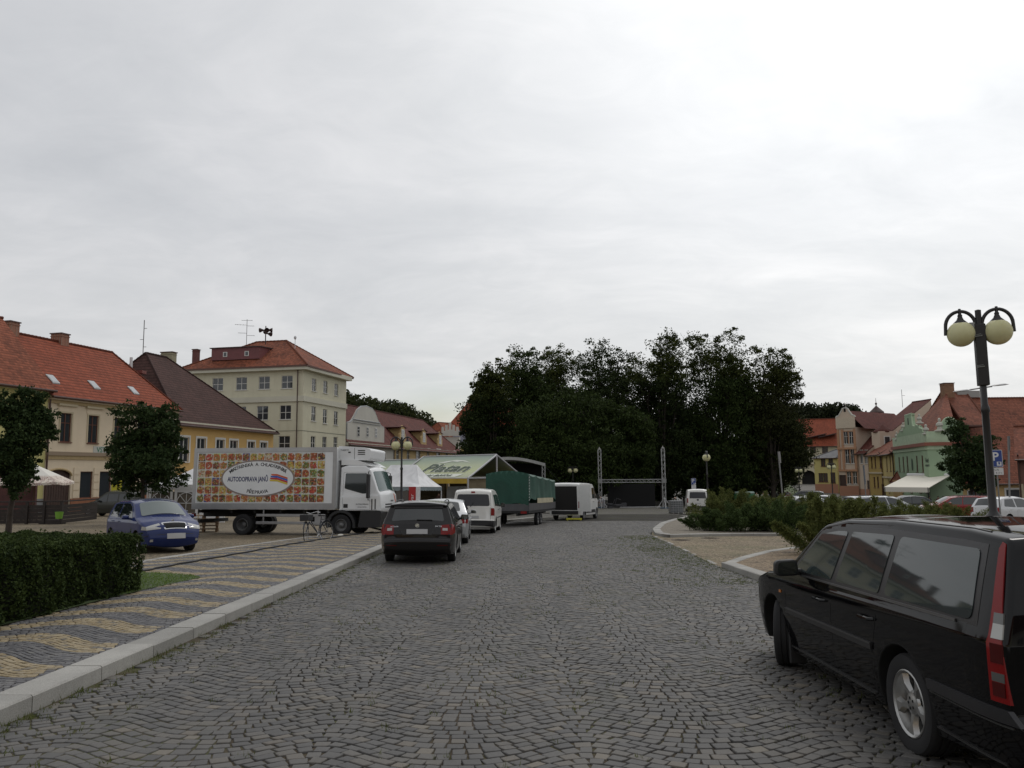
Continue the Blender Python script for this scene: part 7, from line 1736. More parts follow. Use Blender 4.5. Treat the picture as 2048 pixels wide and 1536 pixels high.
for k in range(9): mb.tube([(x0-.02+.0*k,-1.125,1.3+.14*k),(x0+.08,-1.12,1.35+.14*k)],.012,4)
mb.build('lacing',M('rope_white',(.5,.5,.5),.8),T)
for x in (-.35,.45):
    for sd in (-1,1): big_wheel(T,x,sd*.98,.32,.2,.03,sd)
mb=MB(); mb.box((x0-.03,-.85,.72),(.04,.3,.12)); mb.box((x0-.03,.85,.72),(.04,.3,.12)); mb.build('tail_light',m_redl,T)
# ---- marquee
def V3(*a): return Vector(a)
m_mq=None
def marqmat():
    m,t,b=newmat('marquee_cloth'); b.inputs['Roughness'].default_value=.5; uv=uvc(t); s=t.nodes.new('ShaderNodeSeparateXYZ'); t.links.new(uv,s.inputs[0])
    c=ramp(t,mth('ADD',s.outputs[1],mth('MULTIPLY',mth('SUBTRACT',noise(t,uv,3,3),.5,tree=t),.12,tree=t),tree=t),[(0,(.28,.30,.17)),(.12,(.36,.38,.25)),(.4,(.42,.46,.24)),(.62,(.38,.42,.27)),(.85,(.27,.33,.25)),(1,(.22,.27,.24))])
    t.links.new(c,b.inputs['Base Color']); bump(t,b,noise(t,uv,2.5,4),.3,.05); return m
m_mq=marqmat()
def marquee(name,lab,A,dirv,length,half,eave,ridge,textside=True,group=None):
    """A = near right eave corner on the ground; dirv = along the ridge (leftwards); roof crosses to the back"""
    d=V3(dirv[0],dirv[1],0).normalized(); p=V3(d.y,-d.x,0); 
    if p.y<0: p=-p
    g=thing(name,lab,'marquee',loc=(A[0],A[1],GZ(*A)),group=group); z0=0
    def P(t,o,z): q=d*t+p*o; return (q.x,q.y,z)
    mb=MB()
    n=16; m_=10
    def f(u,v): return P(length*u,half*v,eave+(ridge-eave)*(v**1.0)-.10*math.sin(v*math.pi)-.03*math.sin(u*math.pi*3)**2*math.sin(v*3.14))
    for i in range(n):
        for j in range(m_):
            q=[(i/n,j/m_),((i+1)/n,j/m_),((i+1)/n,(j+1)/m_),(i/n,(j+1)/m_)]; mb.face([f(*x) for x in q],0,q)
            mb.face([(lambda w_:P(length*w_[0],2*half-half*w_[1],f(*w_)[2]))(x) for x in q],0,q)
    ro=mb.build('roof',m_mq,g,smooth=50)
    mb=MB()
    for t in (0,length):
        for a,b in (((t,0,0),(t,0,eave)),((t,2*half,0),(t,2*half,eave)),((t,0,eave),(t,half,ridge)),((t,half,ridge),(t,2*half,eave)),((t,0,eave),(t,2*half,eave)),((t,half,eave),(t,half,ridge))): mb.tube([P(*a),P(*b)],.07,6)
    mb.tube([P(0,0,eave),P(length,0,eave)],.05,6); mb.tube([P(0,half,ridge+.02),P(length,half,ridge+.02)],.05,6); mb.build('frame',M('frame_grey',(.45,.45,.46),.4,.5),g)
    mb=MB(); 
    def vf(u,v): return P(length*u,-.04-.03*math.sin(u*40)*(1-v),eave-.40*(1-v))
    gridsurf(mb,vf,40,3); mb.build('valance',clothmat('valance_yellow',(.42,.28,.03),.7),g,smooth=60)
    mb=MB(); gridsurf(mb,lambda u,v:P(.15+.02*math.sin(v*30),2*half*u,0+eave*v if True else 0),10,8); 
    gridsurf(mb,lambda u,v:P(length*u,2*half-.15+.03*math.sin(u*50),.1+(eave-.1)*v),20,4); mb.build('side_wall',clothmat('marquee_wall',(.16,.125,.07),.8),g)
    return g,P,f
MQ=(XA(936,58.),58.)
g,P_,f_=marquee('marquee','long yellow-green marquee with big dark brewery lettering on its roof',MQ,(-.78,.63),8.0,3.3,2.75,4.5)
def on_mq(u,v,lift): 
    a=Vector(f_(u,v)); b=Vector(f_(u+.001,v)); c=Vector(f_(u,v+.001)); n_=(b-a).cross(c-a).normalized(); n_=n_ if n_.z>0 else -n_; return tuple(a+n_*lift)
def mq_text(body,u0,v0,size,mat,lift,xs=1.,bold=0.,shear=.2):
    vs,fs=text_mesh(body,size,extrude=.001,xs=xs,bold=bold,shear=shear,res=2); sl=math.hypot(3.3,1.75); mb=MB(); mb.add([on_mq(min(1,max(0,u0-a/8.0)),min(1,max(0,v0+b/sl)),lift+w) for a,b,w in vs],fs); return mb.build('lettering',mat,g)
mq_text('Platan',.46,.33,1.75,M('mq_white',(.6,.62,.55),.6),.02,1.15,.09); mq_text('Platan',.46,.33,1.75,M('mq_dark',(.05,.075,.045),.6),.05,1.15,.03)
mb=MB(); vs=[on_mq(.46-a/8.,.13+b/3.7,.02) for a,b in ((-2.6,-.25),(2.2,-.25),(2.6,.3),(-2.2,.3))]; mb.face(vs); mb.build('banner',MC['mq_white'],g)
mq_text('český dlaždíček',.46,.09,.5,MC['mq_dark'],.04,1.,.01)
mb=MB(); vs=[on_mq(.46-a/8.,.72+b/3.7,.02) for a,b in ((-1.9,-.1),(-.9,.02),(-.3,.22),(.3,.12),(.8,.2),(1.9,-.05),(1.,.3),(0,.42),(-1.,.25))]; mb.face(vs); mb.build('leaf_emblem',MC['mq_white'],g)
e=Vector((MQ[0],MQ[1],0))+Vector((-.78,.63,0)).normalized()*8.1
marquee('marquee','second marquee with a faded grey-green roof hidden behind the lamp post and truck cab',(e.x,e.y),(-.80,.6),7.5,3.3,2.7,4.35)
# gable strings on the right end: white van-like stall under the marquee
x_,y_=XA(934,66.),66.
g=thing('catering_trailer','white catering trailer with green lettering standing under the marquee','trailer',mat=place(x_,y_,-15))
mb=MB(); mb.prism(fillet([(-1.5,.4,.05),(1.5,.4,.05),(1.5,2.2,.3),(-1.5,2.2,.3)]),-.9,.9,fn=lambda u,v,w:(u,w,v)); mb.build('body',m_white,g); mb=MB(); vs,fs=text_mesh('Platan',.5,extrude=.002); mb.add([(a,-.905-w,1.35+b) for a,b,w in vs],fs); mb.build('lettering',M('sign_green',(.02,.16,.09),.5),g)
for sx_ in (-.6,.6): big_wheel(g,sx_*.5,-.8,.3,.18,.03,-1)
# ---- white tents
m_tent=clothmat('white_tent',(.70,.70,.70),.6,1.0,.3)
def pavilion(name,lab,cx_,cy_,w,d,eave,apex,yaw,ridge=0.,walls=True,group=None,valm=None):
    g=thing(name,lab,'tent',mat=place(cx_,cy_,yaw),group=group); mb=MB(); n=12
    r=ridge/2; c=[(-w/2,-d/2),(w/2,-d/2),(w/2,d/2),(-w/2,d/2)]; tp=[(-r,0),(r,0)]
    def pl(a,b,ta,tb):
        def f(u,v):
            x=(a[0]*(1-u)+b[0]*u)*(1-v)+(ta[0]*(1-u)+tb[0]*u)*v; y=(a[1]*(1-u)+b[1]*u)*(1-v)+(ta[1]*(1-u)+tb[1]*u)*v
            return (x,y,eave+(apex-eave)*v-.14*math.sin(v*math.pi)*(1 if True else 0)+.025*math.sin(u*31)*(1-v)*v*4)
        gridsurf(mb,f,14,8)
    pl(c[0],c[1],tp[0],tp[1]); pl(c[1],c[2],tp[1],tp[1]); pl(c[2],c[3],tp[1],tp[0]); pl(c[3],c[0],tp[0],tp[0]); mb.build('canopy',m_tent,g,smooth=55)
    mb=MB(); 
    for i in range(4):
        a,b=c[i],c[(i+1)%4]
        def f(u,v): return (a[0]*(1-u)+b[0]*u,a[1]*(1-u)+b[1]*u,eave-.02-(.20+.07*abs(math.sin(u*math.pi*9)))*(1-v))
        gridsurf(mb,f,54,1)
    mb.build('valance',valm or m_tent,g)
    for x,y in c: 
        mb=MB(); mb.box((x*.985,y*.985,eave/2),(.06,.06,eave)); mb.build('leg',M('white_metal',(.7,.7,.7),.4),g)
    return g,c
g,c=pavilion('pavilion','white pavilion tent with scalloped edge and arched window walls left of the truck',XA(398,47.),47.,4.4,4.4,2.15,3.35,4)
# window walls: white border with arched clear panes
mb=MB(); W_=4.3
for k in range(3):
    a=-W_/2+k*W_/3+.06; b=a+W_/3-.1; z0,z1=.55,1.72; y=-2.19
    for q in ((a,b,.02,z0),(a,b,1.72,1.95),(a,a+.14,z0,z1),(b-.14,b,z0,z1)): mb.prism([(q[0],q[2]),(q[1],q[2]),(q[1],q[3]),(q[0],q[3])],0,.012,fn=lambda u,v,w:(u,y+w,v))
    mid=(a+b)/2; rr=(b-a)/2-.14; mb.tube([(mid+rr*math.cos(t),y-.01,1.1+.6*math.sin(t)) for t in [math.pi*i/12 for i in range(13)]],.022,4); mb.tube([(mid,y-.01,1.1),(mid-.4,y-.01,1.6)],.015,4); mb.tube([(mid,y-.01,1.1),(mid+.4,y-.01,1.6)],.015,4); mb.tube([(mid,y-.01,.55),(mid,y-.01,1.7)],.015,4); mb.tube([(a,y-.01,1.1),(b,y-.01,1.1)],.02,4)
mb.build('window_wall',m_tent,g)
mb=MB(); mb.prism([(-2.1,.5),(2.1,.5),(2.1,1.75),(-2.1,1.75)],0,.004,fn=lambda u,v,w:(u,-2.17+w,v)); mb.build('clear_film',M('film',(.10,.085,.07),.15,spec=.6),g)
m_tv=clothmat('tent_valance',(.22,.26,.27),.7)
g,c=pavilion('pavilion','white ridge tent with a grey wrinkled front slope beside the truck cab',XA(806,57.),57.,4.6,3.2,2.1,3.7,-24,ridge=2.2,valm=m_tv)
mb=MB(); mb.box((.9,-1.55,1.0),(1.0,.05,2.0)); mb.build('side_wall',M('wall_grey',(.10,.09,.08),.8),g); mb=MB(); mb.box((1.75,-1.62,1.05),(.55,.05,2.1)); bn=mb.build('banner',M('banner_red',(.38,.02,.02),.6),g)
mb=MB(); vs,fs=text_mesh('Budvar',.42,extrude=.002); mb.add([(1.75-b*.9+.12,-1.65-w,1.0+a) for a,b,w in vs],fs); mb.build('lettering',M('white_ink',(.65,.65,.65),.5),bn)
mb=MB(); mb.box((2.2,-1.6,1.05),(.34,.04,2.1)); mb.build('end_panel',m_tent,g)
mb=MB(); mb.box((-.6,-1.3,1.0),(1.8,.5,.06)); mb.box((-.6,-1.1,.5),(1.7,.05,1.0)); mb.build('counter',M('counter_wood',(.20,.12,.05),.7),g)
# stage canopy
def truss(mb,a,b,s=.29,seg=.42,r=.022,rd=.011):
    a=Vector(a);b=Vector(b); t=(b-a).normalized(); up=Vector((0,0,1)) if abs(t.z)<.9 else Vector((1,0,0)); u=t.cross(up).normalized(); v=t.cross(u); L_=(b-a).length; n=max(1,int(L_/seg)); cs=[u*i*s/2+v*j*s/2 for i,j in ((-1,-1),(1,-1),(1,1),(-1,1))]
    for c in cs: mb.tube([a+c,b+c],r,5)
    for k in range(n):
        p=a.lerp(b,k/n); q=a.lerp(b,(k+1)/n)
        for i in range(4):
            c0,c1=cs[i],cs[(i+1)%4]; mb.tube([p+c0,q+c1] if k%2 else [p+c1,q+c0],rd,4,cap=False)
m_trs=M('truss_alu',(.46,.46,.46),.35,.7)
x_,y_=XA(1040,78),78
g=thing('stage','covered stage with a pale grey arched canopy on a truss leg behind the green trailer','stage',mat=place(x_,y_,-3))
mb=MB(); 
gridsurf(mb,lambda u,v:(-2.8+5.3*u,-2.6+7*v,(4.55+.62*math.sin((u*.75+.25)*math.pi)**1.0)*1-.35*abs(v-.35)),20,8); gridsurf(mb,lambda u,v:(-2.8+5.3*u,-2.6,(4.2+.62*math.sin((u*.75+.25)*math.pi))-.0+.28*v),20,2); mb.build('canopy',clothmat('canopy_grey',(.33,.33,.32),.7),g,smooth=50)
for x in (-2.6,2.35):
    mb=MB(); truss(mb,(x,-2.3,0),(x,-2.3,4.5),.27,.4,.025,.014); mb.build('truss_leg',m_trs,g)
mb=MB(); mb.box((-.1,1.2,.5),(5.2,6,1.0)); mb.build('platform',m_chass,g); mb=MB(); mb.box((-.1,4.1,2.6),(5.2,.1,4.2)); mb.build('backdrop',M('black_cloth',(.006,.006,.006),.95),g)
mb=MB(); mb.tube([(2.4,-2.3,4.3),(6.3,-3.2,.1)],.012,4); mb.build('guy_wire',m_dmet,g)
# truss gate with the black screen
x0_,x1_=XA(1200,86.),XA(1327.5,84.)
g=thing('truss_gate','aluminium truss goalpost with two tall towers and a crossbeam in front of the trees','truss',loc=(x0_,86,GZ(x0_,86)))
Lg=x1_-x0_
for x,y,zb_ in ((0,0,0),(Lg,-2,GZ(x1_,84)-GZ(x0_,86))):
    mb=MB(); truss(mb,(x,y,zb_),(x,y,6.35),.32,.46,.022,.013); mb.box((x,y,6.42),(.3,.3,.1)); mb.tube([(x,y,6.4),(x,y,6.65)],.05,6); mb.build('tower',m_trs,g)
    for dx,dy in ((-1,.1),(1,-.1),(0,-1)):
        mb=MB(); mb.tube([(x,y,1.15+zb_),(x+dx*.75,y+dy*.75,.03+zb_)],.032,5); mb.build('brace',M('brace_white',(.5,.5,.5),.5),g)
    mb=MB(); mb.box((x,y,.06+zb_),(.9,.5,.12)); mb.build('base_plate',M('blue_box',(.03,.07,.12),.6),g)
    mb=MB(); mb.box((x,y,2.92),(.46,.46,.46)); mb.build('sleeve_block',M('sleeve_dark',(.25,.25,.25),.5,.6),g)
mb=MB(); truss(mb,(.2,0,2.92),(Lg+.1,-2,2.92),.32,.46,.022,.013); mb.build('crossbeam',m_trs,g)
g=thing('screen','big black screen standing on the paving behind the truss gate','screen',loc=(XA(1262,90),90,GZ(XA(1262,90),90)))
mb=MB(); mb.box((0,0,1.35),(5.4,.12,2.6)); mb.build('panel',MC['black_cloth'],g); mb=MB(); mb.box((0,-.2,.05),(6.6,.15,.08)); mb.build('foot_rail',M('brace_white',(.5,.5,.5),.5),g)
# folded gear left of the screen
x_=XA(1231,85); mb=MB(); rr_=random.Random(2)
for k in range(9): mb.box((rr_.uniform(-1.1,1.1),rr_.uniform(-.5,.5),.15+.1*(k%4)),(rr_.uniform(.3,.7),rr_.uniform(.3,.6),.2),0,Matrix.Rotation(rr_.uniform(0,1),4,'Z'))
mb.tube([(-.2,0,.2),(.1,0,1.1),(.5,0,.9)],.03,5); mb.tube([(-.5,.1,.1),(-.1,0,1.0)],.03,5)
o=mb.build('stage_equipment',M('equipment',(.05,.05,.055),.5,.3)); o.location=(x_,85,GZ(x_,85)); tag(o,'heap of dark stage equipment on the ground between the gate towers','equipment')
# grey mesh container
x_,y_=G(1352,1027); g=thing('mesh_container','grey lattice cube container on the paving right of the truss gate','container',loc=(x_,y_,GZ(x_,y_)))
mb=MB(); mb.box((0,0,.58),(.9,.9,.92)); mb.build('tank',M('tank_grey',(.14,.15,.15),.5,nz=.2,ns=3),g)
mb=MB()
for i in range(6):
    z=.12+.18*i; mb.tube([(-.5,-.5,z),(.5,-.5,z),(.5,.5,z),(-.5,.5,z),(-.5,-.5,z)],.016,4); a=-.5+.2*i
    for q in (((a,-.5),(a,-.5)),((a,.5),(a,.5)),((-.5,a),(-.5,a)),((.5,a),(.5,a))): mb.tube([(*q[0],.1),(*q[1],1.05)],.014,4)
mb.build('cage',m_alu,g); mb=MB(); 
for a in (-.4,0,.4): mb.box((a,0,.05),(.12,1.0,.1))
mb.build('pallet',m_chass,g)
# ---- twin-globe street lamps
def globemat():
    m,t,b=newmat('globe'); b.inputs['Roughness'].default_value=.45; b.inputs['Specular IOR Level'].default_value=.3; b.inputs['Subsurface Weight'].default_value=.25; b.inputs['Subsurface Radius'].default_value=(.2,.18,.1)
    oc=objc(t); t.links.new(ramp(t,noise(t,oc,2,4),[(.3,(.50,.48,.26)),(.7,(.64,.62,.38))]),b.inputs['Base Color']); return m
m_globe=globemat()
def lamp(label,x,y,yaw,detail=True,H=4.5,box=False,dz=0.):
    g=thing('street_lamp',label,'street lamp',loc=(x,y,GZ(x,y)+dz),rz=yaw,group='black twin-globe street lamps')
    mb=MB(); mb.lathe([(.19,-.2),(.19,.05),(.15,.12),(.13,.9),(.115,1.12),(.16,1.20),(.17,1.24),(.10,1.30),(.068,1.36),(.060,2.9 if not box else 3.2),(.078,2.95 if not box else 3.25),(.078,3.0 if not box else 3.3),(.052,3.08 if not box else 3.38),(.055,H+.28),(0,H+.30)],18); mb.build('pole',m_dmet,g,smooth=35)
    if box:
        mb=MB(); mb.box((0,0,H-.60),(.19,.19,1.2),bev=.01); mb.build('pole_sleeve',m_dmet,g); mb=MB()
        for z in (H-.25,H-.85): mb.tube([(-.11,-.11,z),(.02,-.13,z+.01)],.012,5); mb.tube([(-.10,-.115,z+.03),(.0,-.135,z+.04)],.006,5)
        mb.box((-.13,-.05,H-.02),(.09,.07,.11)); mb.build('clamp',M('clamp_grey',(.25,.26,.25),.5,.5),g)
    for sd in (-1,1):
        mb=MB(); cx_=sd*.315; r=.262; pts=[(sd*.03,0,H-.28)]+[(cx_-sd*r*math.cos(a),0,H-.02+r*1.15*math.sin(a)) for a in [math.pi*k/16 for k in range(17)]]+[(cx_+sd*r*1.02,0,H-.18)]
        mb.tube(pts,[.034]*17+[.032,.034],8); ar=mb.build('arm',m_dmet,g,smooth=50)
        mb=MB(); mb.lathe([(0,H+.36),(.025,H+.35),(.03,H+.24),(.045,H+.22),(.04,H+.19),(.065,H+.13),(.15,H+.045),(.16,H+.02),(0,H+.02)],18,mat=Matrix.Translation((cx_,0,-.02))); mb.build('cap',m_dmet,ar,smooth=40)
        mb=MB(); R_=.25; mb.lathe([(R_*math.sin(math.pi*k/16),H-.17-R_*math.cos(math.pi*k/16)) for k in range(17)],28,mat=Matrix.Translation((cx_,0,0))); mb.build('globe',m_globe,g,smooth=70)
    return g
_q=D(1959,666,15.); lamp('tall black lamp with two pale globes at the right edge, the nearest and largest one',_q.x,15.,-.35,box=True,H=_q.z-GZ(_q.x,15.)+.17)
lamp('black twin-globe lamp standing beside the truck cab, behind the dark estate car',XA(803,42.5),42.5,.12,H=4.4)
lamp('black lamp seen end-on so its globes line up, at the tip of the island',XA(1411,57),56.5,1.45,H=4.35)
lamp('small black twin-globe lamp behind the roof of the open white van',XA(1146,88),88,.1,H=4.3)
lamp('distant lamp with two tiny globes right above the far parking sign',XA(1387,108),108,.1,H=3.6)
lamp('black lamp with two globes in front of the small yellow corner house',XA(1664,92),92,.1,H=4.6,dz=.2)
lamp('black lamp with yellowish globes before the dark archway',XA(1598,100),100,.35,H=4.6)
lamp('lamp behind the street tree with only one round globe showing',XA(1972,66),66,.0,H=3.9)
for zz,px in ((0,1411),(0,1146)):
    pass
# modern double-arm street light behind the near lamp
x_=XA(1976,30); g=thing('street_light','slim grey modern street light with two flat arms behind the near globe lamp','street lamp',loc=(x_,30,GZ(x_,30)),rz=-.05)
zt_=TOZ(1968,776,30)-g.location.z; mb=MB(); mb.tube([(0,0,-.1),(0,0,zt_+.1)],[.07,.045],8); mb.build('pole',m_zinc,g)
for sd in (-1,1):
    mb=MB(); e_=(sd*.42,0,zt_+sd*.06); mb.tube([(0,0,zt_),e_],.03,6); mb.build('arm',m_zinc,g)
    mb=MB(); mb.lathe([(0,.05),(.07,.045),(.12,.0),(.07,-.02),(0,-.02)],16,mat=Matrix.Translation((sd*.72,0,zt_+sd*.10))@Matrix.Rotation(-.08,4,'Y')@Matrix.Scale(3.0,4,(1,0,0))); mb.build('lamp_head',M('lamp_grey',(.30,.30,.31),.4),g,smooth=50)
# ---- signs
m_blue=M('sign_blue',(.02,.05,.22),.4); m_sw=M('sign_white',(.62,.62,.62),.4); m_post=M('zinc_post',(.22,.22,.22),.45,.6)
def flat_text(mb,body,size,x,z,y,bold=0.,xs=1.):
    vs,fs=text_mesh(body,size,extrude=.001,bold=bold,xs=xs); mb.add([(x+a,y-w,z+b) for a,b,w in vs],fs)
def psign(lab,x,y,yaw,zc,w=.5,h=.75,plate=True,blank=False,tall=0.,base=0.):
    g=thing('parking_sign',lab,'sign',loc=(x,y,GZ(x,y)+base),rz=yaw); mb=MB(); mb.tube([(0,.03,-.2),(0,.03,zc+h/2)],.032,8); mb.build('post',m_post,g)
    mb=MB(); mb.prism(fillet([(-w/2,zc-h/2,.05),(w/2,zc-h/2,.05),(w/2,zc+h/2,.05),(-w/2,zc+h/2,.05)],3),0,.01,fn=lambda u,v,q:(u,-q,v)); p=mb.build('panel',m_sw,g)
    mb=MB(); mb.prism(fillet([(-w/2+.02,zc-h/2+.02,.04),(w/2-.02,zc-h/2+.02,.04),(w/2-.02,zc+h/2-.02,.04),(-w/2+.02,zc+h/2-.02,.04)],3),.011,.013,fn=lambda u,v,q:(u,-q,v)); mb.build('face',m_blue,p)
    if not blank:
        mb=MB(); flat_text(mb,'P',.50*w/.5,-.04,zc-.08,-.015,.012,1.05); mb.prism([(-.0,zc-.31),(.19,zc-.31),(.19,zc-.14),(.0,zc-.14)],.014,.016,fn=lambda u,v,q:(u,-q,v)); mb.build('symbol',m_sw,p); mb=MB(); mb.prism([(.05,zc-.16),(.14,zc-.16),(.12,zc-.26),(.07,zc-.26)],.017,.019,fn=lambda u,v,q:(u,-q,v)); mb.build('machine_symbol',m_blue,p)
    if plate:
        z1=zc-h/2-.03; z0=z1-.30-tall; mb=MB(); mb.prism([(-w/2,z0),(w/2,z0),(w/2,z1),(-w/2,z1)],0,.01,fn=lambda u,v,q:(u,-q,v)); p=mb.build('plate',m_sw,g)
        mb=MB(); flat_text(mb,'Po-Pá',.10,-.05,z1-.12,-.012); flat_text(mb,'8-17 h',.10,.06,z1-.25,-.012); mb.build('lettering',MC['ink'],p)
    return g
psign('blue parking sign with a white time plate beside the near lamp post',XA(1996,34.),34.,-.1,TOZ(1996,917,34.)-GZ(XA(1996,34),34))
psign('small distant blue parking sign with pale plates above the far white van',XA(1387,80),80,-.1,TOZ(1387,963,80)-GZ(XA(1387,80),80),.45,.65,tall=.45)
def backsign(lab,px,y,py0,py1,w,lean,col,cat='sign'):
    x=XA(px,y); g=thing('road_sign',lab,cat,loc=(x,y,GZ(x,y)),rz=.9); g.rotation_euler=(0,lean,.0); z0=TOZ(px,py0,y)-g.location.z; z1=TOZ(px,py1,y)-g.location.z
    mb=MB(); mb.tube([(0,0,-.2),(0,0,z0)],.045,7); mb.build('post',m_post,g); mb=MB(); mb.box((0,-.05,(z0+z1)/2),(w,.03,z0-z1),0,Matrix.Rotation(1.1,4,'Z')); mb.build('panel',col,g)
backsign('tall grey post with a narrow sign, leaning left in front of the dark trees',1566,48,903,926,.7,-.05,m_post)
backsign('grey-blue back of a tall sign before the baroque house',1731,62,930,968,.75,-.03,M('sign_back',(.10,.13,.17),.5))
backsign('slanted grey sign post beside the blue parking sign',2013,40,872,900,.2,.06,m_post)
backsign('small blue and white road sign by the street leading to the archway',1588,110,955,967,1.0,0,m_blue)
# ---- bicycle
x_,y_=G(628,1086); B=thing('bicycle','dark city bicycle standing on its stand at the kerb before the truck','bicycle',mat=gmat(x_+.05,y_+.15,math.radians(243),.02)@Matrix.Rotation(.05,4,'X'))
m_bf=M('bike_frame',(.03,.035,.05),.35,.3)
for wx,nm in ((-.53,'wheel'),(.53,'wheel')):
    gw=bpy.data.objects.new('wheel',None); link(gw,B); gw.matrix_local=Matrix.Translation((wx,0,.34))@Matrix.Rotation(.5 if wx>0 else 0,4,'Z')
    mb=MB(); mb.tube([(.34*math.cos(2*math.pi*k/32),0,.34*math.sin(2*math.pi*k/32)) for k in range(33)],.014,6,cap=False); mb.build('tyre',m_tyre,gw,smooth=60)
    mb=MB(); mb.tube([(.315*math.cos(2*math.pi*k/32),0,.315*math.sin(2*math.pi*k/32)) for k in range(33)],.009,5,cap=False)
    for k in range(14): a=2*math.pi*k/14; mb.tube([(0,.02*(-1)**k,0),(.315*math.cos(a),0,.315*math.sin(a))],.0025,3,cap=False)
    mb.tube([(0,-.05,0),(0,.05,0)],.018,8); mb.build('rim',m_alu,gw)
    mb=MB(); mb.tube([(.37*math.cos(a),0,.37*math.sin(a)) for a in [math.radians(20+140*k/12) for k in range(13)]],.02,5); mb.build('mudguard',m_bf,gw)
mb=MB(); hd=(.33,0,.78); bb=(-.08,0,.28); st=(-.22,0,.72); rx=(-.53,0,.34)
for a,b in ((hd,bb),((.36,0,.68),bb),(bb,st),(rx,bb),(rx,st),(hd,(.53,0,.34)),(hd,(.29,0,.95))): mb.tube([a,b],.016,7)
mb.build('frame',m_bf,B,smooth=50); mb=MB(); mb.tube([(.16,-.30,1.0),(.26,-.22,1.02),(.30,0,.97),(.26,.22,1.02),(.16,.30,1.0)],.012,6); mb.build('handlebar',m_chrome,B,smooth=60)
mb=MB(); mb.tube([st,(-.25,0,.86)],.013,6); mb.box((-.27,0,.90),(.26,.15,.06),bev=.025); mb.build('saddle',m_blackp,B)
mb=MB(); mb.lathe([(.0,.012),(.09,.01),(.09,-.01),(0,-.012)],18,mat=Matrix.Translation((-.08,.03,.28)),axis='Y'); mb.tube([(-.08,.06,.28),(.06,.06,.18),(.06,.14,.18)],.010,5); mb.tube([(-.08,-.06,.28),(-.22,-.06,.38),(-.22,-.14,.38)],.010,5); mb.build('crank',m_chrome,B)
mb=MB(); mb.box((-.52,0,.76),(.36,.14,.02)); mb.tube([(-.52,0,.75),(-.53,.05,.36)],.008,4); mb.build('carrier',m_blackp,B); mb=MB(); mb.box((.5,0,.84),(.30,.36,.22),bev=.02); mb.build('basket',m_blackp,B); mb=MB(); mb.tube([(-.12,.02,.26),(-.16,.18,-.02)],.012,5); mb.build('kickstand',m_chrome,B)
# ---- cafe terrace at the far left
tx,ty=XA(60,44),44.; g=thing('terrace_fence','dark wooden slatted fence round the café terrace at the far left','fence',loc=(tx,ty,GZ(tx,ty)))
m_dw=M('dark_planks',(.022,.015,.012),.7,nz=.35,ns=4); xr=XA(131,43)-tx; xl=XA(-30,42)-tx
mb=MB(); 
for z in (.16,.36,.56,.76,.96): mb.box(((xl+xr)/2,-1.2,z),(xr-xl,.04,.185)); mb.box((xr,.6,z),(.04,3.6,.185))
mb.build('slats',m_dw,g)
for i,x in enumerate([xl+(xr-xl)*k/4 for k in range(5)]): mb=MB(); mb.box((x,-1.23,.6),(.12,.12,1.25)); mb.build('post',m_dw,g)
mb=MB(); mb.box(((xl+xr)/2,-1.2,1.24),(xr-xl+.1,.14,.07)); mb.box((xr,.6,1.24),(.14,3.7,.07)); mb.build('top_rail',m_dw,g)
mb=MB(); mb.box((xr-.6,-1.0,.12),(1.2,.5,.24)); mb.build('deck_edge',m_dw,g)
px_,py_=XA(122,42.3),42.3; mb=MB(); mb.lathe([(.16,0),(.21,.36),(.22,.36),(.20,.34),(0,.32)],18); o=mb.build('planter',M('lime_green',(.17,.36,.04),.5)); o.location=(px_,py_,GZ(px_,py_)+.32); tag(o,'lime green flower pot standing behind the terrace fence corner','flower pot')
px_,py_=XA(69,48),48.; g=thing('parasol','square cream parasol with a printed pattern over the café terrace','parasol',loc=(px_,py_,GZ(px_,py_)),rz=.25); za=TOZ(69,929,48)-g.location.z; ze_=TOZ(69,964,48)-g.location.z
mp,tp_,bp=newmat('parasol_cloth'); bp.inputs['Roughness'].default_value=.8; sz=tp_.nodes.new('ShaderNodeSeparateXYZ'); tp_.links.new(objc(tp_),sz.inputs[0])
pt=ramp(tp_,noise(tp_,objc(tp_),5,4,.7),[(.42,(.62,.56,.48)),(.52,(.28,.16,.14)),(.58,(.60,.55,.48))],'CONSTANT'); low=ramp(tp_,mth('SUBTRACT',sz.outputs[2],ze_,tree=tp_),[(.0,1.),(.30,1.),(.42,0.)]); tp_.links.new(mixc(tp_,low,(.66,.64,.58),pt),bp.inputs['Base Color'])
mb=MB(); c=[(-1.75,-1.75),(1.75,-1.75),(1.75,1.75),(-1.75,1.75)]
for i in range(4):
    a,b=c[i],c[(i+1)%4]; gridsurf(mb,lambda u,v:((a[0]*(1-u)+b[0]*u)*(1-v),(a[1]*(1-u)+b[1]*u)*(1-v),ze_+(za-ze_)*v-.08*math.sin(u*math.pi)*(1-v)),8,8); gridsurf(mb,lambda u,v:((a[0]*(1-u)+b[0]*u),(a[1]*(1-u)+b[1]*u),ze_-.08*math.sin(u*math.pi)-.14*(1-v)),8,1)
mb.build('canopy',mp,g); mb=MB(); mb.tube([(0,0,0),(0,0,za)],.035,8); mb.build('pole',M('wood_pole',(.10,.05,.02),.6),g)
for i in range(4): mb=MB(); mb.tube([(0,0,za-.1),(c[i][0]*.98,c[i][1]*.98,ze_-.03)],.014,4); mb.build('rib',MC['wood_pole'],g)
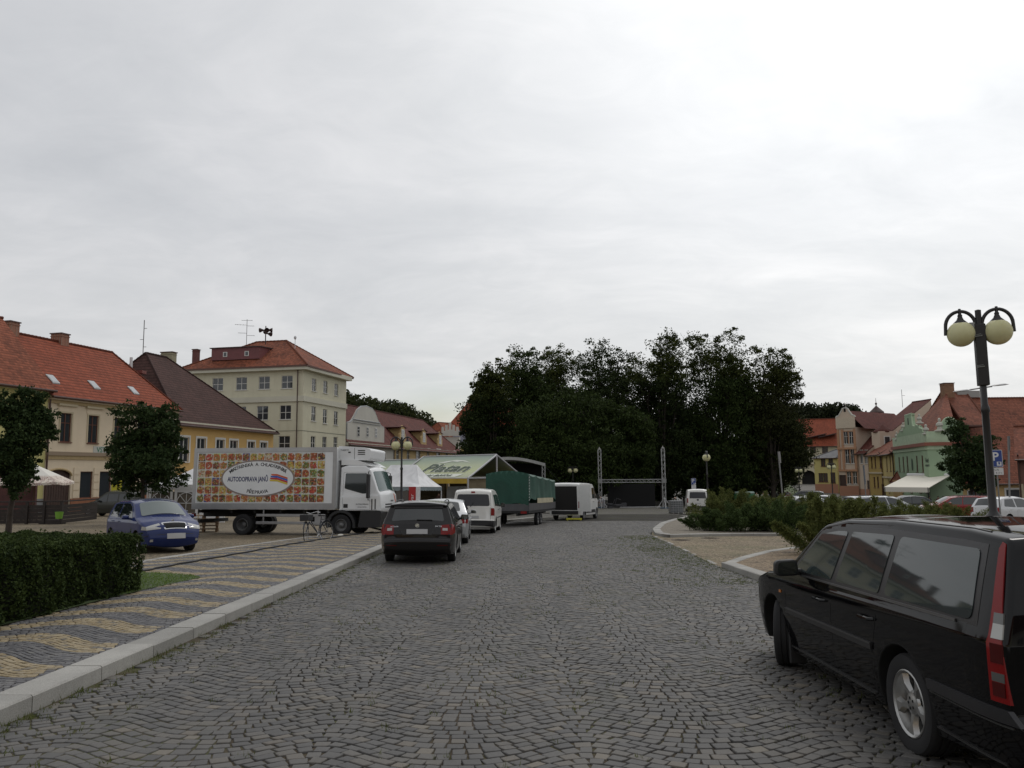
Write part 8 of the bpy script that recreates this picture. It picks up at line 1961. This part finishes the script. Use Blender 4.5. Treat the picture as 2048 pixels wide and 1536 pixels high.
for px,y,lab in ((62,46.5,'dark café table with pale napkins under the patterned parasol'),(20,46.5,'dark café table with a red cloth at the left edge of the photo')):
    x_=XA(px,y); g=thing('cafe_table',lab,'table',loc=(x_,y,GZ(x_,y)),group='café tables on the terrace'); mb=MB(); mb.box((0,0,.74),(1.5,.8,.05)); mb.build('tabletop',m_dw if px>40 else M('cloth_red',(.28,.04,.03),.8),g)
    for sx_ in (-1,1):
        for sy_ in (-1,1): mb=MB(); mb.box((sx_*.65,sy_*.3,.36),(.06,.06,.72)); mb.build('leg',m_dw,g)
    for sx_ in (-1,1):
        b=thing('bench','dark bench '+('in front of' if sx_<0 else 'behind')+' the '+('napkin' if px>40 else 'red-clothed')+' café table','bench',loc=(x_,y+sx_*.75,GZ(x_,y+sx_*.75)),group='benches on the terrace'); mb=MB(); mb.box((0,0,.45),(1.5,.3,.05)); mb.build('seat',m_dw,b)
        for q in (-1,1): mb=MB(); mb.box((q*.6,0,.22),(.06,.26,.44)); mb.build('leg',m_dw,b)
mb=MB(); mb.box((0,0,1.55),(4.6,.2,3.0)); o=mb.build('garden_screen',M('wine_wood',(.075,.022,.018),.7,nz=.3,ns=3)); x_=XA(2,50); o.location=(x_,50,GZ(x_,50)); tag(o,'wine-red wooden screen behind the terrace under the left tree','screen')
# yellow notice by the second tree, pallets behind the truck
x_=XA(234,58.5); g=thing('notice_board','yellow advertising board with dark writing beside the street tree','sign',loc=(x_,58.5,GZ(x_,58.5)),rz=.15); z_=TOZ(234,971,58.5)-g.location.z
mb=MB(); mb.box((0,0,z_),(.75,.05,.75)); mb.build('panel',M('notice_yellow',(.50,.46,.03),.6),g); mb=MB(); mb.tube([(0,.05,0),(0,.05,z_+.3)],.03,6); mb.build('post',m_post,g); mb=MB(); flat_text(mb,'OBĚDY',.16,0,z_+.1,-.03,.004); flat_text(mb,'od 10 h',.14,0,z_-.12,-.03); mb.build('lettering',MC['ink'],g)
def pallet(lab,x,y,yaw,k):
    g=thing('pallet',lab,'pallet',mat=gmat(x,y,yaw,.145*k),group='wooden pallets stacked behind the truck'); mb=MB()
    for a in (-.5,-.25,0,.25,.5): mb.box((0,a*.72*1.0,.133),(1.2,.12,.022))
    for a in (-.54,0,.54): mb.box((a,0,.011),(.1,.8,.022)); mb.box((a,0,.115),(.1,.8,.014))
    mb.build('boards',M('pallet_wood',(.20,.13,.075),.9,nz=.3,ns=5),g); mb=MB()
    for a in (-.54,0,.54):
        for b in (-.35,0,.35): mb.box((a,b,.065),(.1,.1,.086))
    mb.build('blocks',MC['pallet_wood'],g)
px_,py_=XA(396,33.6),34.4
for k,w_ in enumerate(('lowest','second','third','fourth','topmost')): pallet(f'weathered wooden pallet, {w_} of the stack behind the truck tail',px_,py_,.3+.05*(k%2),k)
# dark waste bin by the green kiosk
x_=XA(1488,100); g=thing('kiosk','small green recycling bank with two pale lids under the trees','container',loc=(x_,100,GZ(x_,100)))
mb=MB(); mb.box((-.65,0,.75),(1.15,1.1,1.5),bev=.1); mb.box((.65,0,.75),(1.15,1.1,1.5),bev=.1); mb.build('body',M('bin_green',(.015,.12,.05),.5),g); mb=MB(); mb.box((-.65,0,1.65),(1.0,1.0,.3),bev=.1); mb.box((.65,0,1.65),(1.0,1.0,.3),bev=.1); mb.build('lid',M('bin_pale',(.35,.45,.40),.5),g)
# small stone lump on the kerb
x_,y_=G(681,1077); mb=MB(); bmv=blobpts((0,0,0),(.1,.1,.05),0) ; mb.lathe([(0,0),(.09,.01),(.12,.04),(.08,.08),(0,.09)],9); o=mb.build('crumpled_paper',M('paper',(.6,.58,.52),.9)); o.location=(x_,y_,GZ(x_,y_)+.08); tag(o,'small pale crumpled scrap lying at the parking kerb near the truck','litter')
# ================= PARKED CARS RIGHT, PEOPLE, HOUSES BEHIND THE CAMERA =================
SAL=[o for o in bpy.data.objects if o.parent is None and o.name.startswith('saloon_car')][0]
EST=[o for o in bpy.data.objects if o.parent is None and o.get('label','').startswith('dark grey-black estate')][0]
PG='cars parked on the right side behind the shrubs'
psil=MC['silver_paint']; pred=paint('red_paint',(.22,.012,.012),0,.35,.05,(.1,.05,.04),.2); pwh=paint('white_paint',(.58,.59,.60),0,.35,.08); pdk=paint('anthracite_paint',(.018,.02,.022),0,.35,.05,(.04,.04,.04),.2); pgr=paint('grey_paint',(.13,.14,.15),.4,.35,.08)
def pc(src,px,y,yaw,wr,lab,pt,name='parked_car'): return copy_car(src,name,lab,XA(px,y),y,yaw,wr,paint_=pt,group=PG,cat='car')
pc(SAL,1640,45,172,.95,'silver car whose pale roof arc shows left of the longer silver car',psil)
pc(EST,1720,46.5,2,1.03,'long silver estate car side-on behind the shrubs, its roof line the longest',psil)
pc(SAL,1845,55,170,.95,'dark car with a light roof edge between the silver estate and the red car',pdk)
pc(EST,1955,49,168,1.03,'red estate car with a bright windscreen behind the twiggy shrub',pred)
pc(HATCH,1982,40,25,.73,'white hatchback parked beside the near lamp post, its tail to the left',pwh)
pc(SAL,1610,52,168,.95,'low grey car with only a thin shiny roof curve showing below the off-road car',pgr)
pc(KANG,1632,72,155,.75,'dark off-road car parked near the lamp with two globes before the yellow house',pdk)
pc(HATCH,1652,64,160,.73,'small white car with red tail beside the dark off-road car',pwh)
pc(HATCH,1569,122,95,.73,'distant red car driving up the street to the archway',pred)
pc(EST,1545,118,100,1.03,'distant dark car in the shade of the trees left of the red one',pdk)
# ---- people, far off: one continuous skinned body each
def person(lab,x,y,yaw,top,legs,pose='stand',h=1.72,hair=(.03,.02,.015),seatz=0.,grp=None):
    g=thing('person',lab,'person',loc=(x,y,GZ(x,y)),rz=yaw,group=grp); s=h/1.72
    J={'pel':(0,0,.95),'sp':(0,.01,1.15),'ch':(0,.0,1.36),'nk':(0,0,1.48),'hd':(0,.02,1.56),'ht':(0,.02,1.68),
       'sl':(-.17,0,1.40),'el':(-.23,.02,1.13),'wl':(-.22,.12,.90),'fl':(-.21,.16,.80),'sr':(.17,0,1.40),'er':(.23,.02,1.13),'wr':(.22,.14,.90),'fr':(.21,.18,.80),
       'hl':(-.09,0,.90),'kl':(-.10,.03,.50),'al':(-.11,0,.09),'tl':(-.12,.14,.03),'hr':(.09,0,.90),'kr':(.10,.0,.50),'ar':(.11,-.06,.09),'tr':(.12,.08,.03)}
    if pose=='sit':
        for k in J:
            x_,y_,z_=J[k]; J[k]=(x_,y_,z_-.45)
        J.update(kl=(-.11,.42,.50),al=(-.11,.42,.09),tl=(-.11,.56,.03),kr=(.11,.42,.50),ar=(.11,.42,.09),tr=(.11,.56,.03),el=(-.23,.1,.72),wl=(-.15,.34,.74),fl=(-.12,.42,.74),er=(.23,.1,.72),wr=(.15,.34,.74),fr=(.12,.42,.74))
    if pose=='bend':
        J.update(sp=(0,.15,1.08),ch=(0,.36,1.16),nk=(0,.46,1.18),hd=(0,.54,1.18),ht=(0,.64,1.14),sl=(-.17,.38,1.16),sr=(.17,.38,1.16),el=(-.2,.44,.9),er=(.2,.44,.9),wl=(-.18,.52,.66),wr=(.18,.52,.66),fl=(-.17,.56,.58),fr=(.17,.56,.58))
    R_={'pel':.13,'sp':.12,'ch':.145,'nk':.055,'hd':.085,'ht':.07,'sl':.06,'el':.045,'wl':.03,'fl':.03,'sr':.06,'er':.045,'wr':.03,'fr':.03,'hl':.09,'kl':.065,'al':.045,'tl':.04,'hr':.09,'kr':.065,'ar':.045,'tr':.04}
    E=[('pel','sp'),('sp','ch'),('ch','nk'),('nk','hd'),('hd','ht'),('ch','sl'),('sl','el'),('el','wl'),('wl','fl'),('ch','sr'),('sr','er'),('er','wr'),('wr','fr'),('pel','hl'),('hl','kl'),('kl','al'),('al','tl'),('pel','hr'),('hr','kr'),('kr','ar'),('ar','tr')]
    K=list(J); me=bpy.data.meshes.new('body'); me.from_pydata([tuple(c*s for c in J[k]) for k in K],[(K.index(a),K.index(b)) for a,b in E],[]); o=bpy.data.objects.new('body',me); COL.objects.link(o)
    md=o.modifiers.new('s','SKIN'); sv=me.skin_vertices[0].data
    for i,k in enumerate(K): sv[i].radius=(R_[k]*s,R_[k]*s*(.8 if k in('pel','sp','ch') else 1)); sv[i].use_root=(k=='pel')
    o.modifiers.new('u','SUBSURF').levels=1
    dg=bpy.context.evaluated_depsgraph_get(); m2=bpy.data.meshes.new_from_object(o.evaluated_get(dg)); bpy.data.objects.remove(o)
    b=bpy.data.objects.new('body',m2); link(b,g); m2.materials.clear()
    for mt_ in (M('skin',(.42,.25,.18),.6),M('top_%d_%d_%d'%tuple(int(c*99) for c in top),top,.8),M('legs_%d_%d_%d'%tuple(int(c*99) for c in legs),legs,.8),M('shoe',(.02,.02,.02),.6)): m2.materials.append(mt_)
    nkz=J['nk'][2]*s; hz=J['hl'][2]*s
    for p in m2.polygons:
        c=p.center; d_h=(c-Vector(J['hd'])*s).length; d_hand=min((c-Vector(J[k])*s).length for k in('fl','fr','wl','wr'))
        p.material_index=0 if (d_h<.13*s or d_hand<.09*s) else (3 if c.z<.1*s else (2 if c.z<hz+.02 else 1)); p.use_smooth=True
    mb=MB(); hc=Vector(J['ht'])*s+Vector((0,-.02,-.03)); mb.lathe([(.098*math.sin(math.pi*k/10),.098*math.cos(math.pi*k/10)) for k in range(7)],12,mat=Matrix.Translation(hc)); mb.build('hair',M('hair_%d'%int(hair[0]*100),hair,.8),g,smooth=60)
    return g
PP='people far off on the square'
person('person in a grey top standing under the trees beyond the leaning grey post',XA(1534,90),90,.5,(.18,.20,.24),(.04,.05,.09),grp=PP)
person('person in a white top and olive trousers under the trees, right of a thin trunk',XA(1525,92),92,-.4,(.5,.48,.45),(.16,.15,.06),grp=PP)
person('person in a pale shirt standing alone left of the pair under the trees',XA(1512,93),93,.2,(.42,.42,.36),(.10,.10,.09),grp=PP)
person('person in a white shirt bending over behind the grey mesh container',XA(1358,75),75,2.0,(.55,.54,.52),(.28,.04,.04),'bend',grp=PP)
person('person dressed in white working beside the left truss tower',XA(1206,83),83,2.4,(.5,.5,.52),(.3,.3,.32),'bend',grp=PP)
SP='guests sitting under the cream awning'
for i,(px,lab,c) in enumerate(((1856,'guest in black sitting beside the front awning post',(.02,.02,.02)),(1868,'guest in dark red seated second from the awning post',(.12,.03,.03)),(1884,'guest in dark blue seated third from the awning post',(.02,.03,.06)),(1898,'guest in grey sitting nearest the street tree',(.08,.08,.08)))):
    x_=XA(px,86); y_=86-.6*(i%2); g=person(lab,x_,y_,2.9,c,(.03,.03,.04),'sit',grp=SP)
    b=thing('chair','dark café chair under the guest '+lab.split(' ',1)[1],'chair',loc=(x_,y_,GZ(x_,y_)),rz=2.9,group='café chairs under the awning'); mb=MB(); mb.box((0,.05,.42),(.44,.44,.04)); mb.build('seat',m_blackp,b); mb=MB(); mb.box((0,-.2,.68),(.44,.04,.45)); mb.build('backrest',m_blackp,b)
    for q in ((-.19,-.15),(.19,-.15),(-.19,.24),(.19,.24)): mb=MB(); mb.box((q[0],q[1],.2),(.03,.03,.4)); mb.build('leg',m_blackp,b)
# person with red shirt in the marquee
person('person in a dark top standing in the shade of the marquee opening',XA(878,62),62,0,(.10,.05,.04),(.03,.03,.05),grp=PP)
# ---- the near side of the square, behind the camera (seen only in reflections)
for i,(xa,xb,yy,ze_,zr_,lab,wm,rm) in enumerate(((-46,-27,-20,7.5,12,'cream row house behind the camera on the left',m_beige,m_brown),(-26.8,-9,-23,8.5,13.5,'ochre row house behind the camera, second from the left',m_ochre,m_marn),(-8.8,8,-24,9.5,14,'pale green row house straight behind the camera',m_pgreen,m_redold),(8.2,24,-24,8,13,'pale grey row house behind the camera to the right',m_pgrey,m_brown),(24.2,44,-21,8.6,13.5,'warm yellow row house behind the camera at the far right',m_yel2,m_oldred))):
    H=House('row_house',lab,(xb,yy),(xa,yy),11,ze_,wm,group='row of houses behind the camera'); n_=5; ops=[((k+.5)*H.L/n_,z_,1.1,1.8) for k in range(n_) for z_ in (1.2,5.0)]; H.walls(ops)
    for o in ops: H.window(*o,m_wframe,2,.6,r=.12)
    H.roof(zr_,rm,over=.5)
